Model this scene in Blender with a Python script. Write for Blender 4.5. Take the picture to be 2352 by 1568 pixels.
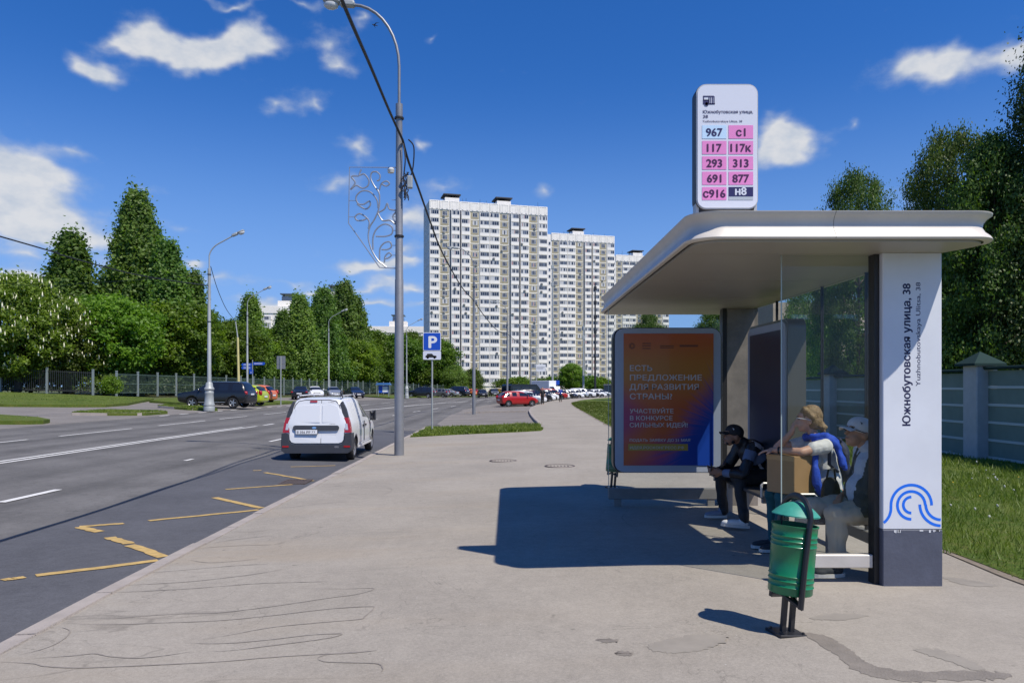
import bpy, bmesh, math, random
import numpy as np
from mathutils import Vector, Matrix, Euler
for _o in list(bpy.data.objects): bpy.data.objects.remove(_o)
SC = bpy.context.scene
COL = SC.collection
R = math.radians
random.seed(7); RNG = np.random.default_rng(7)

# ------------------------------------------------------------------ camera
cam_d = bpy.data.cameras.new('camera'); cam = bpy.data.objects.new('camera', cam_d); COL.objects.link(cam)
cam.location = (0, 0, 1.55); cam.rotation_euler = (R(90), 0, 0)
cam_d.sensor_width = 36; cam_d.lens = 26.02; cam_d.shift_y = 0.0438
cam_d.clip_start = .05; cam_d.clip_end = 3000
SC.camera = cam
F_, CX_, HV_, CH_ = 1700., 1176., 887., 1.55      # photo measures: focal length, centre column, horizon row, eye height

# ------------------------------------------------------------------ world, sun, exposure
SUN_VEC = Vector((1.37, -1.25, 2.72)).normalized()
SUN_EL = math.asin(SUN_VEC.z); SUN_AZ = math.atan2(SUN_VEC.x, SUN_VEC.y)
SKY_STRENGTH = 0.125; SUN_STRENGTH = 4.7
SC.view_settings.view_transform = 'Standard'; SC.view_settings.look = 'None'
SC.view_settings.exposure = 0.2; SC.view_settings.gamma = 1.0; SC.view_settings.use_curve_mapping = False
SC.cycles.max_bounces = 6; SC.cycles.transparent_max_bounces = 24
SC.cycles.use_denoising = True

world = bpy.data.worlds.new('World'); SC.world = world; world.use_nodes = True
def build_world():
    nt = world.node_tree; N = nt.nodes; L = nt.links; N.clear()
    out = N.new('ShaderNodeOutputWorld'); bg = N.new('ShaderNodeBackground'); bg.inputs[1].default_value = SKY_STRENGTH
    sky = N.new('ShaderNodeTexSky'); sky.sky_type = 'NISHITA'; sky.sun_disc = False
    sky.sun_elevation = SUN_EL; sky.sun_rotation = SUN_AZ
    sky.air_density = 1.0; sky.dust_density = 0.0; sky.ozone_density = 5.0; sky.altitude = 200
    tcs = N.new('ShaderNodeTexCoord'); lift = N.new('ShaderNodeVectorMath'); lift.operation = 'MULTIPLY_ADD'; L.new(tcs.outputs['Generated'], lift.inputs[0])
    lift.inputs[1].default_value = (1, 1, .92); lift.inputs[2].default_value = (0, 0, .07); nrm = N.new('ShaderNodeVectorMath'); nrm.operation = 'NORMALIZE'; L.new(lift.outputs[0], nrm.inputs[0]); L.new(nrm.outputs[0], sky.inputs[0])
    hs = N.new('ShaderNodeHueSaturation'); hs.inputs['Saturation'].default_value = 1.3; hs.inputs['Value'].default_value = 1.0; hs.inputs['Hue'].default_value = .513
    L.new(sky.outputs[0], hs.inputs['Color'])
    tc = N.new('ShaderNodeTexCoord')
    sep = N.new('ShaderNodeSeparateXYZ'); L.new(tc.outputs['Generated'], sep.inputs[0])
    def math_(op, a, b=None, c=None, clamp=False):
        n = N.new('ShaderNodeMath'); n.operation = op; n.use_clamp = clamp
        for i, v in enumerate((a, b, c)):
            if v is None: continue
            if hasattr(v, 'links'): L.new(v, n.inputs[i])
            else: n.inputs[i].default_value = v
        return n.outputs[0]
    az = math_('ARCTAN2', sep.outputs[0], sep.outputs[1]); el = math_('ARCSINE', sep.outputs[2])
    cmb = N.new('ShaderNodeCombineXYZ'); L.new(az, cmb.inputs[0]); L.new(el, cmb.inputs[1])
    def noise(scale, detail, src, rough=.55):
        n = N.new('ShaderNodeTexNoise'); n.inputs['Scale'].default_value = scale; n.inputs['Detail'].default_value = detail
        n.inputs['Roughness'].default_value = rough; L.new(src, n.inputs['Vector']); return n
    stretch = N.new('ShaderNodeVectorMath'); stretch.operation = 'MULTIPLY'; L.new(cmb.outputs[0], stretch.inputs[0]); stretch.inputs[1].default_value = (1, 1.5, 1)
    wn = noise(11, 3, stretch.outputs[0], .6)
    wv = N.new('ShaderNodeVectorMath'); wv.operation = 'SUBTRACT'; L.new(wn.outputs['Color'], wv.inputs[0]); wv.inputs[1].default_value = (.5, .5, .5)
    ws = N.new('ShaderNodeVectorMath'); ws.operation = 'MULTIPLY'; L.new(wv.outputs[0], ws.inputs[0]); ws.inputs[1].default_value = (.085, .06, 0)
    pos = N.new('ShaderNodeVectorMath'); pos.operation = 'ADD'; L.new(cmb.outputs[0], pos.inputs[0]); L.new(ws.outputs[0], pos.inputs[1])
    # clouds: centre column, centre row, half width, half height (photo measures turned into directions), weight
    C = [(372,100,62,40,1),(440,120,70,34,1),(545,96,52,40,1),(585,104,60,34,1),(300,118,55,20,.9),(480,125,80,26,.9),(205,155,42,22,.95),(262,182,40,20,.95),
         (760,110,62,34,.62),(785,160,42,20,.6),(828,45,28,20,.6),(625,240,50,26,.6),(715,245,42,18,.6),(820,345,36,26,.72),(770,415,65,26,.62),(968,320,26,16,.7),(1010,420,60,24,.45),
         (40,430,80,70,1),(20,390,60,46,1),(135,408,60,30,.62),(90,485,110,28,.6),(60,520,110,34,1),(160,542,100,24,1),(180,355,40,12,.5),(440,515,46,16,.45),(300,490,60,14,.4),
         (1245,440,30,26,.62),(1785,330,56,50,.95),(1830,330,54,28,.85),(1800,290,40,30,.85),(1955,292,26,16,.6),(2110,150,76,32,1),(2180,150,40,34,.9),(2300,135,56,30,.8),(2350,130,50,34,.8),
         (830,606,90,16,.8),(890,600,70,18,.7),(450,602,34,14,.9),(950,590,50,14,.7),(955,490,50,46,.85),(945,655,60,14,.7),(640,700,70,18,.8),(720,665,56,14,.8),(870,700,60,12,.6),(800,690,90,12,.6),
         (30,660,80,24,.9),(80,640,70,20,.8),(975,700,60,12,.6),(600,720,90,14,.6),(700,0,70,12,.5),(520,2,60,9,.6),(980,80,22,14,.45),(1720,430,50,26,.3),(2060,470,60,26,.4),(120,690,120,22,.8),(250,600,60,14,.5),(60,590,80,18,.7),(520,640,70,16,.55),(880,640,50,16,.7),(930,560,46,16,.7),(560,690,60,16,.6),(680,640,60,12,.5),(840,660,70,14,.6),(1010,500,40,30,.6),(330,420,60,12,.35)]
    dirs = []
    for u, v, a, b, w in C:
        t = (u-CX_)/F_; A = math.atan(t); E = math.atan((HV_-v)/F_*math.cos(A))
        dirs.append((A, E, a/F_, b/F_*1.0, w))
    rr = random.Random(3)
    for i in range(12):                       # the same kind of fair-weather cloud goes on all round
        A = rr.uniform(.75, 2*math.pi-.75); A = A if A < math.pi else A-2*math.pi
        E = abs(rr.gauss(.1, .28)); s = rr.uniform(.5, 1.3)
        dirs.append((A, E, .05*s, .018*s, rr.uniform(.5, 1)))
    acc = None
    for A, E, ra, rb, w in dirs:
        s = N.new('ShaderNodeMapping'); L.new(pos.outputs[0], s.inputs['Vector']); k = 1/1.9
        s.inputs['Scale'].default_value = (k/ra, k/rb, 0); s.inputs['Location'].default_value = (-A*k/ra, -E*k/rb, 0)
        d = N.new('ShaderNodeTexGradient'); d.gradient_type = 'QUADRATIC_SPHERE'; L.new(s.outputs[0], d.inputs[0])
        acc = math_('MULTIPLY', d.outputs['Fac'], w*1.5) if acc is None else math_('MULTIPLY_ADD', d.outputs['Fac'], w*1.5, acc)
    n2 = noise(26, 5, stretch.outputs[0], .62)
    dens = math_('ADD', acc, math_('MULTIPLY', math_('SUBTRACT', n2.outputs['Fac'], .5), .95))
    mr = N.new('ShaderNodeMapRange'); mr.interpolation_type = 'SMOOTHSTEP'; L.new(dens, mr.inputs[0])
    mr.inputs[1].default_value = .12; mr.inputs[2].default_value = 1.25; mr.inputs[3].default_value = 0; mr.inputs[4].default_value = .93
    up = math_('MULTIPLY_ADD', sep.outputs[2], 18, .3, True)
    fac = math_('MULTIPLY', mr.outputs[0], up)
    ramp = N.new('ShaderNodeValToRGB'); cr = ramp.color_ramp
    cr.elements[0].position = .25; cr.elements[0].color = (.52, .60, .72, 1); cr.elements[1].position = .8; cr.elements[1].color = (.80, .81, .83, 1)
    n3 = noise(34, 3, stretch.outputs[0], .6)
    L.new(math_('MULTIPLY_ADD', n3.outputs['Fac'], 1.1, math_('MULTIPLY_ADD', mr.outputs[0], .55, -.4)), ramp.inputs[0])
    cs = N.new('ShaderNodeVectorMath'); cs.operation = 'SCALE'; L.new(ramp.outputs[0], cs.inputs[0]); cs.inputs['Scale'].default_value = .80/SKY_STRENGTH
    hz = N.new('ShaderNodeMapRange'); hz.interpolation_type = 'SMOOTHERSTEP'; L.new(sep.outputs[2], hz.inputs[0])       # the paler air low over the horizon, all round
    hz.inputs[1].default_value = -.02; hz.inputs[2].default_value = .42; hz.inputs[3].default_value = .85; hz.inputs[4].default_value = 0
    hm = N.new('ShaderNodeMix'); hm.data_type = 'RGBA'; L.new(hz.outputs[0], hm.inputs['Factor']); L.new(hs.outputs[0], hm.inputs['A']); hm.inputs['B'].default_value = (1.75, 3.1, 5.9, 1)
    mix = N.new('ShaderNodeMix'); mix.data_type = 'RGBA'; L.new(fac, mix.inputs['Factor']); L.new(hm.outputs['Result'], mix.inputs['A']); L.new(cs.outputs[0], mix.inputs['B'])
    L.new(mix.outputs['Result'], bg.inputs[0]); L.new(bg.outputs[0], out.inputs[0])
build_world()
world.cycles.sampling_method = 'MANUAL'; world.cycles.sample_map_resolution = 256
sun_d = bpy.data.lights.new('sun', 'SUN'); sun_d.energy = SUN_STRENGTH; sun_d.angle = R(.53); sun_d.color = (1, .935, .84)
sun = bpy.data.objects.new('sun', sun_d); COL.objects.link(sun); sun.location = SUN_VEC*60
sun.rotation_euler = SUN_VEC.to_track_quat('Z', 'Y').to_euler()

# ------------------------------------------------------------------ helpers
class MB:
    """collects shapes; build() links them as one mesh object"""
    def __init__(s): s.v = []; s.f = []; s.m = []
    def add(s, vs, fs, mi=0):
        o = len(s.v); s.v += [tuple(p) for p in vs]
        for f in fs: s.f.append(tuple(i+o for i in f)); s.m.append(mi)
        return s
    def box(s, x0, x1, y0, y1, z0, z1, mi=0, bev=0):
        if bev > 0:
            b = min(bev, (x1-x0)*.45, (y1-y0)*.45, (z1-z0)*.45)
            vs = []; idx = {}
            for i, (X, sx) in enumerate(((x0, 1), (x1, -1))):
                for j, (Y, sy) in enumerate(((y0, 1), (y1, -1))):
                    for k, (Z, sz) in enumerate(((z0, 1), (z1, -1))):
                        idx[i, j, k, 0] = len(vs); vs.append((X, Y+sy*b, Z+sz*b))
                        idx[i, j, k, 1] = len(vs); vs.append((X+sx*b, Y, Z+sz*b))
                        idx[i, j, k, 2] = len(vs); vs.append((X+sx*b, Y+sy*b, Z))
            fs = []
            for i in (0, 1): fs.append([idx[i, j, k, 0] for j, k in ((0, 0), (0, 1), (1, 1), (1, 0))][::(1 if i == 0 else -1)])
            for j in (0, 1): fs.append([idx[i, j, k, 1] for i, k in ((0, 0), (1, 0), (1, 1), (0, 1))][::(1 if j == 0 else -1)])
            for k in (0, 1): fs.append([idx[i, j, k, 2] for i, j in ((0, 0), (0, 1), (1, 1), (1, 0))][::(1 if k == 0 else -1)])
            for a in (0, 1):
                for c in (0, 1):
                    fs.append([idx[0, a, c, 1], idx[1, a, c, 1], idx[1, a, c, 2], idx[0, a, c, 2]])
                    fs.append([idx[a, 0, c, 0], idx[a, 1, c, 0], idx[a, 1, c, 2], idx[a, 0, c, 2]])
                    fs.append([idx[a, c, 0, 0], idx[a, c, 1, 0], idx[a, c, 1, 1], idx[a, c, 0, 1]])
                    for d in (0, 1): fs.append([idx[a, c, d, 0], idx[a, c, d, 1], idx[a, c, d, 2]])
            return s.add(vs, fs, mi)
        vs = [(x0,y0,z0),(x1,y0,z0),(x1,y1,z0),(x0,y1,z0),(x0,y0,z1),(x1,y0,z1),(x1,y1,z1),(x0,y1,z1)]
        return s.add(vs, [(0,3,2,1),(4,5,6,7),(0,1,5,4),(1,2,6,5),(2,3,7,6),(3,0,4,7)], mi)
    def tube(s, pts, r, n=8, mi=0, cap=True, flat=1.0):
        pts = [Vector(p) for p in pts]; rs = r if isinstance(r, (list, tuple)) else [r]*len(pts)
        o = len(s.v); up = None; m = len(pts)
        for i, p in enumerate(pts):
            t = (pts[min(i+1, m-1)]-pts[max(i-1, 0)])
            t = t.normalized() if t.length > 1e-9 else Vector((0, 0, 1))
            if up is None:
                ref = Vector((0, 0, 1)) if abs(t.z) < .9 else Vector((0, 1, 0)); up = (ref-t*ref.dot(t)).normalized()
            else:
                up = up-t*up.dot(t); up = up.normalized() if up.length > 1e-6 else Vector((1, 0, 0))
            sd = t.cross(up)
            for k in range(n):
                a = 2*math.pi*k/n; s.v.append(tuple(p+rs[i]*(math.cos(a)*up*flat+math.sin(a)*sd)))
        for i in range(m-1):
            for k in range(n):
                a = o+i*n+k; b = o+i*n+(k+1) % n
                s.f.append((a, b, b+n, a+n)); s.m.append(mi)
        if cap:
            s.f.append(tuple(o+k for k in range(n))[::-1]); s.m.append(mi)
            s.f.append(tuple(o+(m-1)*n+k for k in range(n))); s.m.append(mi)
        return s
    def lathe(s, prof, n=16, mi=0, c=(0, 0, 0), axis='z', a0=0, a1=2*math.pi, caps=True):
        o = len(s.v); full = abs(a1-a0-2*math.pi) < 1e-6; cols = n if full else n+1
        for r, z in prof:
            for k in range(cols):
                a = a0+(a1-a0)*k/n; x, y = r*math.cos(a), r*math.sin(a)
                p = (x, y, z) if axis == 'z' else ((z, x, y) if axis == 'x' else (y, z, x))
                s.v.append((p[0]+c[0], p[1]+c[1], p[2]+c[2]))
        for i in range(len(prof)-1):
            for k in range(n):
                k2 = (k+1) % cols
                s.f.append((o+i*cols+k, o+i*cols+k2, o+(i+1)*cols+k2, o+(i+1)*cols+k)); s.m.append(mi)
        if full and caps:
            if prof[0][0] > 1e-5: s.f.append(tuple(o+k for k in range(cols))[::-1]); s.m.append(mi)
            if prof[-1][0] > 1e-5: s.f.append(tuple(o+(len(prof)-1)*cols+k for k in range(cols))); s.m.append(mi)
        return s
    def prism(s, poly, y0, y1, mi=0):
        """polygon in x,z pushed from y0 to y1"""
        n = len(poly); vs = [(x, y0, z) for x, z in poly]+[(x, y1, z) for x, z in poly]
        fs = [tuple(range(n)), tuple(range(2*n-1, n-1, -1))]+[(i, i+n, (i+1) % n+n, (i+1) % n) for i in range(n)]
        return s.add(vs, fs, mi)
    def xf(s, M, start=0):
        for i in range(start, len(s.v)): s.v[i] = tuple(M @ Vector(s.v[i]))
        return s
    def mesh(s, name, mats, smooth=False, recalc=True):
        me = bpy.data.meshes.new(name); me.from_pydata(s.v, [], s.f)
        for m in (mats if isinstance(mats, (list, tuple)) else [mats]): me.materials.append(m)
        if max(s.m, default=0) > 0: me.polygons.foreach_set('material_index', s.m)
        if recalc:
            bm = bmesh.new(); bm.from_mesh(me); bmesh.ops.recalc_face_normals(bm, faces=bm.faces); bm.to_mesh(me); bm.free()
        if smooth: set_smooth(me, 42 if smooth is True else smooth)
        me.update(); return me
    def build(s, name, mats, parent=None, smooth=False, loc=None, rot=None):
        return link(name, s.mesh(name, mats, smooth), parent, loc, rot)
def set_smooth(me, deg=42):
    bm = bmesh.new(); bm.from_mesh(me); ang = R(deg)
    for f in bm.faces: f.smooth = True
    for e in bm.edges: e.smooth = not (len(e.link_faces) == 2 and e.calc_face_angle(0) > ang)
    bm.to_mesh(me); bm.free()
def link(name, data, parent=None, loc=None, rot=None):
    o = bpy.data.objects.new(name, data); COL.objects.link(o)
    if parent is not None: o.parent = parent
    if loc is not None: o.location = loc
    if rot is not None: o.rotation_euler = rot
    return o
def tag(o, label, cat, group=None, kind=None):
    if label: o['label'] = label
    if cat: o['category'] = cat
    if group: o['group'] = group
    if kind: o['kind'] = kind
    return o
def thing(name, label, cat, loc=(0, 0, 0), rz=0, group=None):
    o = link(name, None, None, loc, (0, 0, rz)); o.empty_display_size = .2
    return tag(o, label, cat, group)
def struct(o): o['kind'] = 'structure'; return o
def copy_tree(o, parent=None):
    c = o.copy(); COL.objects.link(c)
    if parent is not None: c.parent = parent
    for ch in o.children: copy_tree(ch, c)
    return c
WORK = bpy.data.scenes.new('workbench')
def eval_mesh(o, name):
    '''mesh of an object that is linked only to the work scene, with its modifiers applied'''
    with bpy.context.temp_override(scene=WORK, view_layer=WORK.view_layers[0]):
        dg = bpy.context.evaluated_depsgraph_get(); dg.update()
        me = bpy.data.meshes.new_from_object(o.evaluated_get(dg))
    me.name = name; return me
def rebase(t, loc):
    '''put the empty at the foot of its thing without moving the parts'''
    loc = Vector(loc); t.location = t.location+loc
    for c in t.children: c.location = c.location-loc
    return t
def np_mesh(name, verts, faces, mats, matidx=None, smooth=False):
    """verts (n,3), faces (m,k) arrays"""
    me = bpy.data.meshes.new(name); k = faces.shape[1]; m = len(faces)
    me.vertices.add(len(verts)); me.vertices.foreach_set('co', np.asarray(verts, np.float32).ravel())
    me.loops.add(m*k); me.loops.foreach_set('vertex_index', faces.astype(np.int32).ravel())
    me.polygons.add(m); me.polygons.foreach_set('loop_start', np.arange(0, m*k, k, dtype=np.int32)); me.polygons.foreach_set('loop_total', np.full(m, k, np.int32))
    for q in (mats if isinstance(mats, (list, tuple)) else [mats]): me.materials.append(q)
    if matidx is not None: me.polygons.foreach_set('material_index', np.asarray(matidx, np.int32))
    me.update(calc_edges=True); me.validate()
    if smooth: me.polygons.foreach_set('use_smooth', np.ones(m, bool))
    return me

# ------------------------------------------------------------------ materials
def mat(name, col, rough=.6, metal=0., spec=.5, var=None, bump=None, coat=0., sub=None):
    """var = (scale, amount[, detail]) brightness mottling; bump = (scale, strength)"""
    m = bpy.data.materials.new(name); m.use_nodes = True; nt = m.node_tree; N = nt.nodes; L = nt.links
    p = N['Principled BSDF']; p.inputs['Base Color'].default_value = (*col, 1); p.inputs['Roughness'].default_value = rough
    p.inputs['Metallic'].default_value = metal; p.inputs['Specular IOR Level'].default_value = spec
    if coat: p.inputs['Coat Weight'].default_value = coat; p.inputs['Coat Roughness'].default_value = .05
    if var or bump: tc = N.new('ShaderNodeTexCoord')
    if var:
        n = N.new('ShaderNodeTexNoise'); n.inputs['Scale'].default_value = var[0]; n.inputs['Detail'].default_value = var[2] if len(var) > 2 else 5
        n.inputs['Roughness'].default_value = .65; L.new(tc.outputs['Object'], n.inputs['Vector'])
        mr = N.new('ShaderNodeMapRange'); mr.inputs[1].default_value = .25; mr.inputs[2].default_value = .75
        mr.inputs[3].default_value = 1-var[1]; mr.inputs[4].default_value = 1+var[1]; L.new(n.outputs['Fac'], mr.inputs[0])
        s = N.new('ShaderNodeVectorMath'); s.operation = 'SCALE'; s.inputs[0].default_value = col; L.new(mr.outputs[0], s.inputs['Scale'])
        L.new(s.outputs[0], p.inputs['Base Color'])
    if bump:
        n = N.new('ShaderNodeTexNoise'); n.inputs['Scale'].default_value = bump[0]; n.inputs['Detail'].default_value = 4; L.new(tc.outputs['Object'], n.inputs['Vector'])
        b = N.new('ShaderNodeBump'); b.inputs['Strength'].default_value = bump[1]; b.inputs['Distance'].default_value = .02
        L.new(n.outputs['Fac'], b.inputs['Height']); L.new(b.outputs[0], p.inputs['Normal'])
    return m
def node_graph(m):
    """small toolbox for the hand-made ground materials"""
    nt = m.node_tree; N = nt.nodes; L = nt.links
    class G: pass
    g = G(); g.N = N; g.L = L; g.p = N['Principled BSDF']
    g.pos = N.new('ShaderNodeNewGeometry').outputs['Position']
    def put(sock, v):
        if hasattr(v, 'links'): L.new(v, sock)
        else: sock.default_value = v
    def ma(op, a, b=None, c=None, clamp=False):
        n = N.new('ShaderNodeMath'); n.operation = op; n.use_clamp = clamp
        for i, v in enumerate((a, b, c)):
            if v is not None: put(n.inputs[i], v)
        return n.outputs[0]
    def vm(op, a, b):
        n = N.new('ShaderNodeVectorMath'); n.operation = op; put(n.inputs[0], a)
        put(n.inputs['Scale' if op == 'SCALE' else 1], b); return n.outputs[0]
    def noise(scale, detail=4, src=None, rough=.6, dist=0):
        n = N.new('ShaderNodeTexNoise'); n.inputs['Scale'].default_value = scale; n.inputs['Detail'].default_value = detail
        n.inputs['Roughness'].default_value = rough; n.inputs['Distortion'].default_value = dist
        L.new(src if src is not None else g.pos, n.inputs['Vector']); return n.outputs['Fac']
    def rng(v, a, b, c=0., d=1., smooth=True):
        n = N.new('ShaderNodeMapRange'); n.interpolation_type = 'SMOOTHSTEP' if smooth else 'LINEAR'
        put(n.inputs[0], v)
        for i, x in enumerate((a, b, c, d)): n.inputs[i+1].default_value = x
        return n.outputs[0]
    def mix(f, a, b):
        n = N.new('ShaderNodeMix'); n.data_type = 'RGBA'; put(n.inputs['Factor'], f)
        for k, v in (('A', a), ('B', b)): put(n.inputs[k], v if hasattr(v, 'links') else (*v, 1))
        return n.outputs['Result']
    def bump(h, strength, dist=.02):
        n = N.new('ShaderNodeBump'); n.inputs['Strength'].default_value = strength; n.inputs['Distance'].default_value = dist
        L.new(h, n.inputs['Height']); L.new(n.outputs[0], g.p.inputs['Normal'])
    def sepxyz(v):
        n = N.new('ShaderNodeSeparateXYZ'); L.new(v, n.inputs[0]); return n.outputs
    g.ma, g.vm, g.noise, g.rng, g.mix, g.bump, g.sep = ma, vm, noise, rng, mix, bump, sepxyz
    return g
def asphalt(name, col, speck=.25, blotch=.16, marks=False, wear=False):
    m = mat(name, col, .88, spec=.25); g = node_graph(m)
    fine = g.ma('ADD', g.ma('MULTIPLY', g.noise(150, 2), .55), g.ma('MULTIPLY', g.noise(48, 3), .45)); mid = g.noise(9, 5); big = g.noise(.55, 4)
    k = g.ma('ADD', g.rng(fine, .3, .7, 1-speck, 1+speck, False), g.ma('ADD', g.rng(mid, .25, .75, -blotch*.6, blotch*.6), g.rng(big, .25, .75, -blotch, blotch)))
    c = g.vm('SCALE', col, k)
    if wear:      # wheel tracks polished lighter along each lane
        x = g.sep(g.pos)
        lane = g.ma('ABSOLUTE', g.ma('SINE', g.ma('MULTIPLY_ADD', x[0], math.pi/1.82, g.ma('MULTIPLY', g.noise(.15, 2), 1.4))))
        c = g.vm('SCALE', c, g.rng(lane, .1, 1, .86, 1.12))
        st = g.vm('MULTIPLY', g.pos, (2.2, .10, 1)); c = g.vm('SCALE', c, g.rng(g.noise(1.0, 4, st), .3, .7, .92, 1.08))
        ck = g.noise(.32, 8, rough=.55, dist=.6); c = g.vm('SCALE', c, g.rng(g.ma('ABSOLUTE', g.ma('SUBTRACT', ck, .5)), 0, .0022, .72, 1))
    if marks:     # dried run-off lines and warm dusty patches on the pavement
        x = g.sep(g.pos)
        st = g.vm('MULTIPLY', g.pos, (.24, 1.15, 1)); n = g.noise(1.0, 3, st, .45, .35)
        sm = g.ma('MULTIPLY', g.rng(g.ma('ABSOLUTE', g.ma('SUBTRACT', n, .53)), 0, .006, 1, 0), g.rng(g.noise(.6, 2), .42, .6))
        n2 = g.noise(1.6, 3, g.vm('MULTIPLY', g.pos, (.2, 1.0, 1)), .4, .5)
        sm2 = g.ma('MULTIPLY', g.rng(g.ma('ABSOLUTE', g.ma('SUBTRACT', n2, .47)), 0, .005, 1, 0), g.rng(g.noise(.45, 2), .45, .62))
        lines = g.ma('MULTIPLY', g.ma('MAXIMUM', sm, sm2), g.rng(x[0], -3.1, .9, 1, 0))
        warm = g.ma('MULTIPLY', g.rng(g.noise(.8, 4, st), .45, .75), g.rng(x[0], -3, 1.5, .5, .08))
        c = g.mix(warm, c, (col[0]*1.08, col[1]*.98, col[2]*.84))
        c = g.vm('SCALE', c, g.ma('SUBTRACT', 1, g.ma('MULTIPLY', lines, .25)))
        spots = g.rng(g.noise(5.5, 2), .73, .76); c = g.vm('SCALE', c, g.ma('SUBTRACT', 1, g.ma('MULTIPLY', spots, .3)))
        lit = g.rng(g.noise(38, 1), .80, .82); c = g.mix(g.ma('MULTIPLY', lit, .55), c, (.62, .6, .56))
        ck = g.noise(.5, 7, rough=.5, dist=.8); c = g.vm('SCALE', c, g.rng(g.ma('ABSOLUTE', g.ma('SUBTRACT', ck, .44)), 0, .0018, .78, 1))
    g.L.new(c, g.p.inputs['Base Color']); g.bump(g.ma('ADD', fine, g.ma('MULTIPLY', mid, .6)), .35, .006)
    return m
def grass_mat(name, c1, c2, c3, scale=1.0):
    m = mat(name, c1, .8, spec=.2); g = node_graph(m)
    a = g.noise(.6*scale, 4); b = g.noise(7*scale, 5); f = g.noise(60*scale, 2)
    c = g.mix(g.rng(a, .35, .65), c1, c2); c = g.mix(g.rng(b, .45, .75), c, c3)
    c = g.vm('SCALE', c, g.rng(f, .25, .75, .6, 1.4)); g.L.new(c, g.p.inputs['Base Color']); g.bump(g.ma('ADD', b, f), .8, .05)
    return m
def leaf_mat(name, c1, c2, trans=.35, scale=.5):
    m = bpy.data.materials.new(name); m.use_nodes = True; nt = m.node_tree; N = nt.nodes; L = nt.links; N.clear()
    out = N.new('ShaderNodeOutputMaterial'); geo = N.new('ShaderNodeNewGeometry'); tc = N.new('ShaderNodeTexCoord')
    nz = N.new('ShaderNodeTexNoise'); nz.inputs['Scale'].default_value = scale; nz.inputs['Detail'].default_value = 3; L.new(tc.outputs['Object'], nz.inputs['Vector'])
    ad = N.new('ShaderNodeMath'); ad.operation = 'MULTIPLY_ADD'; ad.inputs[1].default_value = .45; L.new(geo.outputs['Random Per Island'], ad.inputs[0])
    ms = N.new('ShaderNodeMapRange'); ms.inputs[1].default_value = .3; ms.inputs[2].default_value = .7; ms.inputs[3].default_value = 0; ms.inputs[4].default_value = .6
    L.new(nz.outputs['Fac'], ms.inputs[0]); L.new(ms.outputs[0], ad.inputs[2])
    mx = N.new('ShaderNodeMix'); mx.data_type = 'RGBA'; mx.inputs['A'].default_value = (*c1, 1); mx.inputs['B'].default_value = (*c2, 1); L.new(ad.outputs[0], mx.inputs['Factor'])
    oi = N.new('ShaderNodeObjectInfo'); ov_ = N.new('ShaderNodeMapRange'); ov_.inputs[3].default_value = .62; ov_.inputs[4].default_value = 1.12; L.new(oi.outputs['Random'], ov_.inputs[0])     # no two trees quite the same green
    oh = N.new('ShaderNodeHueSaturation'); L.new(mx.outputs['Result'], oh.inputs['Color']); L.new(ov_.outputs[0], oh.inputs['Value']); oq = N.new('ShaderNodeMapRange'); oq.inputs[3].default_value = .485; oq.inputs[4].default_value = .515
    ofr = N.new('ShaderNodeMath'); ofr.operation = 'FRACT'; om = N.new('ShaderNodeMath'); om.operation = 'MULTIPLY'; om.inputs[1].default_value = 7.31; L.new(oi.outputs['Random'], om.inputs[0]); L.new(om.outputs[0], ofr.inputs[0]); L.new(ofr.outputs[0], oq.inputs[0]); L.new(oq.outputs[0], oh.inputs['Hue']); mx = oh
    d = N.new('ShaderNodeBsdfPrincipled'); d.inputs['Roughness'].default_value = .5; d.inputs['Specular IOR Level'].default_value = .35; L.new(mx.outputs[0], d.inputs['Base Color'])
    t = N.new('ShaderNodeBsdfTranslucent'); sc = N.new('ShaderNodeVectorMath'); sc.operation = 'MULTIPLY'; sc.inputs[1].default_value = (1.5, 1.7, .6)
    L.new(mx.outputs[0], sc.inputs[0]); L.new(sc.outputs[0], t.inputs['Color'])
    s = N.new('ShaderNodeMixShader'); s.inputs[0].default_value = trans; L.new(d.outputs[0], s.inputs[1]); L.new(t.outputs[0], s.inputs[2]); L.new(s.outputs[0], out.inputs[0])
    return m
def glass_mat(name, tint=(.9, .95, .92), refl=1.0):
    m = bpy.data.materials.new(name); m.use_nodes = True; nt = m.node_tree; N = nt.nodes; L = nt.links; N.clear()
    out = N.new('ShaderNodeOutputMaterial'); t = N.new('ShaderNodeBsdfTransparent'); t.inputs[0].default_value = (*tint, 1)
    gl = N.new('ShaderNodeBsdfGlossy'); gl.inputs['Roughness'].default_value = .02; gl.inputs[0].default_value = (refl, refl, refl, 1)
    fr = N.new('ShaderNodeFresnel'); geo = N.new('ShaderNodeNewGeometry'); io = N.new('ShaderNodeMapRange')      # thin sheet: the same reflection on both faces
    io.inputs[3].default_value = 1.45; io.inputs[4].default_value = 1/1.45; L.new(geo.outputs['Backfacing'], io.inputs[0]); L.new(io.outputs[0], fr.inputs[0])
    s = N.new('ShaderNodeMixShader'); L.new(fr.outputs[0], s.inputs[0]); L.new(t.outputs[0], s.inputs[1]); L.new(gl.outputs[0], s.inputs[2]); L.new(s.outputs[0], out.inputs[0])
    return m
M = {}
M['pavement'] = asphalt('pavement_asphalt', (.295, .266, .224), .24, .10, marks=True)
M['road'] = asphalt('road_asphalt', (.124, .119, .113), .26, .16, wear=True)
M['lane'] = asphalt('stop_lane_asphalt', (.090, .091, .099), .3, .14)
M['bay'] = asphalt('bay_asphalt', (.20, .182, .165), .2, .12)
M['side'] = asphalt('side_asphalt', (.19, .175, .16), .2, .12)
M['kerb'] = mat('kerb_stone', (.33, .29, .255), .85, var=(3, .18), bump=(60, .4))
M['tar'] = mat('tar_seam', (.035, .037, .045), .6)
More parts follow.
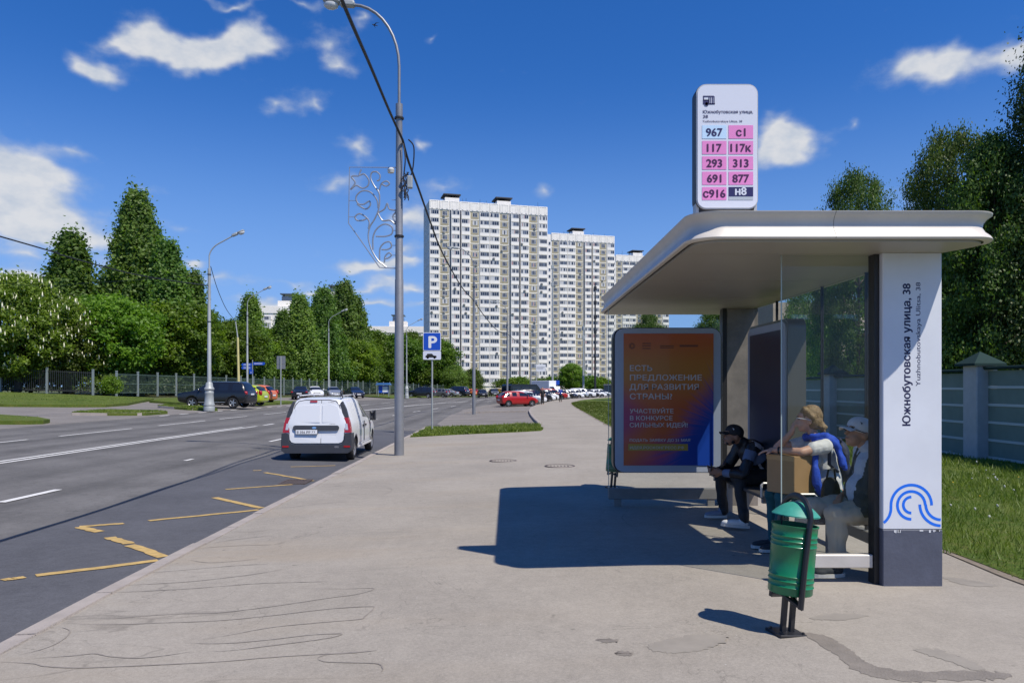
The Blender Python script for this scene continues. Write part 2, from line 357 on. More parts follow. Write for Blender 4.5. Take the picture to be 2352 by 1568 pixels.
M['iron'] = mat('cast_iron', (.11, .085, .075), .7, .3, var=(20, .3))
M['stain'] = mat('wet_stain', (.205, .18, .15), .6, var=(5, .22), bump=(80, .3))
M['stain_line'] = mat('stain_line', (.235, .207, .178), .85, var=(3, .2))
M['white_paint'] = mat('road_white', (.62, .61, .58), .8, var=(14, .25))
M['yellow_paint'] = mat('road_yellow', (.44, .30, .105), .8, var=(10, .3))
M['grass'] = grass_mat('lawn_soil', (.07, .115, .014), (.105, .145, .022), (.14, .145, .035))
M['ground'] = grass_mat('far_ground', (.07, .10, .03), (.09, .10, .045), (.12, .11, .06), .3)
M['blade'] = leaf_mat('grass_blade', (.075, .13, .012), (.20, .235, .04), .3, .8)
M['steel_grey'] = mat('galvanised_pole', (.235, .24, .25), .45, .35, var=(4, .12), bump=(30, .08))
M['pole_light'] = mat('pole_light_grey', (.36, .38, .37), .5, .2, var=(3, .1))
M['black'] = mat('black_rubber', (.012, .012, .013), .7)
M['dark'] = mat('dark_metal', (.03, .03, .032), .45, .3)
M['white'] = mat('white_paint', (.72, .73, .74), .5, var=(2.5, .05))
M['cable'] = mat('cable_black', (.012, .012, .014), .6)
# ------------------------------------------------------------------ the lie of the land (metres, camera above the origin)
def clampf(a, lo, hi): return max(lo, min(hi, a))
def Xc(Y): return -3.375-.0285*(Y-4.88)                 # kerb line of the near pavement
def B(X, Y):
    zs = -.010*clampf(Y-6, 0, 30); xc = Xc(Y); s = xc-X
    if s > 0: return zs-.138+(.02+.02*clampf((Y-10)/40, 0, 1))*min(s, 38)
    return zs-.138*clampf((1.3-X)/(1.3-xc), 0, 1)
def hit(u, v, off=-.14):
    """where a sight line meets the ground: used to turn measures of the photo into plan positions"""
    a, b = 2., 700.
    for _ in range(50):
        m = (a+b)/2
        if CH_-(v-HV_)*m/F_-B((u-CX_)*m/F_, m)-off > 0: a = m
        else: b = m
    return ((u-CX_)*a/F_, a)
def at(u, v, Y): return Vector(((u-CX_)*Y/F_, Y, CH_-(v-HV_)*Y/F_))
def curve(pts, win=8):
    ys = np.arange(pts[0][0]-20, pts[-1][0]+20, .5); xs = np.interp(ys, [p[0] for p in pts], [p[1] for p in pts])
    k = int(win*2)|1; pad = np.pad(xs, k//2, mode='edge'); xs = np.convolve(pad, np.ones(k)/k, 'valid')
    return lambda Y: float(np.interp(Y, ys, xs))
YS = [y for y in np.concatenate([np.arange(-6, 60, 1.), np.arange(60, 160, 2.), np.arange(160, 220, 5)])]
def ribbon(name, Ys, fL, fR, n, off, m, parent=None):
    mb = MB()
    for Y in Ys:
        a, b = fL(Y), fR(Y)
        for k in range(n+1):
            X = a+(b-a)*k/n; mb.v.append((X, Y, B(X, Y)+off))
    for i in range(len(Ys)-1):
        for k in range(n): mb.f.append((i*(n+1)+k, i*(n+1)+k+1, (i+1)*(n+1)+k+1, (i+1)*(n+1)+k)); mb.m.append(0)
    return mb.build(name, m, parent)
def sheet(name, poly, off, m, parent=None, grid=3., skirt=0., skirt_mat=None):
    """a flat patch of ground with any outline, draped over the land; skirt = edge height"""
    bm = bmesh.new(); vs = [bm.verts.new((x, y, 0)) for x, y in poly]; bm.faces.new(vs)
    xs = [p[0] for p in poly]; ys = [p[1] for p in poly]
    for ax, lo, hi in ((0, min(xs), max(xs)), (1, min(ys), max(ys))):
        k = math.ceil((lo+1e-3)/grid)*grid
        while k < hi:
            co = (k, 0, 0) if ax == 0 else (0, k, 0); no = (1, 0, 0) if ax == 0 else (0, 1, 0)
            bmesh.ops.bisect_plane(bm, geom=bm.verts[:]+bm.edges[:]+bm.faces[:], plane_co=co, plane_no=no); k += grid
    bmesh.ops.triangulate(bm, faces=bm.faces)
    if skirt:
        be = [e for e in bm.edges if len(e.link_faces) == 1]
        for v in bm.verts: v.co.z = B(v.co.x, v.co.y)+off
        r = bmesh.ops.extrude_edge_only(bm, edges=be)
        for g in r['geom']:
            if isinstance(g, bmesh.types.BMVert): g.co.z -= skirt
    else:
        for v in bm.verts: v.co.z = B(v.co.x, v.co.y)+off
    bmesh.ops.recalc_face_normals(bm, faces=bm.faces)
    me = bpy.data.meshes.new(name); bm.to_mesh(me); bm.free(); me.materials.append(m)
    return link(name, me, parent)
# base ground to the horizon
gx = [-900, -500, -300, -200, -140, -100, -75]+list(np.arange(-60, 62, 4.))+[75, 100, 140, 200, 300, 500, 900]
gy = [-60, -30, -15]+list(np.arange(-8, 100, 4.))+list(np.arange(100, 220, 10))+[240, 300, 400, 600, 1000, 1800]
mb = MB()
for y in gy:
    for x in gx: mb.v.append((x, y, B(x, y)-.34))
for j in range(len(gy)-1):
    for i in range(len(gx)-1):
        a = j*len(gx)+i; mb.f.append((a, a+1, a+len(gx)+1, a+len(gx))); mb.m.append(0)
struct(mb.build('ground', M['ground']))

XL = curve([(35.5, 1.35), (46, 1.2), (57, 1.25), (66, 1.7), (75, 2.5), (85, 3.8), (100, 6.0), (115, 10), (130, 16.5), (150, 28), (215, 75)], 6)
XR = curve([(-10, 4.03), (20, 4.1), (31, 4.4), (45, 4.9), (59, 5.4), (70, 5.8), (83, 6.6), (100, 9.4), (115, 13.5), (130, 20), (150, 31.5), (215, 79)], 6)
XD = curve([(-10, -11.0), (17, -11.75), (25.5, -11.97), (33, -12.05), (42, -11.95), (58, -11.4), (83, -9.3), (108, -5.6), (131, -2.6), (160, 6), (215, 38)], 8)   # centre line
XE = curve([(-10, -18.0), (20, -18.85), (31, -19.4), (41, -19.2), (50, -18.6), (62, -18.3), (80, -17.6), (100, -16.2), (118, -13.5), (140, -8), (160, -1), (215, 29)], 8)  # far edge
road_right = lambda Y: (Xc(Y)+.02 if Y < 35.5 else XL(Y)+.02)
struct(ribbon('road', YS, XE, road_right, 14, -.14, M['road']))
tarX = lambda Y: -5.93-.068*(Y-8.58) if Y < 24 else -6.98-.02*(Y-24)
struct(ribbon('stop_lane', [y for y in YS if y <= 35], tarX, lambda Y: Xc(Y)+.01, 3, -.135, M['lane']))
pav = struct(ribbon('pavement', [y for y in YS if y <= 35]+[35.5], lambda Y: Xc(Y)+.16, XR, 10, 0, M['pavement']))
pav2 = struct(ribbon('pavement_curve', [35.5]+[y for y in YS if y > 35.6], lambda Y: XL(Y)+.16, XR, 4, 0, M['pavement']))
struct(ribbon('parking_bay', [36.2]+[y for y in YS if 36.5 < y < 190], lambda Y: (Xc(Y)+.2 if Y < 56 else XL(Y)-6.2), lambda Y: XL(Y)-.02, 4, -.134, M['bay']))
struct(ribbon('lawn', YS, lambda Y: XR(Y)+.02+.03*math.sin(Y*3.7), lambda Y: max(XR(Y)+40, 60), 16, .013, M['grass']))
M['dirt'] = mat('dirt_edge', (.20, .165, .125), .95, var=(6, .3), bump=(40, .6))
struct(ribbon('dirt_strip', YS, lambda Y: XR(Y)-.07-.05*math.sin(Y*2.3)-.04*math.sin(Y*5.1), lambda Y: XR(Y)+.12, 3, .008, M['dirt']))
# kerbs of separate stones
def kerb(name, path, zt=.012, depth=.28, w=.16, step=1.0, side=1):
    k = struct(link(name, None)); pts = [Vector((x, y, 0)) for x, y in path]; acc = []; 
    dense = []
    for a, b in zip(pts[:-1], pts[1:]):
        n = max(1, int((b-a).length/.1))
        for i in range(n): dense.append(a.lerp(b, i/n))
    dense.append(pts[-1]); d = 0; start = dense[0]; segs = []
    for a, b in zip(dense[:-1], dense[1:]):
        d += (b-a).length
        if d >= step: segs.append((start, b)); start = b; d = 0
    rr = random.Random(len(segs))
    for a, b in segs:
        t = (b-a).normalized(); nrm = Vector((-t.y, t.x, 0))*-side
        a2 = a+t*.006; b2 = b-t*.006; dz = rr.uniform(-.006, .006); j = rr.uniform(-.006, .006)
        mb = MB(); q = [a2+nrm*j, b2+nrm*j, b2+nrm*(w+j), a2+nrm*(w+j)]
        zz = [B(p.x, p.y)+zt+dz for p in q]; ch = .02
        tp = [a2+nrm*(j+ch), b2+nrm*(j+ch), b2+nrm*(w+j-.004), a2+nrm*(w+j-.004)]
        vs = [(p.x, p.y, z-depth) for p, z in zip(q, zz)]+[(p.x, p.y, z-ch) for p, z in zip(q, zz)]+[(p.x, p.y, z) for p, z in zip(tp, zz)]
        fs = [(8, 9, 10, 11)]
        for o in (0, 4):
            for i in range(4): fs.append((o+i, o+(i+1) % 4, o+4+(i+1) % 4, o+4+i))
        mb.add(vs, fs).build('kerb_stone', M['kerb'], k)
    return k
kerb('kerb', [(Xc(y), y) for y in np.arange(-2, 35.6, .5)], side=1)
kerb('pavement_end_kerb', [(Xc(35.5), 35.5), (1.35, 35.5)], side=-1, zt=.014)
kerb('curved_kerb', [(XL(y), y) for y in np.arange(35.7, 120, .5)], side=1, step=1.5)
kerb('bay_divider_kerb', [(-3.7, 57.6), (1.2, 57.2)], zt=.0, side=1, step=1.2)
# road markings
def stripe(name, pts, w, m, off=-.128, label=None, parent=None):
    mb = MB(); n = len(pts); P = [Vector((x, y, 0)) for x, y in pts]
    for i, p in enumerate(P):
        t = (P[min(i+1, n-1)]-P[max(i-1, 0)]).normalized(); nn = Vector((-t.y, t.x, 0))*w/2
        for q in (p-nn, p+nn): mb.v.append((q.x, q.y, B(q.x, q.y)+off))
    for i in range(n-1): mb.f.append((2*i, 2*i+1, 2*i+3, 2*i+2)); mb.m.append(0)
    return struct(mb.build(name, m, parent))
seg = lambda f, a, b, dx=0: [(f(y)+dx, y) for y in np.arange(a, b+.01, max(.5, (b-a)/40))]
for dx, b in ((-.13, 33.4), (.13, 34.5)): stripe('centre_line', seg(XD, -4, b, dx), .12, M['white_paint'])
for y in np.arange(35.5, 56, 3.2): stripe('centre_dash', seg(XD, y, y+1.9, .1), .14, M['white_paint'])
stripe('centre_line', seg(XD, 57, 190), .20, M['white_paint'])
XN = curve([(-10, -7.7), (11.5, -7.85), (20, -8.15), (27, -8.37), (40, -8.4), (58, -7.8), (83, -5.7), (131, 1), (190, 25)], 6)
for a, b, w in ((1, 5, .13), (11.4, 13.2, .14), (18.3, 19.1, .10), (19.9, 20.25, .09), (25.4, 28.4, .12), (34, 37, .12), (42, 45, .12), (50, 53, .12), (58, 61, .12), (66, 69, .12), (76, 79, .13), (88, 91, .13), (100, 103, .13)): stripe('lane_dash', seg(XN, a, b), w, M['white_paint'])
XF = curve([(-10, -14.9), (22, -15.35), (30, -15.5), (37, -15.62), (46, -15.1), (60, -14.7), (90, -12.8), (131, -7), (190, 16)], 6)
for a, b in ((17, 19), (21, 23.5), (25.2, 30.4), (32.5, 37.7), (39.2, 43), (45.2, 49.2), (52, 56), (60, 64), (68, 72), (77, 81), (86, 90), (96, 100)): stripe('lane_dash', seg(XF, a, b), .11, M['white_paint'])
for y in np.arange(40, 64, 2.2): stripe('edge_dash', seg(XE, y, y+1.0, .15), .14, M['white_paint'])
zz = [[(190,825),(870,740)],[(905,722),(720,655)],[(715,647),(600,612)],[(545,582),(440,555)],[(440,553),(680,535)],[(820,520),(1430,460)],[(1440,450),(1185,392)],[(1240,347),(1610,320)],[(1725,300),(1460,253)],[(10,848),(140,833)],[(1395,243),(1440,241)],[(1600,222),(1850,215)]]
zw = [.11,.13,.13,.13,.10,.10,.12,.09,.10,.09,.08,.08]
for s_, w in zip(zz, zw):
    a, b = (hit(x*.41668, 980+y*.41668) for x, y in s_)
    n = 9; rr = random.Random(int(a[0]*100)); pts = [(a[0]+(b[0]-a[0])*i/n+rr.uniform(-.012, .012), a[1]+(b[1]-a[1])*i/n+rr.uniform(-.012, .012)) for i in range(n+1)]
    stripe('zigzag_marking', pts, w, M['yellow_paint'])
stripe('tar_seam', [(tarX(y)+.03*math.sin(y*1.3), y) for y in np.arange(1, 26, .5)], .07, M['tar'], -.131)
# drain grate and manhole covers
g0 = hit(693, 1108)
gr = thing('drain_grate', 'dark iron drain grate set in the road beside the kerb', 'drain grate', (g0[0]-.12, g0[1], B(*g0)-.132), .03)
mb = MB(); mb.box(-.26, .26, -.33, -.29, 0, .02); mb.box(-.26, .26, .29, .33, 0, .02); mb.box(-.26, -.22, -.29, .29, 0, .02); mb.box(.22, .26, -.29, .29, 0, .02); mb.build('frame', M['iron'], gr)
for i in range(7): MB().box(-.2+i*.06, -.165+i*.06, -.29, .29, .0, .014).build('bar', M['iron'], gr)
for (u, v), lab in (((1156, 1058), 'round iron manhole cover in the pavement, nearer the lamp post'), ((1286, 1070), 'round iron manhole cover in the pavement, nearer the bus shelter')):
    x, y = hit(u, v, 0); h = thing('manhole_cover', lab, 'manhole cover', (x, y, B(x, y)+.002), 0, 'manhole covers in the pavement')
    MB().lathe([(.0, .003), (.27, .003), (.275, .0)], 32).build('cover', M['pavement'], h)
    MB().lathe([(.27, .0), (.275, .009), (.31, .009), (.318, 0)], 32, caps=False).build('ring', M['iron'], h)
    mb = MB()
    for k in range(6): mb.box(-.2+k*.07, -.17+k*.07, -.03-.02*k, .06, .003, .007)
    mb.build('tread', M['iron'], h)
# stains on the pavement by the litter bin
M['stain2'] = mat('damp_stain', (.258, .232, .194), .75, var=(4, .16))
def blot(poly, m, off, seed):
    rr = random.Random(seed); P = [Vector(hit(u, v, 0)) for u, v in poly]; out = []
    for i in range(len(P)):
        a, b, c, d = P[i-1], P[i], P[(i+1) % len(P)], P[(i+2) % len(P)]
        for k in range(9):
            q = k/9; p = .5*((2*b)+(c-a)*q+(2*a-5*b+4*c-d)*q*q+(3*b-a-3*c+d)*q**3); out.append((p.x+rr.gauss(0, .008), p.y+rr.gauss(0, .011)))
    return sheet('stain', out, .002, m, pav, .5)
blot([(1838,1450),(1900,1462),(1950,1490),(1985,1518),(2040,1535),(2110,1540),(2230,1540),(2310,1545),(2318,1556),(2250,1563),(2120,1563),(2020,1558),(1960,1535),(1915,1502),(1870,1472)], M['stain'], .004, 1)
blot([(2100,1490),(2150,1488),(2190,1502),(2240,1520),(2258,1538),(2225,1536),(2175,1518),(2120,1500)], M['stain2'], .004, 2)
blot([(1490,1482),(1530,1468),(1590,1458),(1650,1455),(1670,1465),(1640,1485),(1590,1496),(1540,1498),(1500,1494)], M['stain2'], .004, 3)
blot([(1860,1420),(1910,1408),(1990,1412),(1940,1424)], M['stain2'], .004, 4); blot([(1370,1468),(1400,1466),(1420,1472),(1390,1476)], M['stain'], .004, 5); blot([(1415,1498),(1445,1496),(1450,1503),(1425,1506)], M['stain'], .004, 6); blot([(2165,1325),(2230,1332),(2290,1345),(2220,1344)], M['stain2'], .004, 7)
# dried run-off lines
SL = [[(0,1295),(180,1305),(250,1320),(450,1328),(800,1315),(1200,1295),(1500,1270),(1900,1245),(2080,1230)],[(190,1275),(400,1262),(520,1250),(600,1265),(750,1275),(900,1262),(1060,1238)],[(1045,1190),(1150,1195),(1300,1190),(1500,1172),(1700,1148),(1880,1140),(1830,1160),(1700,1180),(1500,1205),(1300,1230),(1170,1238)],
 [(1100,1175),(1250,1150),(1500,1105),(1750,1080),(1980,1060),(2010,1045),(2060,1000),(2030,990),(1800,1005),(1500,1040),(1200,1068),(900,1080),(600,1090),(440,1090)],[(440,1075),(700,1050),(1000,1030),(1200,1025),(1500,990),(1800,945),(1980,920),(2060,890),(1900,892),(1600,890)],[(620,912),(800,905),(1100,888),(1400,865),(1700,855),(1810,852)],[(660,875),(900,862),(1100,848),(1400,812),(1580,780)],[(810,805),(1000,790),(1300,765),(1480,755)],[(1050,735),(1150,748),(1300,740),(1440,725)],
 [(1750,1280),(1800,1295),(1950,1300),(2080,1305),(2110,1330),(2105,1350)],[(1750,1275),(1800,1255),(1950,1245),(2080,1232)],[(340,1105),(385,1125),(350,1170),(250,1220),(100,1258)],[(1180,640),(1300,620),(1500,600)],[(1280,575),(1400,578),(1520,560)],[(1090,670),(1300,655),(1560,648)],[(1560,450),(1750,425),(1950,410)],[(1690,370),(1900,340),(2120,335),(2160,350),(2110,375)]]
for i, P in enumerate(SL):
    W_ = [Vector((*hit(x*.41668, 980+y*.41668, 0), 0)) for x, y in P]; out = []
    for j in range(len(W_)-1):
        a, b, c, d = W_[max(j-1, 0)], W_[j], W_[j+1], W_[min(j+2, len(W_)-1)]
        for k in range(7): q = k/7; out.append(.5*((2*b)+(c-a)*q+(2*a-5*b+4*c-d)*q*q+(3*b-a-3*c+d)*q**3))
    out.append(W_[-1]); mb = MB(); n = len(out); rr = random.Random(i)
    for j, p in enumerate(out):
        t_ = (out[min(j+1, n-1)]-out[max(j-1, 0)]).normalized(); w = .005*min(1, 4*min(j, n-1-j)/n+.15)*rr.uniform(.6, 1.4)
        for s_ in (-1, 1): mb.v.append((p.x-t_.y*w*s_, p.y+t_.x*w*s_, B(p.x, p.y)+.003+.0003*(j % 2)))
    for j in range(n-1): mb.f.append((2*j, 2*j+1, 2*j+3, 2*j+2)); mb.m.append(0)
    mb.build('stain_line', M['stain_line'], pav)

# ---------------- grass islands, verges and the far side
E_ = lambda u, v: hit(u, v, 0)
def verge(name, poly, off=.03, skirt=.2, struct_=True):
    o = sheet(name, poly, off, M['grass'], None, 3., skirt); return struct(o)
vg = [(Xc(28)+.25, 27.6), (-3.2, 27.9), (-2, 28.6), (0, 29.2), (1.15, 29.8), (1.3, 31), (1.25, 34.9), (-1, 35.2), (-3.0, 35.2), (Xc(35)+.3, 34.8), (Xc(31)+.25, 31)]
verge('verge_by_parking_sign', vg, .02, .05)
sideW = [(XE(y)+.05, y) for y in np.arange(-6, 134, 4.)]
side_poly = sideW+[(XE(y)-9, y) for y in (132, 110, 90, 70)]+[(-32, 60), (-40, 52), (-60, 46), (-60, -6)]
struct(sheet('side_lane', side_poly, -.132, M['side'], None, 4.))
isl1 = [(-60, 26), (-24, 28.3), (-20.1, 30.6), (-19.75, 31.2), (-20.1, 32.2), (-21.5, 33.6), (-26, 35.5), (-60, 38)]
verge('grass_island_near', isl1, .03, .25)
isl2 = [hit(u, v, 0) for u, v in ((165, 947), (251, 948.5), (336, 948.5), (385, 945), (360, 942), (250, 940), (185, 943))]
verge('grass_island_middle', isl2, .02, .25)
isl3 = [hit(u, v, 0) for u, v in ((362, 931.5), (430, 937), (500, 939.5), (480, 934), (440, 931), (380, 928))]
verge('grass_island_lamp', isl3, .02, .22)
for isl, nm in ((isl1[1:6], 'island_kerb_near'), (isl2, 'island_kerb_middle'), (isl3, 'island_kerb_lamp')):
    kerb(nm, [(x, y) for x, y in isl], zt=.022, w=.14, step=1.6, side=-1)
far_lawn = [(-75, 40.5), (-29.5, 43.2), (-27, 45.0), (-25.6, 46.6), (-25.7, 49.5), (-27.5, 55), (-29, 60), (-31, 62.5), (-40, 62.0), (-75, 60)]
verge('far_lawn', far_lawn, .03, .2)
verge('far_strip', [(-27.2, 55.5), (-23.5, 53.5), (-22.8, 56.5), (-26, 64), (-28.5, 66), (-29.5, 62.5)], .03, .2)
verge('far_verge', [(XE(y)-1.2, y) for y in (58, 62, 66, 69)]+[(XE(y)-3.6, y) for y in (69, 64, 59)], .03, .2)
verge('far_verge_bend', [(XE(y)-.9, y) for y in range(102, 132, 6)]+[(XE(y)-6, y) for y in range(130, 100, -6)], .03, .2)
# ------------------------------------------------------------------ apartment towers
M['panel_white'] = mat('facade_white', (.80, .765, .70), .8, var=(.9, .08))
M['panel_cream'] = mat('facade_cream', (.70, .66, .54), .8, var=(.9, .06))
M['panel_beige'] = mat('facade_beige', (.36, .32, .215), .85, var=(1.3, .1))
M['gable'] = mat('gable_panel', (.60, .62, .64), .85, var=(.6, .05))
M['win_frame'] = mat('window_frame_white', (.76, .77, .78), .5)
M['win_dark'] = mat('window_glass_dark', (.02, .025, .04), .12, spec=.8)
M['win_blue'] = mat('window_glass_blue', (.07, .09, .13), .15, spec=.8)
M['win_curtain'] = mat('window_curtain', (.50, .50, .49), .5)
M['win_warm'] = mat('window_curtain_warm', (.36, .22, .21), .5)
M['roof_dark'] = mat('roof_felt', (.05, .05, .055), .8)
M['ac'] = mat('ac_unit', (.42, .42, .40), .5)
M['ac_dark'] = mat('ac_fan', (.05, .05, .05), .6)
FW, FH = 3.6, 2.8
def glazing(w, h, n, seed, kind):
    """a glazed opening: white frame bars proud of n panes"""
    rr = random.Random(seed); mb = MB(); t = .07
    if kind == 'casement':
        cuts = [-w/2, -w/6, w/6, w/2]
    else: cuts = [-w/2+w*i/n for i in range(n+1)]
    for a, b in zip(cuts[:-1], cuts[1:]):
        q = rr.random(); mi = 1 if q < .62 else 2 if q < .8 else 3 if q < .96 else 4
        if kind == 'casement' and rr.random() < .4: mi = 1
        mb.box(a, b, -.02, .02, 0, h, mi)
        if kind == 'balcony' and rr.random() < .3: mb.box(a+t, a+(b-a)*.55, -.026, -.02, .03, h-.03, 3)
    for c in cuts: mb.box(c-t/2, c+t/2, -.07, .0, 0, h, 0)
    for z in (0, h-t): mb.box(-w/2, w/2, -.075, .0, z, z+t, 0)
    if kind == 'casement': mb.box(w/6, w/2, -.075, 0, h*.62, h*.62+t*.8, 0)
    return mb.mesh('window', [M['win_frame'], M['win_dark'], M['win_blue'], M['win_curtain'], M['win_warm']], recalc=True)
WIN = {k: [glazing(w, h, n, 31*i+j, kd) for i in range(9)] for j, (k, w, h, n, kd) in enumerate((('B', 2.75, 1.42, 4, 'balcony'), ('L', 2.95, 1.42, 4, 'balcony'), ('W', 1.62, 1.5, 3, 'casement'), ('N', .8, 1.3, 1, 'balcony')))}
_me = {}
def shared(key, fn):
    if key not in _me: _me[key] = fn()
    return _me[key]
def balcony_mesh(w, d):
    mb = MB(); mb.box(-w/2, w/2, -d, .0, -.18, -.02, 1); mb.box(-w/2, w/2, -d, -d+.1, -.02, 1.02)
    mb.box(-w/2, -w/2+.1, -d+.1, 0, -.02, 1.02); mb.box(w/2-.1, w/2, -d+.1, 0, -.02, 1.02)
    mb.box(-w/2-.02, w/2+.02, -d-.02, -d+.12, 1.02, 1.07)
    for s in (-1, 1): mb.box(s*(w/2-.05)-.05, s*(w/2-.05)+.05, -d, 0, 1.07, 2.62)
    return mb.mesh('balcony', [M['panel_white'], M['panel_cream']])
def panel_mesh(): return MB().box(-1.5, 1.5, -.06, .02, .12, 2.5, 0, .03).mesh('wall_panel', M['panel_beige'])
def band_mesh(): return MB().box(-1.68, 1.68, -.10, .02, 2.56, 2.74, 0, .02).mesh('cornice_band', M['panel_cream'])
def ac_mesh():
    mb = MB().box(-.42, .42, -.34, 0, 0, .6, 0, .03); mb.lathe([(.0, .02), (.24, .02), (.26, 0)], 12, 1, (-.08, -.35, .3), 'y')
    mb.box(-.34, -.3, -.3, .02, -.1, 0, 1); mb.box(.3, .34, -.3, .02, -.1, 0, 1)
    return mb.mesh('air_conditioner', [M['ac'], M['ac_dark']])
LAYOUT = 'LWBBWFFWBBWL'
def tower(label, X, Y, ang, first, seed, nfl=22, name='apartment_tower', zbase=-.6):
    rr = random.Random(seed); t = thing(name, label, 'apartment building', (X, Y, zbase), ang, 'white panel apartment towers')
    n = len(LAYOUT); W = FW*n; D = 13.; z0 = 2.4; top = z0+nfl*FH
    x0 = first*FW
    MB().box(x0, W, 0, D, 0, top+.2).build('wall', M['panel_white'], t)
    MB().box(x0-.02, W+.02, -.08, .02, 0, z0-.15).build('plinth', M['panel_cream'], t)
    mw = 0
    for i in range(first, n):
        c = LAYOUT[i]; xm = (i+.5)*FW
        # parapet panel with its ribs
        mb = MB(); mb.box(xm-FW/2+.04, xm+FW/2-.04, -.28, .35, top+.02, top+3.2, 0, .05)
        for k in (-1, 1):
            mb.box(xm+k*1.25-.07, xm+k*1.25+.07, -.36, -.27, top+.6, top+2.9); mb.box(xm+k*.65-.07, xm+k*.65+.07, -.33, -.27, top+.5, top+2.9)
            mb.box(xm+k*.85-.3, xm+k*.85+.3, -.285, -.281, top+.15, top+.32, 1)
        mb.box(xm-1.3, xm+1.3, -.36, -.27, top+2.9, top+3.0)
        mb.build('parapet_panel', [M['panel_white'], M['win_blue']], t)
        if i > first:
            MB().box(xm-FW/2-.06, xm-FW/2+.06, -.22, .0, .2, top).build('pilaster', M['panel_white' if c != 'W' else 'panel_cream'], t)
        for f in range(nfl):
            z = z0+f*FH
            if c == 'W':
                if f < nfl-0: link('wall_panel', shared('panel', panel_mesh), t, (xm, 0, z))
                link('cornice_band', shared('band', band_mesh), t, (xm, 0, z))
                link('window', rr.choice(WIN['W']), t, (xm+.12, -.06, z+.85))
                if rr.random() < .2: link('air_conditioner', shared('ac', ac_mesh), t, (xm+rr.choice((-.9, .5, -.2)), -.08, z+.12+rr.random()*.2))
            else:
                w, d, off = (2.95, .95, .18) if c == 'B' else (3.3, .35, 0)
                if c == 'F': w = 3.5
                key = ('balc', w, d)
                link('balcony', shared(key, lambda: balcony_mesh(w, d)), t, (xm+off, 0, z))
                link('window', rr.choice(WIN['B' if c == 'B' else 'L']), t, (xm+off, -d+.04, z+1.08))
                if rr.random() < .11: link('air_conditioner', shared('ac', ac_mesh), t, (xm+rr.uniform(-1, 1), -d-.02, z+.15))
        if c == 'B':   # dark strip on the wall, painted shade for the gap beside stacked balconies
            MB().box(xm-FW/2+.1, xm-FW/2+.42, -.04, .0, .5, top).build('shade_strip', M['win_dark'], t)
    if first > 0:
        for f in range(nfl): link('window', rr.choice(WIN['N']), t, (x0-.7, .02, z0+f*FH+.9))
        MB().box(x0-1.6, x0, .06, D, 0, top+2.6).build('stair_wall', M['panel_white'], t)
    else:
        for f in range(nfl+1):
            MB().box(-.14, 0, .05, D-.05, z0+f*FH+.03, z0+f*FH+FH-.03, 0, .03).build('gable_panel', M['gable'], t)
        MB().box(-.12, -.0, .05, D-.05, 0, z0).build('gable_plinth', M['gable'], t)
    MB().box(x0, W, .5, D, top+.25, top+.6).build('roof', M['roof_dark'], t)
    for fx in (.2, .64):
        if fx*W < x0: continue
        r = MB().box(fx*W-2.6, fx*W+2.6, 3, 9, top+.3, top+5.2, 0, .05).box(fx*W-4.6, fx*W+6, 4, 9, top+.3, top+3.9).build('roof_house', M['panel_white'], t)
        mb = MB()
        for sx in (-1, 1): 
            for y in (3.3, 8.7): mb.box(fx*W+sx*2.2-.15, fx*W+sx*2.2+.15, y-.15, y+.15, top+5.2, top+6.1)
        mb.box(fx*W-3.1, fx*W+3.1, 2.6, 9.4, top+6.1, top+6.5); mb.build('vent_canopy', M['roof_dark'], r)
    for k in range(7):
        px = x0+(W-x0)*rr.random(); MB().tube([(px, 2, top+2.8), (px, 2, top+4.2+rr.random()*1.6)], .05, 5).build('antenna', M['dark'], t)
    return t
A1 = math.atan2(11, 42)
tower('tallest looking white and beige tower with its grey end wall in shade', -28.9, 258.2, A1, 0, 11)
def shift_tower(u, y_left_mod, first, lab, seed):
    # u: column of the first visible module's left edge
    Y = y_left_mod; X = (u-CX_)*Y/F_; dx = first*FW
    tower(lab, X-dx*math.cos(A1), Y-dx*math.sin(A1), A1, first, seed)
shift_tower(1266, 314, 4, 'middle white and beige tower stepped behind the nearest tower', 12)
shift_tower(1414, 366, 4, 'farthest white and beige tower, half hidden by the shelter roof', 13)
# lower blocks far behind the trees on the left
def slab(label, u0, u1, vtop, Y, ang, seed, roofh=True):
    rr = random.Random(seed); a = at(u0, vtop, Y); W = (u1-u0)*Y/F_/math.cos(ang); H = a.z+2
    t = thing('apartment_block', label, 'apartment building', (a.x, Y, -2), ang, 'pale blocks behind the left trees')
    MB().box(0, W, 0, 14, 0, H).build('wall', M['panel_white'], t)
    MB().box(-.1, W+.1, -.3, .4, H-2.3, H+.6, 0, .05).build('parapet', M['panel_white'], t)
    nx = int(W/3.6)
    for f in range(5):
        for i in range(nx):
            z = H-5.2-f*2.8
            if i % 4 == 1:
                link('balcony', shared(('balc', 3.3, .35), lambda: balcony_mesh(3.3, .35)), t, (1.8+i*3.6, 0, z-.85)); link('window', rr.choice(WIN['L']), t, (1.8+i*3.6, -.32, z+.25))
            else: link('window', rr.choice(WIN['W']), t, (1.8+i*3.6, -.03, z))
    if roofh:
        fx = W*.62; r = MB().box(fx-4, fx+4, 3, 9, H+.3, H+3.2).build('roof_house', M['panel_white'], t)
        MB().box(fx-2.4, fx+2.4, 3, 9, H+3.2, H+5).box(fx-3, fx+3, 2.5, 9.5, H+5.8, H+6.2).box(fx-2.2, fx-2, 4, 8, H+5, H+5.8).box(fx+2, fx+2.2, 4, 8, H+5, H+5.8).build('vent_canopy', M['win_blue'], r)
    return t
slab('long pale block with flat roof, low between trees and tall tower', 808, 975, 752, 335, .05, 21)
slab('pale block showing above the trees behind the curved street lamps', 582, 700, 706, 300, .10, 22)
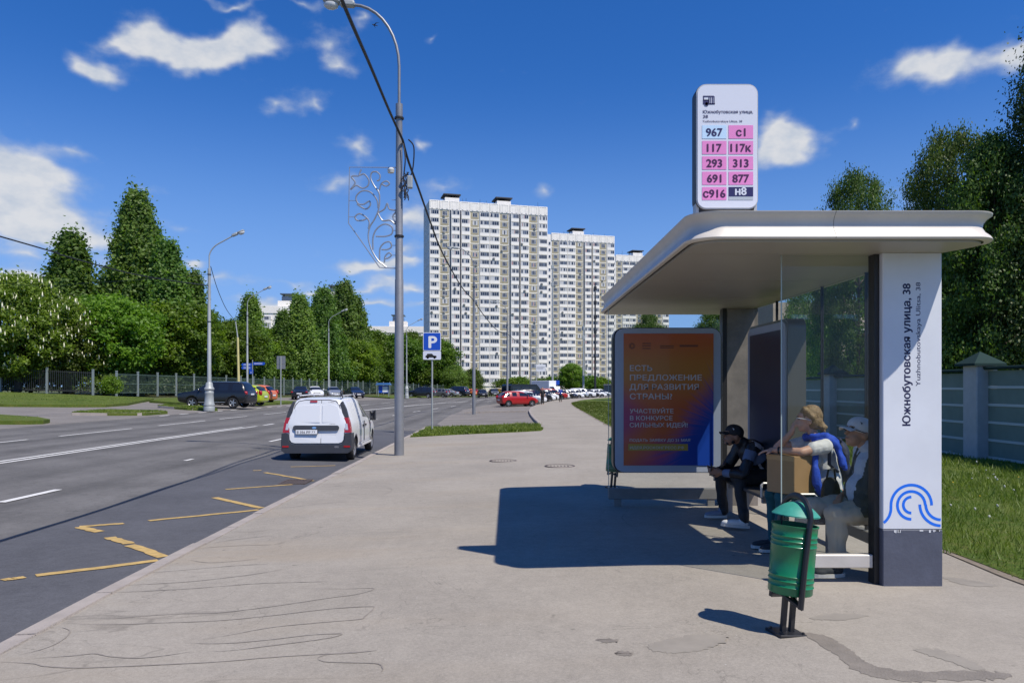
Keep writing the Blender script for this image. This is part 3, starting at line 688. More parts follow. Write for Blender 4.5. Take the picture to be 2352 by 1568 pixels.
slab('narrow pale block peeping out beside the tallest of the middle trees', 728, 790, 684, 330, .1, 23)
# beige building behind the fence on the right, seen through the shelter glass
M['beige_wall'] = mat('beige_brick', (.46, .38, .30), .85, var=(2, .12), bump=(25, .3))
t = thing('beige_building', 'low beige building behind the fence, seen through the shelter glass', 'building', (21.5, 52, -.3), .06)
MB().box(0, 13, 0, 10, 0, 5.8).build('wall', M['beige_wall'], t)
MB().box(-2.6, 5.0, 1.5, 9, 5.8, 7.9).build('upper_storey', M['beige_wall'], t)
MB().box(-.3, 13.3, -.3, .6, 5.6, 5.95).build('cornice', M['panel_cream'], t)
for i in range(4):
    w = MB().box(1.5+i*3, 2.8+i*3, -.08, .0, 2.2, 4.0).build('window', M['win_frame'], t)
    MB().box(1.6+i*3, 2.7+i*3, -.1, -.06, 2.3, 3.9).build('pane', M['win_dark'], w)
# ------------------------------------------------------------------ trees, hedges, fences
M['bark'] = mat('bark', (.10, .08, .06), .9, var=(6, .3), bump=(25, .6))
M['leaf_poplar'] = leaf_mat('leaf_poplar', (.045, .105, .018), (.215, .32, .062), .42, .55)
M['leaf_maple'] = leaf_mat('leaf_maple', (.042, .105, .008), (.19, .30, .024), .42, .6)
M['leaf_chestnut'] = leaf_mat('leaf_chestnut', (.05, .10, .010), (.21, .29, .03), .42, .6)
M['leaf_dark'] = leaf_mat('leaf_dark', (.034, .08, .011), (.18, .275, .045), .38, .9)
M['leaf_larch'] = leaf_mat('leaf_larch', (.028, .058, .014), (.085, .13, .03), .25, .9)
M['flower'] = mat('white_blossom', (.72, .70, .52), .7)
def leaf_cloud(pts, nrm, size, rng, aspect=.62, droop=0.):
    """diamond leaves at points; nrm biases their facing"""
    n = len(pts); d = rng.normal(size=(n, 3)); d /= np.linalg.norm(d, axis=1, keepdims=True)
    nn = nrm*.75+d; nn /= np.linalg.norm(nn, axis=1, keepdims=True)+1e-9
    a = rng.normal(size=(n, 3)); a[:, 2] -= droop; a -= nn*(a*nn).sum(1, keepdims=True); a /= np.linalg.norm(a, axis=1, keepdims=True)+1e-9
    b = np.cross(nn, a); s = (size*rng.uniform(.6, 1.35, n))[:, None]
    v = np.stack([pts-a*s*.5, pts+b*s*.5*aspect+nn*s*.06, pts+a*s*.5, pts-b*s*.5*aspect+nn*s*.06], 1).reshape(-1, 3)
    return v, np.arange(4*n).reshape(n, 4)
def crown_points(kind, h, r, z0, rng, nclump, nleaf, cs):
    P = []; Nn = []
    for c in range(nclump):
        t = rng.random()
        if kind == 'cone':
            t = t**1.15; z = z0+(h-z0)*t; R_ = r*((1-t)**.72*.95+.05)*(1-.25*math.exp(-((t)/.06)**2))
            # ragged upright shoots
            R_ *= rng.uniform(.72, 1.12)
        elif kind == 'round':
            ph = math.acos(1-2*t); z = z0+(h-z0)*(.5-.5*math.cos(ph)); R_ = r*math.sin(ph)**.8*rng.uniform(.75, 1.1)
        elif kind == 'column':
            z = z0+(h-z0)*t; R_ = r*min(1, (1-t)*2.6+.06)**.7*min(1, t*5+.55)*rng.uniform(.78, 1.12)
        a = rng.random()*2*math.pi; rad = R_*math.sqrt(rng.uniform(.35, 1.0)); c0 = np.array([rad*math.cos(a), rad*math.sin(a), z])
        k = rng.uniform(.65, 1.35); m = max(3, int(nleaf*k))
        off = rng.normal(size=(m, 3))*np.array([cs*(.62 if kind == 'cone' else 1), cs*(.62 if kind == 'cone' else 1), cs*(1.45 if kind == 'cone' else .75)])*k
        if kind == 'cone': off[:, 0] += off[:, 2]*.22*math.cos(a); off[:, 1] += off[:, 2]*.22*math.sin(a)
        p = c0+off; P.append(p); o = off/(np.linalg.norm(off, axis=1, keepdims=True)+1e-6)
        rd = np.array([math.cos(a), math.sin(a), .45]); Nn.append(o*.6+rd*.8)
    P = np.concatenate(P); Nn = np.concatenate(Nn); ok = P[:, 2] > z0*.55
    return P[ok], Nn[ok]
def tree_meshes(kind, h, r, z0, seed, nclump, nleaf, cs, lsize, lm, trunk_r=.2, flowers=0, droop=0.):
    rng = np.random.default_rng(seed); rr = random.Random(seed)
    P, Nn = crown_points(kind, h, r, z0, rng, nclump, nleaf, cs)
    v, f = leaf_cloud(P, Nn, lsize, rng, droop=droop); crown = np_mesh('crown', v, f, lm)
    mb = MB(); mb.tube([(0, 0, -.4), (.03, 0, z0*.5), (0, .05, z0), (.06, 0, z0+(h-z0)*.5), (0, 0, z0+(h-z0)*.86)], [trunk_r*1.25, trunk_r, trunk_r*.85, trunk_r*.5, trunk_r*.12], 8)
    for i in range(14):
        a = rr.random()*6.28; zb = z0*.8+(h-z0)*rr.random()*.65; L_ = r*rr.uniform(.4, .85)*(1-.5*(zb-z0)/(h-z0)); upz = L_*rr.uniform(.35, .9)
        d = Vector((math.cos(a), math.sin(a), 0)); mb.tube([Vector((0, 0, zb)), Vector((0, 0, zb+upz*.35))+d*L_*.5, Vector((0, 0, zb+upz))+d*L_], [trunk_r*.36, trunk_r*.22, trunk_r*.06], 5)
    trunk = mb.mesh('trunk', M['bark'], True); fl = None
    if flowers:
        sel = rng.choice(len(P), flowers, replace=False); q = P[sel]*np.array([1.05, 1.05, 1.0]); vs = []; fs = []
        q = q[(np.hypot(q[:, 0], q[:, 1]) > r*.55) | (q[:, 2] > h*.75)]
        for p in q:
            o = len(vs); s = rr.uniform(.20, .32); w = s*.30
            vs += [p+np.array(x) for x in ((w, 0, 0), (0, w, 0), (-w, 0, 0), (0, -w, 0), (0, 0, s*1.7), (0, 0, -.06))]
            fs += [(o, o+1, o+4), (o+1, o+2, o+4), (o+2, o+3, o+4), (o+3, o, o+4), (o+1, o, o+5), (o+2, o+1, o+5), (o+3, o+2, o+5), (o, o+3, o+5)]
        fl = np_mesh('blossom', np.array(vs), np.array(fs), M['flower'])
    return trunk, crown, fl
def plant_tree(name, label, meshes, X, Y, s=1., rz=0., group=None, sz=None, zoff=0):
    t = thing(name, label, 'tree', (X, Y, B(X, Y)+zoff), rz, group); t.scale = (s, s, sz or s)
    link('trunk', meshes[0], t); link('crown', meshes[1], t)
    if meshes[2]: link('blossom', meshes[2], t)
    return t
T = {}
T['poplar_a'] = tree_meshes('cone', 17, 4.6, 2.0, 1, 620, 114, 0.360, 0.322, M['leaf_poplar'], .26)
T['poplar_b'] = tree_meshes('cone', 14, 3.4, 1.8, 2, 420, 114, 0.346, 0.322, M['leaf_poplar'], .22)
T['maple_a'] = tree_meshes('round', 9, 4.0, 1.6, 3, 380, 114, 0.360, 0.294, M['leaf_maple'], .2)
T['maple_b'] = tree_meshes('column', 10.5, 3.0, 1.5, 4, 400, 114, 0.331, 0.294, M['leaf_maple'], .2)
T['chestnut'] = tree_meshes('round', 11, 5.6, 1.5, 5, 560, 121, 0.396, 0.294, M['leaf_chestnut'], .28, 1100)
T['bush'] = tree_meshes('round', 2.6, 1.5, .3, 6, 90, 50, .28, .22, M['leaf_maple'], .06)
T['willow'] = tree_meshes('column', 8, 2.1, 1.0, 7, 200, 114, .42, 0.238, M['leaf_poplar'], .15)
def tree_at(name, label, key, u, vtop, Y, h0, group=None, rz=0, wide=1.0):
    X = (u-CX_)*Y/F_; z = B(X, Y); h = CH_+(HV_-vtop)*Y/F_-z; s = h/h0
    t = plant_tree(name, label, T[key], X, Y, s*wide, rz, group, s); return t
GL = 'trees behind the left fence'
tree_at('chestnut_tree', 'chestnut tree with white flower candles at the left edge', 'chestnut', 40, 645, 68, 11, GL, .4, 1.0)
tree_at('chestnut_tree', 'lower chestnut with white flower candles beside the left poplar', 'chestnut', 150, 705, 71, 11, GL, 2.0, 1.05)
tree_at('poplar_tree', 'tallest pointed poplar on the left, towering over its neighbours', 'poplar_a', 315, 462, 86, 17, GL, 1.0)
tree_at('poplar_tree', 'pointed poplar left of the tallest poplar', 'poplar_b', 163, 555, 84, 14, GL, 2.2, 1.22)
tree_at('poplar_tree', 'pointed poplar right of the tallest poplar', 'poplar_b', 385, 572, 84, 14, GL, .3, 1.1)
tree_at('poplar_tree', 'smaller poplar just left of the near far-side lamp post', 'poplar_b', 440, 640, 90, 14, GL, 4.0, 1.25)
mid = [(245, 690, 74, 'maple_a', 'leafy maple under the poplars above the dark railings'), (320, 715, 76, 'maple_b', 'leafy maple above the gap between the two fences'), (395, 700, 78, 'maple_a', 'leafy maple above the black SUV'),
       (455, 725, 80, 'maple_b', 'leafy maple behind the near far-side lamp post'), (520, 745, 84, 'maple_a', 'leafy maple behind the leaning yellow pole'), (510, 760, 96, 'maple_b', 'tree half hidden behind the leaning pole'),
       (575, 690, 100, 'poplar_b', 'pointed poplar behind the thin curved street lamp'), (620, 760, 90, 'maple_b', 'leafy maple above the blue direction sign'), (650, 725, 108, 'poplar_b', 'pointed poplar behind the back of the grey sign'),
       (690, 690, 104, 'poplar_b', 'tall poplar left of the middle street lamp'), (675, 770, 94, 'maple_a', 'leafy maple above the parked black saloon'), (742, 672, 102, 'poplar_a', 'broad poplar behind the middle street lamp'),
       (790, 662, 100, 'poplar_b', 'tallest tree right of the middle street lamp'), (735, 775, 96, 'maple_b', 'leafy maple above the parked white car'), (815, 690, 104, 'poplar_b', 'poplar leaning over the blue roofed notice board'),
       (800, 780, 100, 'maple_a', 'leafy maple above the parked silver car'), (862, 765, 108, 'maple_b', 'leafy maple left of the vine lamp post'), (905, 775, 116, 'maple_a', 'leafy maple behind the vine lamp post'),
       (945, 768, 122, 'maple_b', 'leafy maple right of the vine lamp post'), (985, 780, 128, 'maple_a', 'leafy maple behind the parking sign'), (1012, 812, 134, 'maple_b', 'leafy maple at the right end of the tree row'),
       (545, 790, 76, 'maple_a', 'low leafy maple behind the lime green car'), (70, 770, 74, 'maple_a', 'low leafy maple at the foot of the chestnuts'), (860, 810, 120, 'maple_a', 'low tree far behind the notice board')]
for i, (u, v, Y, k, lab) in enumerate(mid):
    if u > 277: Y = float(np.interp(u, [0, 277, 393, 571, 720, 836, 963, 1060], [68, 69, 76, 90, 110, 135, 160, 185]))+7+(i*5 % 9)
    h0 = {'maple_a': 9, 'maple_b': 10.5, 'poplar_b': 14, 'poplar_a': 17}[k]
    tree_at('poplar_tree' if 'poplar' in k else 'maple_tree', lab, k, u, v, Y, h0, GL, i*1.37, 1.25 if 'maple' in k else 1.15)
tree_at('maple_tree', 'round green tree in front of the middle tower', 'maple_a', 1313, 838, 205, 9, None, .5, 1.0)
for u, v, Y, k, lab in ((1045, 842, 160, 'willow', 'light green bush left of the second lamp post'), (1085, 850, 170, 'willow', 'light green bush behind the second lamp post'), (1195, 868, 215, 'bush', 'dark shrub in front of the nearest tower entrance'), (1160, 872, 212, 'bush', 'small shrub by the tower wall behind the yellow taxi'), (1270, 868, 210, 'bush', 'shrub right of the white truck'), (1345, 866, 210, 'bush', 'greyish shrub in front of the middle tower'), (1375, 868, 212, 'bush', 'shrub beside the glass kiosk'), (1240, 872, 216, 'bush', 'shrub behind the black minibus')):
    tree_at('shrub', lab, k, u, v, Y, {'willow': 8, 'bush': 2.6}[k], 'shrubs before the towers', u*.1, 1.5)
# right hand trees behind the green fence
T['broad'] = tree_meshes('round', 9, 3.6, 1.0, 11, 330, 210, 0.259, .115, M['leaf_dark'], .2)
T['broad_b'] = tree_meshes('column', 8.5, 2.5, .8, 12, 290, 200, 0.230, .115, M['leaf_dark'], .17)
T['sparse'] = tree_meshes('round', 9, 3.6, 1.0, 17, 260, 110, .38, .18, M['leaf_maple'], .16)
T['larch'] = tree_meshes('cone', 12, 3.4, .8, 13, 520, 170, .30, .10, M['leaf_larch'], .2, droop=1.6)
GR = 'trees behind the green fence'
for u, v, Y, k, h0, w, lab in ((1972, 412, 30, 'broad', 9, .44, 'leafy tree right of the rooftop stop sign'), (2190, 318, 22.5, 'broad', 9, .46, 'tall leafy tree above the right end of the shelter roof'), (2285, 330, 20.0, 'broad_b', 8.5, .62, 'dark dense tree behind the right fence pillar'),
      (2420, 60, 19.5, 'larch', 12, .8, 'feathery drooping conifer at the right edge'), (2290, 480, 22, 'broad_b', 8.5, .8, 'dark tree filling the space above the fence'), (2130, 520, 24, 'broad_b', 8.5, .7, 'dark tree hidden behind the white shelter pillar'),
      (1945, 600, 36, 'sparse', 9, .62, 'leafy tree seen through the shelter glass'), (1855, 650, 46, 'sparse', 9, .5, 'farther tree seen through the shelter glass'), (1640, 715, 66, 'broad_b', 8.5, .9, 'small tree glimpsed above the poster case, right side'), (1490, 722, 96, 'broad_b', 8.5, .9, 'small tree glimpsed above the poster case, left side'),
      (2480, 420, 21, 'broad', 9, .7, 'dark tree just outside the right edge')):
    X = (u-CX_)*Y/F_
    tree_at('leafy_tree' if k != 'larch' else 'larch_tree', lab, k, u, v, Y, h0, GR, u*.37, w)
# ---- green panel fence on the right, piers with pyramid caps
M['pier'] = mat('pier_render', (.44, .425, .41), .85, var=(4, .12), bump=(30, .2))
M['fence_green'] = mat('fence_green', (.165, .215, .175), .7, var=(3, .12))
M['fence_rail'] = mat('fence_rail', (.46, .50, .47), .6)
M['cap_green'] = mat('cap_green', (.018, .04, .036), .85, spec=.2)
fr = thing('panel_fence', 'green panel fence with grey piers and pyramid caps behind the lawn', 'fence', (10.75, 0, 0))
py = [y for y in np.arange(9.2, 62, 3.9)]
for i, y in enumerate(py):
    z = B(10.75, y)-.1
    p = MB().box(-.24, .24, y-.26, y+.26, z, z+2.28, 0, .02).build('pier', M['pier'], fr)
    mb = MB(); mb.add([(-.36, y-.38, z+2.28), (.36, y-.38, z+2.28), (.36, y+.38, z+2.28), (-.36, y+.38, z+2.28), (0, y, z+2.56)], [(0, 1, 4), (1, 2, 4), (2, 3, 4), (3, 0, 4), (3, 2, 1, 0)]); mb.box(-.36, .36, y-.38, y+.38, z+2.23, z+2.279); mb.build('pier_cap', M['cap_green'], p)
    if i < len(py)-1:
        y2 = py[i+1]; a, b = y+.27, y2-.27; n = 5; hh = 1.98/n
        for k in range(n):
            MB().box(.02, .07, a, b, z+.12+k*hh+.03, z+.12+(k+1)*hh-.03).build('panel', M['fence_green'], fr)
            MB().box(-.0, .09, a, b, z+.12+k*hh-.028, z+.12+k*hh+.028).build('rail', M['fence_rail'], fr)
        MB().box(-.1, .18, a-.02, b+.02, z+2.1, z+2.17, 0, .02).build('coping', M['cap_green'], fr)
# ---- steel fences on the left: dark railings, then the grey mesh fence with a hedge behind
M['rail_dark'] = mat('rail_dark', (.055, .06, .062), .5, .4)
M['fence_post'] = mat('fence_post', (.27, .31, .30), .5, .3)
def bar_fence(name, label, path, post_step, h, bar_step, bar_r, pm, bm_, seed=1):
    t = thing(name, label, 'fence', (0, 0, 0)); P = [Vector((x, y, 0)) for x, y in path]
    L_ = [0]
    for a, b in zip(P[:-1], P[1:]): L_.append(L_[-1]+(b-a).length)
    def pt(s):
        s = clampf(s, 0, L_[-1]-1e-4)
        for i in range(len(P)-1):
            if s <= L_[i+1]: return P[i].lerp(P[i+1], (s-L_[i])/(L_[i+1]-L_[i]))
    n = int(L_[-1]/post_step)
    for i in range(n+1):
        p = pt(i*post_step); z = B(p.x, p.y)
        q = MB().box(p.x-.075, p.x+.075, p.y-.075, p.y+.075, z-.2, z+h+.12).build('post', pm, t)
        MB().box(p.x-.10, p.x+.10, p.y-.10, p.y+.10, z+h+.12, z+h+.22, 0, .03).build('post_cap', pm, q)
        if i < n:
            mb = MB(); e = pt((i+1)*post_step); m = max(2, int(post_step/bar_step))
            for k in range(1, m):
                c = p.lerp(e, k/m); zc = B(c.x, c.y); mb.box(c.x-bar_r, c.x+bar_r, c.y-bar_r, c.y+bar_r, zc+.08, zc+h)
            for zz_ in (.15, h*.5 if seed == 2 else .22, h-.12):
                mb.tube([(p.x, p.y, B(p.x, p.y)+zz_), (e.x, e.y, B(e.x, e.y)+zz_)], .025, 4)
            mb.build('bar_panel', bm_, t)
    return t
bar_fence('railing_fence', 'dark upright railings on grey posts beside the far lawn', [(-54.1, 66.3), (-37.6, 66.6)], 4.1, 2.0, .17, .016, M['fence_post'], M['rail_dark'])
bar_fence('mesh_fence', 'long green grey mesh fence along the hedge behind the parked cars', [(-36.6, 68.5), (-35.2, 76), (-32, 90), (-29.5, 110), (-27, 135), (-20, 160), (-12, 180)], 2.9, 1.95, .15, .009, M['fence_post'], mat('mesh_wire', (.10, .15, .13), .5, .2), 2)
def hedge(name, label, path, w, h, seed, lm, n):
    rng = np.random.default_rng(seed); t = thing(name, label, 'hedge'); P = np.array(path); seg_ = rng.integers(0, len(P)-1, n); f = rng.random(n)
    c = P[seg_]*(1-f)[:, None]+P[seg_+1]*f[:, None]; c += rng.normal(size=c.shape)*w*.4
    z = rng.random(n)**.7*h*(.85+.2*np.sin(c[:, 1]*.9)); zb = np.array([B(x, y) for x, y in c]); p = np.column_stack([c, z+zb])
    v, fc = leaf_cloud(p, np.tile([.5, -.6, .6], (n, 1)), .30, rng); link('foliage', np_mesh('foliage', v, fc, lm), t)
    mb = MB(); 
    for k in range(0, n, max(1, n//40)): MB().tube([(c[k, 0], c[k, 1], zb[k]-.1), (c[k, 0]+.1, c[k, 1], zb[k]+h*.6)], .04, 4).build('stem', M['bark'], t)
    return t
M['leaf_hedge'] = leaf_mat('leaf_hedge', (.035, .075, .022), (.075, .13, .035), .25, .4)
hedge('hedge', 'trimmed green hedge behind the grey mesh fence', [(-38.4, 70), (-36.6, 77), (-33.4, 91), (-31, 111), (-28.5, 136), (-21, 162), (-13, 182)], .6, 1.75, 41, M['leaf_hedge'], 34000)
hedge('shrub_border', 'loose dark shrubs behind the dark railings', [(-70, 69.5), (-50, 69.8), (-38, 70.5)], 1.6, 1.9, 42, M['leaf_dark'], 7000)
tree_at('shrub', 'round green bush in the gap between the two left fences', 'bush', 257, 868, 66.5, 2.6, None, 1., .95)
# pale pavilion and gate post glimpsed under the trees
t = thing('pavilion', 'pale pavilion wall in the gap between the left fences', 'building', (-44.0, 84, B(-44, 84)), .1)
MB().box(0, 4.6, 0, 3, 0, 2.5).build('wall', mat('pavilion_wall', (.52, .45, .40), .8, var=(2, .1)), t); MB().box(-.3, 4.9, -.4, 3.3, 2.5, 2.7).build('roof', M['roof_dark'], t)
# ---- grass blades, dandelions
def grass_patch(name, label, inside, area, n, h, seed, w=.006, lm=None):
    rng = np.random.default_rng(seed); x0, x1, y0, y1 = area; P = []
    xs = rng.uniform(x0, x1, n*3); ys = y0+(y1-y0)*rng.random(n*3)**1.6; k = [i for i in range(len(xs)) if inside(xs[i], ys[i])][:n]
    xs = xs[k]; ys = ys[k]; n = len(xs); zb = np.array([B(x, y) for x, y in zip(xs, ys)])
    patch = .55+.9*(np.sin(xs*1.7+np.sin(ys*1.1)*2)*np.sin(ys*1.3+xs*.6)*.5+.5); hh = h*patch*rng.uniform(.5, 1.4, n); a = rng.random(n)*6.283; sc = np.maximum(1, ys/9)
    ww = w*sc; lean = rng.normal(size=(n, 2))*hh[:, None]*.45; c, s = np.cos(a)*ww, np.sin(a)*ww
    b0 = np.column_stack([xs-c, ys-s, zb]); b1 = np.column_stack([xs+c, ys+s, zb]); tp = np.column_stack([xs+lean[:, 0], ys+lean[:, 1], zb+hh])
    v = np.stack([b0, b1, tp], 1).reshape(-1, 3); o = link(name, np_mesh(name, v, np.arange(3*n).reshape(n, 3), lm or M['blade']))
    tag(o, label, 'grass', kind='stuff'); return o
grass_patch('lawn_grass', 'grass growing on the lawn right of the shelter', lambda x, y: x > XR(y)+.02+.06*math.sin(y*7), (3.9, 10.9, 4.2, 22), 60000, .085, 51, .006)
grass_patch('lawn_grass_far', 'grass on the lawn behind the poster case', lambda x, y: x > XR(y)+.02, (4.0, 11, 22, 90), 26000, .07, 52, .008)
from mathutils.geometry import intersect_point_tri_2d
def in_poly(poly):
    def f(x, y):
        c = False; j = len(poly)-1
        for i in range(len(poly)):
            (xi, yi), (xj, yj) = poly[i], poly[j]
            if (yi > y) != (yj > y) and x < (xj-xi)*(y-yi)/(yj-yi)+xi: c = not c
            j = i
        return c
    return f
grass_patch('verge_grass', 'tufty grass on the verge by the parking sign', in_poly(vg), (-4.6, 1.4, 27.5, 35.3), 14000, .11, 53, .008)
for isl, nm, lab, n in ((isl1, 'island_grass', 'grass on the nearest left kerbed island', 5000), (isl2, 'island_grass', 'grass on the middle left kerbed island', 4000), (isl3, 'island_grass', 'grass on the island around the lamp base', 3000), (far_lawn, 'far_lawn_grass', 'grass on the far left lawn', 14000)):
    xs = [max(-50, p[0]) for p in isl]; ys = [p[1] for p in isl]
    grass_patch(nm, lab, in_poly(isl), (min(xs), max(xs), min(ys), max(ys)), n, .055, 54+n, .006)
M['dandelion'] = mat('dandelion_yellow', (.62, .42, .02), .7); M['fluff'] = mat('dandelion_fluff', (.44, .45, .40), .9); M['stalk'] = mat('stalk', (.28, .34, .12), .7)
rr = random.Random(9); mh = [MB(), MB()]; proto = {}
for kind in (0, 1):
    mb = MB(); mb.tube([(0, 0, 0), (.004, 0, .5), (.0, .004, 1)], .012, 4, 1)
    if kind == 0: mb.lathe([(.0, .97), (.10, .99), (.13, 1.03), (.0, 1.07)], 8, 0)
    else: mb.lathe([(.0, .9), (.10, .95), (.14, 1.04), (.10, 1.13), (0, 1.17)], 8, 0)
    proto[kind] = mb.mesh('dandelion', [M['dandelion' if kind == 0 else 'fluff'], M['stalk']])
mbs = [MB(), MB()]
cnt = 0
while cnt < 170:
    y = 4.6+rr.random()**1.7*15; x = XR(y)+.1+rr.random()*6.4
    if x > 10.4: continue
    k = 0 if rr.random() < .28 else 1; s = rr.uniform(.10, .2); c = Vector((x, y, B(x, y))); mb = mbs[k]; o = len(mb.v); lean = Vector((rr.gauss(0, .03), rr.gauss(0, .03), 0))
    for v in proto[k].vertices: mb.v.append(tuple(c+lean*(v.co.z)+Vector((v.co.x*.095, v.co.y*.095, v.co.z*s*.8))))
    for p in proto[k].polygons: mb.f.append(tuple(i+o for i in p.vertices)); mb.m.append(p.material_index)
    cnt += 1
for k, nm, lab in ((0, 'yellow_dandelions', 'yellow dandelions in the lawn right of the shelter'), (1, 'seed_dandelions', 'white seeding dandelions in the lawn right of the shelter')):
    tag(mbs[k].build(nm, [M['dandelion' if k == 0 else 'fluff'], M['stalk']]), lab, 'flowers', kind='stuff')
# ------------------------------------------------------------------ lettering
from mathutils.geometry import tessellate_polygon
def fill_outlines(em, name):
    '''fill letter outlines one stroke contour at a time (contours of one letter may overlap)'''
    nb = {}
    for e in em.edges:
        a, b = e.vertices; nb.setdefault(a, []).append(b); nb.setdefault(b, []).append(a)
    loops = []; seen = set()
    for v0 in range(len(em.vertices)):
        if v0 in seen or v0 not in nb: continue
        lp = [v0]; seen.add(v0); cur = v0
        while True:
            nx = [q for q in nb[cur] if q not in seen]
            if not nx: break
            nxt = cur+1 if cur+1 in nx else nx[0]; lp.append(nxt); seen.add(nxt); cur = nxt
        P = [em.vertices[i].co.to_2d() for i in lp]
        if len(P) > 2: loops.append((sum(P[i-1].x*P[i].y-P[i].x*P[i-1].y for i in range(len(P)))/2, P))
    def inside(p, P):
        c = False
        for i in range(len(P)):
            a, b = P[i-1], P[i]
            if (a.y > p.y) != (b.y > p.y) and p.x < (b.x-a.x)*(p.y-a.y)/(b.y-a.y)+a.x: c = not c
        return c
    outs = []; holes = []
    for i, (A, P) in enumerate(loops):        # a counter runs the other way round than the contour it lies in
        box_ = [q for j, q in enumerate(loops) if j != i and abs(q[0]) > abs(A) and all(inside(p, q[1]) for p in P[::3])]
        own = min(box_, key=lambda q: abs(q[0])) if box_ else None
        if own is not None and own[0]*A < 0: holes.append((P, own))
        else: outs.append([abs(A), P, []])
    for P, own in holes:
        for o in outs:
            if o[1] is own[1]: o[2].append(P)
    vs = []; fs = []
    for _, P, H in outs:
        polys = [[Vector((p.x, p.y, 0)) for p in q] for q in [P]+H]; flat = [p for q in polys for p in q]; o = len(vs); vs += flat
        fs += [tuple(i+o for i in t) for t in tessellate_polygon(polys)]
    me = bpy.data.meshes.new(name); me.from_pydata(vs, [], fs); return me
def text_mesh(s, h=None, w=None, bold=0., name='lettering', m=None, spacing=1.0):
    cu = bpy.data.curves.new('t', 'FONT'); cu.body = s; cu.size = 1;  cu.space_character = spacing; cu.resolution_u = 3
    cu.fill_mode = 'NONE'; o = bpy.data.objects.new('t', cu); em = bpy.data.meshes.new_from_object(o); bpy.data.objects.remove(o); bpy.data.curves.remove(cu)
    me = fill_outlines(em, name); bpy.data.meshes.remove(em)
    n = len(me.vertices); co = np.empty(n*3, np.float32); me.vertices.foreach_get('co', co); co = co.reshape(-1, 3)
    x0 = co[:, 0].min(); cap = .729 if h else 1; W = co[:, 0].max()-x0
    co[:, 0] -= x0
    ys = (h/.72) if h else w/W; xs = (w/W) if w else ys
    out = np.column_stack([co[:, 0]*xs, np.zeros(n), co[:, 1]*ys]); me.vertices.foreach_set('co', out.astype(np.float32).ravel())
    me.materials.clear(); me.materials.append(m); me.update()
    if bold:        # heavier strokes: the outline repeated with a small shift, each a hair deeper
        bm = bmesh.new(); bm.from_mesh(me); src = bm.verts[:]+bm.edges[:]+bm.faces[:]; d = bold*ys*1.1
        for i_, (ax, az) in enumerate(((1, 0), (-1, 0), (0, .7), (0, -.7))):
            r = bmesh.ops.duplicate(bm, geom=src)
            for v in r['geom']:
                if isinstance(v, bmesh.types.BMVert): v.co.x += ax*d; v.co.z += az*d; v.co.y += .0001*(i_+1)
        bm.to_mesh(me); bm.free()
    bm = bmesh.new(); bm.from_mesh(me); bm.faces.ensure_lookup_table(); seen = set(); k_ = 0       # neighbouring strokes a hair apart in depth
    for f0 in bm.faces:
        if f0.index in seen: continue
        stk = [f0]; seen.add(f0.index); vs_ = set()
        while stk:
            f1 = stk.pop(); vs_.update(f1.verts)
            for e1 in f1.edges:
                for f2 in e1.link_faces:
                    if f2.index not in seen: seen.add(f2.index); stk.append(f2)
        for v in vs_: v.co.y -= .00003*(k_ % 5)
        k_ += 1
    bm.to_mesh(me); bm.free()
    return me
def put_text(s, parent, loc, m, h=None, w=None, bold=0., rot=(0, 0, 0), spacing=1.0, center=False, name='lettering'):
    me = text_mesh(s, h, w, bold, name, m, spacing)
    if center:
        W = max(v.co.x for v in me.vertices); loc = Vector(loc)+Matrix.Rotation(rot[1], 3, 'Y') @ Vector((-W/2, 0, 0))
    return link(name, me, parent, loc, rot)
def rrect(x0, x1, z0, z1, r, n=6):
    P = []
    for cx, cz, a in ((x1-r, z1-r, 0), (x0+r, z1-r, 90), (x0+r, z0+r, 180), (x1-r, z0+r, 270)):
        for k in range(n+1): P.append((cx+r*math.cos(R(a+90*k/n)), cz+r*math.sin(R(a+90*k/n))))
    return P
def ribbon_xz(path, w, y, mb, mi=0):
    """flat stroke of width w along points in x,z on the plane y"""
    P = [Vector((p[0], p[1])) for p in path]; o = len(mb.v); n = len(P)
    for i, p in enumerate(P):
        t = (P[min(i+1, n-1)]-P[max(i-1, 0)]).normalized(); q = Vector((-t.y, t.x))*w/2
        mb.v += [(p.x-q.x, y, p.y-q.y), (p.x+q.x, y, p.y+q.y)]
    for i in range(n-1): mb.f.append((o+2*i, o+2*i+1, o+2*i+3, o+2*i+2)); mb.m.append(mi)
    return mb
# ------------------------------------------------------------------ bus shelter
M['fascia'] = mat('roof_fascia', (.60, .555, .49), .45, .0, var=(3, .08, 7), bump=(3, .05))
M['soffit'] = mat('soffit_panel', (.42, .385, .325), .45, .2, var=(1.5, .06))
M['pillar_white'] = mat('pillar_white', (.66, .68, .72), .5, var=(2.2, .06, 7))
M['pillar_base'] = mat('pillar_base', (.075, .083, .115), .65, var=(7, .18), bump=(40, .1))
M['pillar_dark'] = mat('pillar_dark', (.20, .175, .15), .55, var=(3, .35), bump=(20, .1))
M['profile'] = mat('dark_profile', (.035, .032, .03), .45, .4)
M['alu'] = mat('aluminium_bar', (.56, .53, .49), .4, .3, var=(6, .1))
M['alu_shaded'] = mat('aluminium_shaded', (.20, .19, .175), .6, var=(6, .15))  # far and back bars: shade under the roof put into a darker aluminium
M['glass'] = glass_mat('shelter_glass', (.962, .978, .97), .38)
M['glass_edge'] = mat('glass_edge', (.33, .40, .37), .2, spec=.8)
M['bench'] = mat('bench_slat', (.06, .055, .052), .5)
sh = thing('bus_shelter', 'bus shelter with flat curved metal roof, glass walls and white pillar', 'bus shelter', (0, 0, 0))
RX0, RX1, RY0, RY1 = 1.275, 3.51, 5.26, 10.75
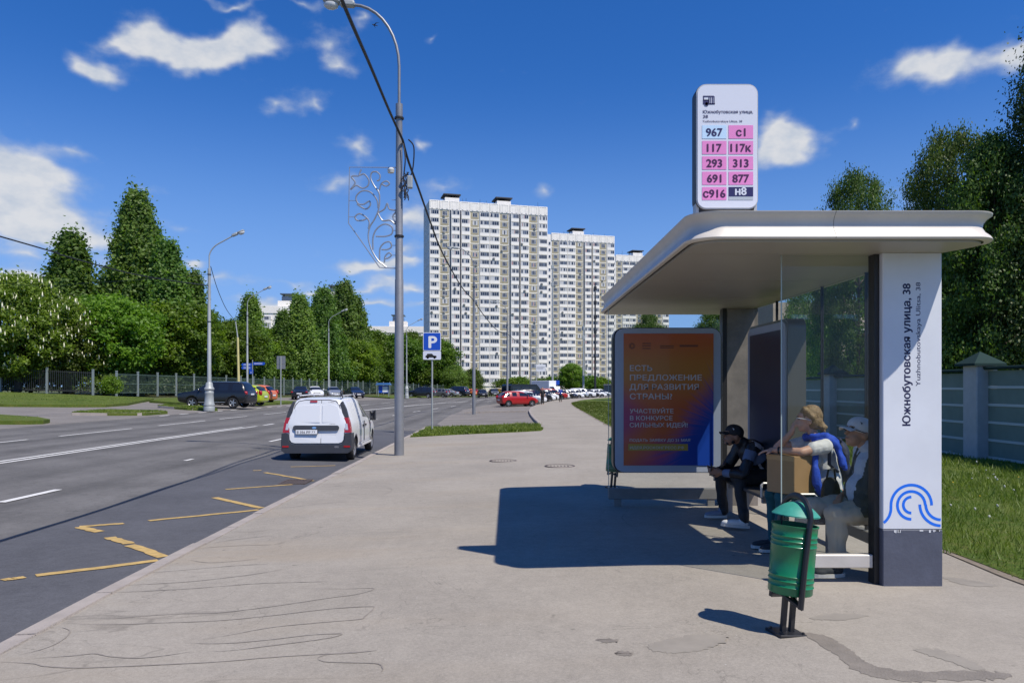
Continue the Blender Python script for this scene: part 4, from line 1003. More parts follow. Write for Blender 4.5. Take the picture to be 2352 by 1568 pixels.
def dens(loop):      # extra points along the straight runs so that they can bend
    out = []
    for i, a in enumerate(loop):
        b = loop[(i+1) % len(loop)]; n = max(1, (30 if math.hypot(b[0]-a[0], b[1]-a[1]) > 3 else 8 if math.hypot(b[0]-a[0], b[1]-a[1]) > .3 else 1))
        out += [(a[0]+(b[0]-a[0])*k/n, a[1]+(b[1]-a[1])*k/n) for k in range(n)]
    return out
def taper(p):      # the back edge runs in a little towards the far end
    x, y = p; q = clampf((y-5.42)/.5, 0, 1); k = q*q*(3-2*q)*.15+max(0, y-6)*.015
    return (x-k*clampf((x-RX0)/(RX1-RX0), 0, 1), y)
mb = MB(); lv = [(2.600, .035), (2.600, .0), (2.612, -.008), (2.635, .002), (2.665, .026), (2.70, .040), (2.735, .036), (2.765, .018), (2.785, -.004), (2.797, -.006), (2.80, .02)]
ns = 0
for z, ins in lv:
    loop = [taper(p) for p in dens(rrect(RX0+ins, RX1-ins, RY0+ins, RY1-ins, .22, 10))]; ns = len(loop)
    mb.v += [(x, y, z+.012*(y-RY0)/5) if z > 2.7 else (x, y, z) for x, y in loop]
for i in range(len(lv)-1):
    for k in range(ns): mb.f.append((i*ns+k, i*ns+(k+1) % ns, (i+1)*ns+(k+1) % ns, (i+1)*ns+k)); mb.m.append(0)
rf = mb.build('roof', M['fascia'], sh, smooth=50)
loop = [taper(p) for p in dens(rrect(RX0+.02, RX1-.02, RY0+.02, RY1-.02, .2, 10))]
MB().add([(x, y, 2.795+.012*(y-RY0)/5) for x, y in loop], [tuple(range(len(loop)))]).build('roof_top', M['fascia'], rf)
jm = MB()
for (za, ia), (zb_, ib) in zip(lv[1:-2], lv[2:-1]): jm.add([(2.300, RY0+ia-.0012, za), (2.3025, RY0+ia-.0012, za), (2.3025, RY0+ib-.0012, zb_), (2.300, RY0+ib-.0012, zb_)], [(0, 1, 2, 3)])
jm.build('joint', M['profile'], rf)
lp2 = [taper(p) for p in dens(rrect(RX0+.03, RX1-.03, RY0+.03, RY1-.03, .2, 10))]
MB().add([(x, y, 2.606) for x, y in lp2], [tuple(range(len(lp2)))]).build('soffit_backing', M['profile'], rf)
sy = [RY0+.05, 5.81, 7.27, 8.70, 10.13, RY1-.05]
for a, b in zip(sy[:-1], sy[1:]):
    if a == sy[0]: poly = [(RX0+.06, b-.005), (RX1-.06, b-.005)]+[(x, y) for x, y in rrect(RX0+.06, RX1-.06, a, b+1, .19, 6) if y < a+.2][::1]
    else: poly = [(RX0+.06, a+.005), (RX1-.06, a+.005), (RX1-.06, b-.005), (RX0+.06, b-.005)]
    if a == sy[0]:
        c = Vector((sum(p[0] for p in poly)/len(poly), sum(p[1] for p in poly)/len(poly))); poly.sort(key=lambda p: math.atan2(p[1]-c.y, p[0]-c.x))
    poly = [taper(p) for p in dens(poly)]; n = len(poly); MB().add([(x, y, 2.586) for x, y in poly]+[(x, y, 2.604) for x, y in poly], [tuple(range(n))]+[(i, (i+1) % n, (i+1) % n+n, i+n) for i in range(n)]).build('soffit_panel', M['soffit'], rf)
# pillars
p1 = MB().box(2.88, 3.34, 5.75, 5.90, .44, 2.588, 0, .006).build('pillar', M['pillar_white'], sh); p1['label'] = 'white pillar with dark blue base'
MB().box(2.879, 3.344, 5.746, 5.904, -.02, .438, 0, .006).build('pillar_base', M['pillar_base'], p1)
rr = random.Random(4)
for k in range(9):
    x = 2.9+rr.random()*.42; MB().box(x, x+rr.uniform(.008, .035), 5.7435, 5.7458, .422+rr.uniform(-.012, .008), .436).build('paint_chip', M['white'], p1)
p2 = MB().box(2.86, 3.28, 9.86, 10.2, -.1, 2.588, 0, .006).build('pillar', M['pillar_dark'], sh); p2['label'] = 'dark brown grey pillar at the far end'
MB().box(2.80, 2.856, 9.84, 9.95, -.05, 2.588).build('pillar_trim', M['profile'], p2)
M['navy'] = mat('navy_print', (.012, .012, .06), .5); M['logo_blue'] = mat('logo_blue', (.012, .16, .78), .4)
put_text('Южнобутовская улица, 38', p1, (3.094, 5.7494, 1.246), M['navy'], h=.060, w=1.100, bold=.034, rot=(0, R(-90), 0))
put_text('Yuzhnobutovskaya Ulitsa, 38', p1, (3.172, 5.7494, 1.551), M['navy'], h=.036, w=.806, bold=.010, rot=(0, R(-90), 0))
def lg(x, y):
    u = (2250+x*.5292)/1.3265; v = (1250+y*.5292)/1.3265; q = at(u, v, 5.75); return (q.x, q.z)
arc = lambda cx, cy, r, a, b, n=22: [lg(cx+r*math.cos(R(a+(b-a)*i/n)), cy+r*math.sin(R(a+(b-a)*i/n))) for i in range(n+1)]
mb = MB(); yl = 5.7490; wl = .0215
ribbon_xz(arc(770, 560, 108, 52, 5, 10)+arc(995, 545, 117, 178, 360), wl, yl, mb)
ribbon_xz(arc(995, 545, 80, 90, 355, 30)+arc(1166, 540, 88, 176, 91, 14), wl, yl, mb)
ribbon_xz(arc(995, 543, 46, 90, 270), wl, yl, mb)
ribbon_xz(arc(1166, 540, 122, 180, 91), wl, yl, mb)
mb.build('wave_emblem', M['logo_blue'], p1)
# glass walls
def pane(x0, x1, y0, y1, z0, z1, parent=sh, ex=None):
    g = MB().box(x0, x1, y0, y1, z0, z1).build('glass_pane', M['glass'], parent)
    if ex is not None: MB().box(ex[0], ex[1], ex[2], ex[3], z0, z1).build('glass_edge', M['glass_edge'], g)
    return g
pane(2.133, 2.838, 5.846, 5.854, .232, 2.584, ex=(2.125, 2.1325, 5.8455, 5.8545))
MB().box(2.84, 2.877, 5.80, 5.90, 0, 2.585).build('end_profile', M['profile'], sh)
MB().box(2.125, 2.838, 5.815, 5.885, .124, .228, 0, .006).build('bottom_bar', M['alu'], sh)
MB().box(2.16, 2.24, 5.82, 5.88, -.02, .122).build('bar_foot', M['alu'], sh)
pane(1.288, 2.496, 9.846, 9.854, .2, 2.584, ex=(1.28, 1.2875, 9.8455, 9.8545)); pane(2.504, 2.798, 9.846, 9.854, .2, 2.584)
MB().box(1.28, 2.798, 9.81, 9.89, .055, .198, 0, .006).build('bottom_bar', M['alu_shaded'], sh)
for x in (1.36, 2.6): MB().box(x, x+.09, 9.82, 9.88, -.1, .053).build('bar_foot', M['alu_shaded'], sh)
ybk = [6.1, 6.72, 7.72]
for a, b in ((5.91, 6.72), (6.73, 7.68), (9.0, 9.83)): pane(3.216, 3.224, a, b, .25, 2.584)
pane(3.216, 3.224, 7.69, 8.99, 2.28, 2.584)
MB().box(3.19, 3.25, 5.91, 9.855, .14, .245, 0, .006).build('bottom_bar', M['alu_shaded'], sh)
for y in (6.725, 7.685, 8.995): MB().box(3.205, 3.235, y-.005, y+.005, .25, 2.584).build('glass_joint', M['profile'], sh)
# bench
bn = thing('bench', 'dark slatted bench along the back wall of the shelter', 'bench', (0, 0, 0))
for k in range(4): MB().box(2.54+k*.118, 2.648+k*.118, 6.12, 9.5, .405, .44, 0, .008).build('slat', M['bench'], bn)
for y in (6.4, 7.55, 8.7, 9.35):
    MB().box(2.55, 3.0, y-.025, y+.025, .36, .404).box(2.72, 2.78, y-.025, y+.025, -.05, .36).build('leg', M['steel_grey'], bn)
for y in (7.42, 6.66): 
    MB().tube([(2.5, y, .44), (2.5, y, .56), (2.52, y, .58), (2.72, y, .58), (2.74, y, .56), (2.74, y, .44)], .012, 6).build('armrest', M['alu'], bn)
# poster case on the far wall
M['case_dark'] = mat('case_dark', (.02, .02, .022), .4, .2); M['case_frame'] = mat('case_frame_grey', (.33, .37, .43), .45, .1, var=(3, .05))
pc = thing('poster_case', 'framed orange and blue poster case on the far glass wall', 'advert panel', (0, 0, 0))
MB().prism(rrect(1.315, 2.715, .43, 2.312, .13), 9.61, 9.80).build('case_body', M['case_dark'], pc)
MB().prism(rrect(1.335, 2.705, .44, 2.302, .12), 9.59, 9.609).build('case_frame', M['case_frame'], pc)
def poster_mat():
    m = mat('poster_print', (.5, .2, .05), .35, spec=.4, coat=.15); nt = m.node_tree; N = nt.nodes; L = nt.links; g = node_graph(m)
    tc = N.new('ShaderNodeTexCoord'); sx = g.sep(tc.outputs['Generated']); x, z = sx[0], sx[2]
    wob = g.ma('MULTIPLY', g.ma('SUBTRACT', g.noise(2.2, 2, tc.outputs['Generated']), .5), .25)
    # streaks fanning out of the lower right corner
    ang = g.ma('ARCTAN2', g.ma('SUBTRACT', z, .27), g.ma('SUBTRACT', 1.25, x)); cmb = N.new('ShaderNodeCombineXYZ'); L.new(g.ma('MULTIPLY', ang, 9), cmb.inputs[0])
    stk = g.ma('MULTIPLY', g.ma('SUBTRACT', g.noise(2.5, 2, cmb.outputs[0]), .5), .55)
    blue = g.rng(g.ma('ADD', g.ma('ADD', g.ma('SUBTRACT', g.ma('MULTIPLY', x, .95), g.ma('MULTIPLY', z, .9)), wob), stk), .17, .62)
    mag = g.ma('MULTIPLY', g.rng(g.ma('ADD', x, g.ma('MULTIPLY', g.ma('ABSOLUTE', g.ma('SUBTRACT', z, .36)), 1.6)), .05, .5, 1, 0), .75)
    bot = g.rng(g.ma('ADD', g.ma('MULTIPLY', z, 1.6), g.ma('ABSOLUTE', g.ma('SUBTRACT', x, .38))), .05, .5, .6, 0)
    c = g.mix(g.rng(g.ma('ABSOLUTE', g.ma('SUBTRACT', z, .72)), 0, .3), (.42, .16, .018), (.44, .085, .014))
    c = g.mix(g.ma('MAXIMUM', mag, bot), c, (.26, .02, .16)); c = g.mix(blue, c, (.008, .045, .27))
    L.new(c, g.p.inputs['Base Color']); return m
M['poster'] = poster_mat(); M['poster_ink'] = mat('poster_white', (.50, .49, .47), .5); M['poster_dim'] = mat('poster_dark_ink', (.12, .04, .02), .5); M['poster_yellow'] = mat('poster_yellow', (.36, .24, .03), .5)
po = MB().box(1.446, 2.609, 9.580, 9.589, .528, 2.233).build('poster', M['poster'], pc)
def pcv(x, y): q = at((1850+x*.3125)/1.3265, (970+y*.3125)/1.3265, 9.58); return q
for s, x, y, x2, cap in (('ЕСТЬ', 222, 510, 438, 54), ('ПРЕДЛОЖЕНИЕ', 222, 602, 922, 54), ('ДЛЯ РАЗВИТИЯ', 218, 693, 892, 54), ('СТРАНЫ?', 222, 785, 632, 54), ('УЧАСТВУЙТЕ', 220, 922, 645, 42), ('В КОНКУРСЕ', 222, 990, 636, 42), ('СИЛЬНЫХ ИДЕЙ!', 220, 1058, 783, 42), ('ПОДАТЬ ЗАЯВКУ ДО 21 МАЯ', 220, 1198, 808, 27)):
    a, b = pcv(x, y), pcv(x2, y); put_text(s, po, (a.x, 9.578, a.z), M['poster_ink'], h=cap*.3125/1.3265*9.58/F_, w=b.x-a.x, bold=.014)
a, b = pcv(205, 1287), pcv(787, 1222); MB().box(a.x, b.x, 9.5785, 9.5795, a.z, b.z).build('yellow_strip', M['poster_yellow'], po)
a, b = pcv(222, 1270), pcv(748, 1270); put_text('ИДЕЯ.РОСКОНГРЕСС.РФ', po, (a.x, 9.577, a.z), M['poster_ink'], h=26*.3125/1.3265*9.58/F_, w=b.x-a.x)
mb = MB(); c = pcv(243, 268)
for k in range(18):
    t = 2*math.pi*k/18; ribbon_xz([(c.x+.018*math.cos(t), c.z+.018*math.sin(t)), (c.x+.042*math.cos(t), c.z+.042*math.sin(t))], .006, 9.5785, mb)
for x0, x1, ys in ((342, 427, (243, 266, 292)), (515, 650, (268, 285)), (705, 885, (262, 272))):
    for y in ys: a, b = pcv(x0, y), pcv(x1, y); ribbon_xz([(a.x, a.z), (b.x, b.z)], .011, 9.5785, mb)
mb.build('small_marks', M['poster_dim'], po)
# second case on the back wall, seen edge-on
pc2 = thing('poster_case', 'dark glazed poster case on the back wall behind the bench', 'advert panel', (0, 0, 0))
M['case_bronze'] = mat('case_bronze', (.17, .155, .125), .35, .5); M['case_glass'] = mat('case_glass', (.03, .035, .05), .3, spec=.3)
s0 = MB().prism(rrect(-8.98, -7.70, .50, 2.262, .10), 2.87, 3.06); s0.xf(Matrix(((0, 1, 0, 0), (-1, 0, 0, 0), (0, 0, 1, 0), (0, 0, 0, 1)))); s0.build('case_body', M['case_bronze'], pc2)
s0 = MB().prism(rrect(-8.95, -7.73, .53, 2.232, .09), 2.852, 2.869); s0.xf(Matrix(((0, 1, 0, 0), (-1, 0, 0, 0), (0, 0, 1, 0), (0, 0, 0, 1)))); s0.build('case_frame', M['case_frame'], pc2)
MB().box(2.842, 2.851, 7.83, 8.85, .62, 2.15).build('glass_front', M['case_glass'], pc2)
# ------------------------------------------------------------------ stop sign on the roof
M['sign_white'] = mat('sign_face', (.66, .68, .75), .4); M['sign_edge'] = mat('sign_edge', (.46, .46, .45), .4, .3)
M['pink'] = mat('sign_pink', (.74, .235, .53), .5); M['plum'] = mat('sign_plum', (.055, .005, .06), .5); M['lightblue'] = mat('sign_light_blue', (.50, .68, .86), .5); M['deepnavy'] = mat('sign_navy', (.012, .010, .09), .5); M['sign_grey'] = mat('sign_strip', (.42, .46, .50), .5)
sg = thing('stop_sign', 'white bus stop sign with pink route numbers standing on the shelter roof', 'sign', (0, 0, 0))
Ys = 5.60
def sv(x, y):   # measures of the sign face
    return (1.404+(x-270)/(950-270)*.450, 2.897+(1468-y)/(1468-88)*.925)
MB().prism(rrect(1.392, 1.862, 2.885, 3.836, .075), Ys+.012, Ys+.12).build('sign_body', M['dark'], sg)
MB().prism(rrect(1.394, 1.860, 2.888, 3.833, .075), Ys-.004, Ys+.011).build('sign_rim', M['sign_edge'], sg)
fc = MB().prism(rrect(1.402, 1.852, 2.897, 3.822, .065), Ys-.010, Ys-.0045).build('sign_face', M['sign_white'], sg)
for x in (1.396, 1.838): MB().box(x, x+.022, Ys+.02, Ys+.11, 2.79, 3.6).build('sign_post', M['sign_edge'], sg)
MB().box(1.419, 1.837, Ys+.03, Ys+.09, 2.835, 2.865).build('sign_foot', M['dark'], sg)
yf = Ys-.0125
rows = [(540, 690), (716, 865), (890, 1038), (1062, 1210), (1235, 1380)]
txt = [('967', 'с1'), ('117', '117к'), ('293', '313'), ('691', '877'), ('с916', 'н8')]
for r_, (y0, y1) in enumerate(rows):
    for c_, (x0, x1) in enumerate(((318, 596), (620, 900))):
        nv = (r_, c_) == (4, 1); lb = (r_, c_) == (0, 0); yb = 1340 if nv else y1
        a = sv(x0, yb); b = sv(x1, y0); MB().box(a[0], b[0], yf, yf+.002, a[1], b[1]).build('route_plate', M['lightblue'] if lb else M['deepnavy'] if nv else M['pink'], fc)
        base = sv((x0+x1)/2, y1-28 if not nv else 1325)
        put_text(txt[r_][c_], fc, (base[0], yf-.002, base[1]), M['sign_white'] if nv else M['deepnavy'] if lb else M['plum'], h=.060, bold=.030, center=True, name='route_number')
a = sv(620, 1380); b = sv(900, 1345); MB().box(a[0], b[0], yf, yf+.002, a[1], b[1]).build('route_strip', M['sign_grey'], fc)
for s, x, y, x2, h, bd in (('Южнобутовская улица,', 328, 405, 898, .0235, .016), ('38', 328, 458, 384, .0235, .016), ('Yuzhnobutovskaya Ulitsa, 38', 322, 505, 775, .0155, .004)):
    p = sv(x, y); q = sv(x2, y); put_text(s, fc, (p[0], yf, p[1]), M['deepnavy'], h=h, w=q[0]-p[0], bold=bd)
mb = MB()
def sb(x0, y0, x1, y1): a = sv(x0, y1); b = sv(x1, y0); mb.box(a[0], b[0], yf, yf+.001, a[1], b[1])
sb(328, 208, 450, 220); sb(330, 220, 340, 262); sb(328, 252, 400, 302); sb(392, 220, 402, 302); sb(412, 220, 420, 302); sb(432, 220, 442, 302); sb(450, 214, 460, 302); sb(396, 292, 464, 304); sb(340, 252, 395, 262)
mb.build('bus_symbol', M['deepnavy'], fc)
mb = MB(); c = sv(368, 298); ring = [(c[0]+.0145*math.cos(t), c[1]+.0145*math.sin(t)) for t in np.linspace(0, 2*math.pi, 20)]; ribbon_xz(ring, .006, yf-.0012, mb); mb.build('bus_symbol_wheel', M['deepnavy'], fc)
mb = MB(); mb.lathe([(0, 0), (.012, 0)], 16, 0, (c[0], yf-.0008, c[1]), 'y'); mb.build('bus_symbol_hub', M['sign_white'], fc)
# ------------------------------------------------------------------ litter bins
M['bin_green'] = mat('bin_green', (.005, .165, .065), .38, var=(5, .18), coat=.2); M['bin_lid'] = mat('bin_lid_teal', (.04, .27, .20), .45, var=(14, .15)); M['bin_frame'] = mat('bin_frame_black', (.016, .016, .018), .35)
def litter_bin(label, X, Y, rz, lidm, bodym):
    t = thing('litter_bin', label, 'litter bin', (X, Y, B(X, Y)), rz, 'litter bins by the shelter'); t.rotation_euler = (0, R(5), rz)
    prof = [(.0, .255), (.128, .255), (.134, .262), (.134, .30), (.139, .305), (.134, .312), (.134, .334), (.139, .34), (.134, .346), (.134, .366), (.139, .372), (.134, .378), (.136, .55), (.141, .556), (.136, .562), (.136, .582), (.141, .588), (.136, .594), (.136, .612), (.141, .618), (.136, .624), (.138, .672), (.143, .676), (.143, .684), (.134, .684), (.131, .60), (.128, .275), (.0, .272)]
    MB().lathe(prof, 32).build('bucket', bodym, t, smooth=60)
    # hoop frame: two uprights joined over the top, slanting link and twin legs
    pts = [(-.025, -.152, .19), (-.018, -.152, .45), (-.005, -.150, .70)]
    pts += [(0, -.15*math.cos(a), .72+.145*math.sin(a)) for a in np.linspace(.1, math.pi-.1, 12)]+[(-.005, .150, .70), (-.018, .152, .45), (-.025, .152, .19)]
    fm = MB().tube(pts, .016, 8, flat=1.3); fm.build('hoop_frame', M['bin_frame'], t, smooth=True)
    for s in (-1, 1):
        MB().tube([(-.025, s*.152, .20), (0, s*.03, .235)], .013, 6).build('bracket', M['bin_frame'], t)
    MB().tube([(-.02, -.16, .195), (-.05, 0, .24), (-.02, .16, .195)], .014, 6).build('cross_bar', M['bin_frame'], t)
    for s in (-.03, .03): MB().box(-.014+s, .014+s, -.014, .014, .008, .24).build('leg', M['bin_frame'], t)
    MB().box(-.10, .10, -.085, .085, -.008, .010, 0, .003).build('foot_plate', M['bin_frame'], t)
    for sx in (-1, 1):
        for sy_ in (-1, 1): MB().lathe([(.0, .024), (.008, .022), (.009, .011)], 8, 0, (sx*.075, sy_*.06, 0)).build('bolt', M['bin_frame'], t)
    # domed lid over a half circle on each side
    mb = MB(); nx, ny = 12, 10
    for j in range(2):
        for i in range(nx+1):
            a = -1+2*i/nx
            for k in range(ny+1):
                b = -1+2*k/ny; rr_ = min(1, math.hypot(a, b)); q = max(abs(a), abs(b)); l_ = math.hypot(a, b)
                sx_, sy2 = (a*q/l_, b*q/l_) if l_ > 0 else (0, 0)
                mb.v.append((sx_*.148, sy2*.138, .745+.082*(1-q*q*.98)-.006*j))
    n1 = (nx+1)*(ny+1)
    for j in range(2):
        for i in range(nx):
            for k in range(ny): o = j*n1+i*(ny+1)+k; mb.f.append((o, o+1, o+ny+2, o+ny+1)); mb.m.append(0)
    mb.build('lid', lidm, t, smooth=True)
    return t
litter_bin('green bucket litter bin with teal lid in front of the near glass wall', 1.73, 4.66, R(14), M['bin_lid'], M['bin_green'])
litter_bin('dark green litter bin half hidden behind the poster case', 1.60, 11.75, R(20), M['bin_green'], M['bin_green'])

rebase(sh, (2.4, 8.0, 0)); rebase(bn, (2.75, 7.8, 0)); rebase(pc, (2.0, 9.7, .4)); rebase(pc2, (2.95, 8.3, .5)); rebase(sg, (1.62, 5.65, 2.79))
# ------------------------------------------------------------------ people
def blob(name, prims, voxel, mats, smooth=4, fold=0., seed=0, paint=None):
    """one continuous surface grown over tapered limbs ('c', p0, r0, p1, r1) and rounded masses ('e', centre, radii, rotation)"""
    mb = MB()
    for p in prims:
        if p[0] == 'c':
            a, b = Vector(p[1]), Vector(p[3]); t = (b-a); L_ = t.length; t.normalize(); pts = []; rs = []
            for k in range(5):
                q = R(90*(1-k/4)); pts.append(a-t*p[2]*math.sin(q)); rs.append(max(.001, p[2]*math.cos(q)))
            for k in range(5):
                q = R(90*k/4); pts.append(b+t*p[4]*math.sin(q)); rs.append(max(.001, p[4]*math.cos(q)))
            mb.tube(pts, rs, 12)
        else:
            o = len(mb.v); mb.lathe([(max(.001, math.sin(R(18*k))), -math.cos(R(18*k))) for k in range(11)], 14)
            rot = Euler(p[3]).to_matrix().to_4x4() if len(p) > 3 else Matrix.Identity(4)
            mb.xf(Matrix.Translation(Vector(p[1])) @ rot @ Matrix.Diagonal((*p[2], 1)), o)
    o = bpy.data.objects.new('w', mb.mesh('w', M['black'])); WORK.collection.objects.link(o)
    m = o.modifiers.new('r', 'REMESH'); m.mode = 'VOXEL'; m.voxel_size = voxel; m.use_smooth_shade = True
    if smooth: s = o.modifiers.new('s', 'SMOOTH'); s.factor = .5; s.iterations = smooth
    me = eval_mesh(o, name); bpy.data.objects.remove(o)
    if fold:
        from mathutils import noise as nz
        nv = len(me.vertices); co = np.empty(nv*3, np.float32); no = np.empty(nv*3, np.float32); me.vertices.foreach_get('co', co); me.vertices.foreach_get('normal', no); co = co.reshape(-1, 3)
        am = np.array([nz.noise((x*9+seed*7.1, y*9, z*9))*.8+nz.noise((x*22, y*22, z*9+seed))*.7 for x, y, z in co.tolist()], np.float32)
        me.vertices.foreach_set('co', (co+no.reshape(-1, 3)*(fold*am)[:, None]).ravel())
    me.materials.clear()
    for q in (mats if isinstance(mats, (list, tuple)) else [mats]): me.materials.append(q)
    if paint:
        for f in me.polygons: f.material_index = paint(f.center)
    me.polygons.foreach_set('use_smooth', np.ones(len(me.polygons), bool)); me.update(); return me
def head_prims(c, yaw, pitch=0., s=1.):
    """skull, jaw, nose, ears and neck root; yaw turns the face (0 = towards -X)"""
    rot = Euler((0, pitch, yaw)); Mx = rot.to_matrix()
    f = lambda x, y, z: Vector(c)+Mx @ Vector((x*s, y*s, z*s)); e = (0, pitch, yaw)
    P = [('e', f(.008, 0, .025), (.098*s, .077*s, .100*s), e), ('e', f(-.030, 0, -.045), (.062*s, .058*s, .072*s), e), ('e', f(-.055, 0, -.09), (.030*s, .034*s, .026*s), e),
         ('c', f(-.088, 0, .010), .010*s, f(-.112, 0, -.028), .013*s), ('e', f(-.082, 0, .035), (.020*s, .055*s, .014*s), e), ('c', f(-.085, -.018, -.062), .011*s, f(-.085, .018, -.062), .011*s)]
    for k in (-1, 1): P.append(('e', f(.012, k*.080, -.010), (.022*s, .010*s, .034*s), e))
    return P, f, Mx
def hand_prims(wr, d, n, s=1., curl=.5, thumb=1):
    """palm and five bent fingers: wr wrist, d pointing direction, n back-of-hand normal"""
    wr, d, n = Vector(wr), Vector(d).normalized(), Vector(n).normalized(); n = (n-d*n.dot(d)).normalized(); sd = d.cross(n); P = []
    P.append(('c', wr, .026*s, wr+d*.03*s, .028*s)); 
    for k in range(4):
        o = (k-1.5)*.019*s; base = wr+d*.085*s+sd*o; P.append(('c', wr+d*.02*s+sd*o*.8, .015*s, base, .012*s))
        L_ = (.072, .082, .076, .060)[k]*s; p = base; dd = d.copy()
        for j in range(3):
            a = curl*(.6 if j == 0 else .9); dd = (dd*math.cos(a)-n*math.sin(a)).normalized(); n2 = n
            q = p+dd*L_*(.45, .32, .25)[j]; P.append(('c', p, (.0105-.001*j)*s, q, (.0095-.001*j)*s)); p = q
    b = wr+d*.025*s+sd*thumb*.025*s; q = b+(d*.6+sd*thumb*.7-n*.35).normalized()*.045*s; P += [('c', b, .015*s, q, .012*s), ('c', q, .0115*s, q+(d*.9-n*.5).normalized()*.032*s, .009*s)]
    return P
def shoe(name, heel, toe, parent, um, sm, s=1., z=None):
    h, t = Vector(heel), Vector(toe); d = (t-h); L_ = d.length; d.normalize(); sd = Vector((0, 0, 1)).cross(d).normalized(); up = d.cross(sd)
    rotm = Matrix((d, sd, up)).transposed(); e = rotm.to_euler()
    pr = [('e', h+d*.05+up*.045, (.055*s, .038*s, .045*s), e), ('e', h+d*L_*.5+up*.035, (L_*.36, .041*s, .034*s), e), ('e', t-d*.06+up*.026, (.065*s, .043*s, .030*s), e), ('c', h+d*.04+up*.05, .036*s, h+d*.045+up*.10, .040*s)]
    o = link(name, blob(name, pr, .009, um, 3), parent)
    mb = MB(); n = 18; loop = []
    for k in range(n):
        a = 2*math.pi*k/n; x = math.cos(a); w = .043*s*(1+.12*x)*abs(math.sin(a))**.75*(1 if math.sin(a) > 0 else -1); loop.append(h+d*(L_*.5-.005+x*(L_*.5+.018))+sd*w)
    mb.add([tuple(p-up*.012) for p in loop]+[tuple(p+up*.016) for p in loop], [tuple(range(n))[::-1], tuple(range(n, 2*n))]+[(k, (k+1) % n, (k+1) % n+n, k+n) for k in range(n)])
    mb.build('sole', sm, o); return o
def cap_hat(name, f, Mx, e, parent, m, s=1., logo=None, low=0.):
    c = f(.006, 0, .055-low); pr = [('e', c, (.108*s, .088*s, .082*s), e), ('e', f(.01, 0, .03-low), (.107*s, .087*s, .05*s), e)]
    o = link(name, blob(name, pr, .008, m, 2), parent)
    mb = MB(); nn = 10
    for j in range(3):
        for k in range(nn+1):
            a = -1+2*k/nn; r = j/2; x = -.085-.085*r*(1-.55*a*a); y = a*.078*(1-.12*r); zz = .032-.020*r-.018*a*a-low
            mb.v.append(tuple(f(x, y, zz)))
    for j in range(2):
        for k in range(nn): q = j*(nn+1)+k; mb.f.append((q, q+1, q+nn+2, q+nn+1)); mb.m.append(0)
    n0 = len(mb.v); mb.v += [tuple(Vector(v)-Mx @ Vector((0, 0, .007))) for v in mb.v]; mb.f += [tuple(i+n0 for i in q)[::-1] for q in mb.f]; mb.m = [0]*len(mb.f)
    for k in range(nn): mb.f.append((2*(nn+1)+k, 2*(nn+1)+k+1, n0+2*(nn+1)+k+1, n0+2*(nn+1)+k)); mb.m.append(0)
    mb.build('visor', m, o, smooth=50)
    if logo: MB().box(-.012, .012, -.002, .002, -.008, .008).build('cap_badge', logo, o, loc=f(-.050, -.070, .075-low), rot=(0, .4, math.atan2(0, 1)-.9))
    return o
def eyes(f, parent, s=1.):
    for k in (-1, 1):
        mb = MB(); mb.lathe([(max(.001, math.sin(R(30*i))*.010*s), -math.cos(R(30*i))*.010*s) for i in range(7)], 8); o = mb.build('eye', M['eye'], parent, True); o.location = f(-.082, k*.032, .008)
        MB().box(-.004, .004, -.016, .016, -.003, .003).build('eyebrow', M['brow'], parent, loc=f(-.093, k*.032, .030))
    MB().box(-.003, .003, -.022, .022, -.003, .003).build('mouth', M['lip'], parent, loc=f(-.0965, 0, -.062))
def skin_mat(name, c):
    m = mat(name, c, .5, spec=.35, var=(18, .08)); p = m.node_tree.nodes['Principled BSDF']
    p.inputs['Subsurface Weight'].default_value = .12; p.inputs['Subsurface Radius'].default_value = (.012, .005, .003); return m
M['skin_tan'] = skin_mat('skin_tan', (.30, .155, .095)); M['skin_fair'] = skin_mat('skin_fair', (.52, .30, .21)); M['skin_old'] = skin_mat('skin_ruddy', (.40, .21, .13))
M['eye'] = mat('eye_dark', (.02, .015, .012), .2); M['brow'] = mat('brow', (.03, .02, .015), .8); M['lip'] = mat('lip', (.22, .08, .07), .5)
M['track_black'] = mat('tracksuit_black', (.012, .012, .014), .45, var=(6, .3), bump=(16, .6)); M['track_blue'] = mat('tracksuit_blue_grey', (.12, .16, .25), .5); M['track_white'] = mat('tracksuit_white', (.55, .56, .60), .55)
M['cloth_black'] = mat('cloth_black', (.014, .014, .016), .7, bump=(18, .6)); M['shoe_white'] = mat('shoe_white', (.68, .67, .65), .6); M['shoe_shaded'] = mat('shoe_white_shaded', (.20, .23, .30), .6); M['sole_white'] = mat('sole_white', (.6, .58, .53), .6)
M['tee'] = mat('tee_white', (.66, .64, .60), .8, var=(3, .05), bump=(14, .5)); M['scarf'] = mat('scarf_blue', (.012, .065, .46), .75, var=(12, .25), bump=(60, .3)); M['teal'] = mat('trousers_teal', (.008, .085, .10), .8, var=(5, .2), bump=(12, .5)); M['navy_pack'] = mat('backpack_navy', (.018, .024, .055), .7, var=(8, .3))
M['hair'] = mat('hair_blond', (.24, .155, .075), .6, var=(30, .35), bump=(70, .5)); M['hair_grey'] = mat('hair_brown', (.16, .10, .06), .7); M['card'] = mat('cardboard', (.36, .215, .095), .8, var=(5, .1)); M['card_tape'] = mat('brown_tape', (.42, .255, .10), .35)
M['vest'] = mat('vest_charcoal', (.030, .036, .042), .8, var=(5, .2)); M['shirt'] = mat('shirt_pale_blue', (.42, .47, .55), .8, var=(40, .12)); M['khaki'] = mat('trousers_beige', (.40, .345, .26), .8, var=(4, .08), bump=(8, .35)); M['cap_white'] = mat('cap_pale', (.60, .60, .60), .75)

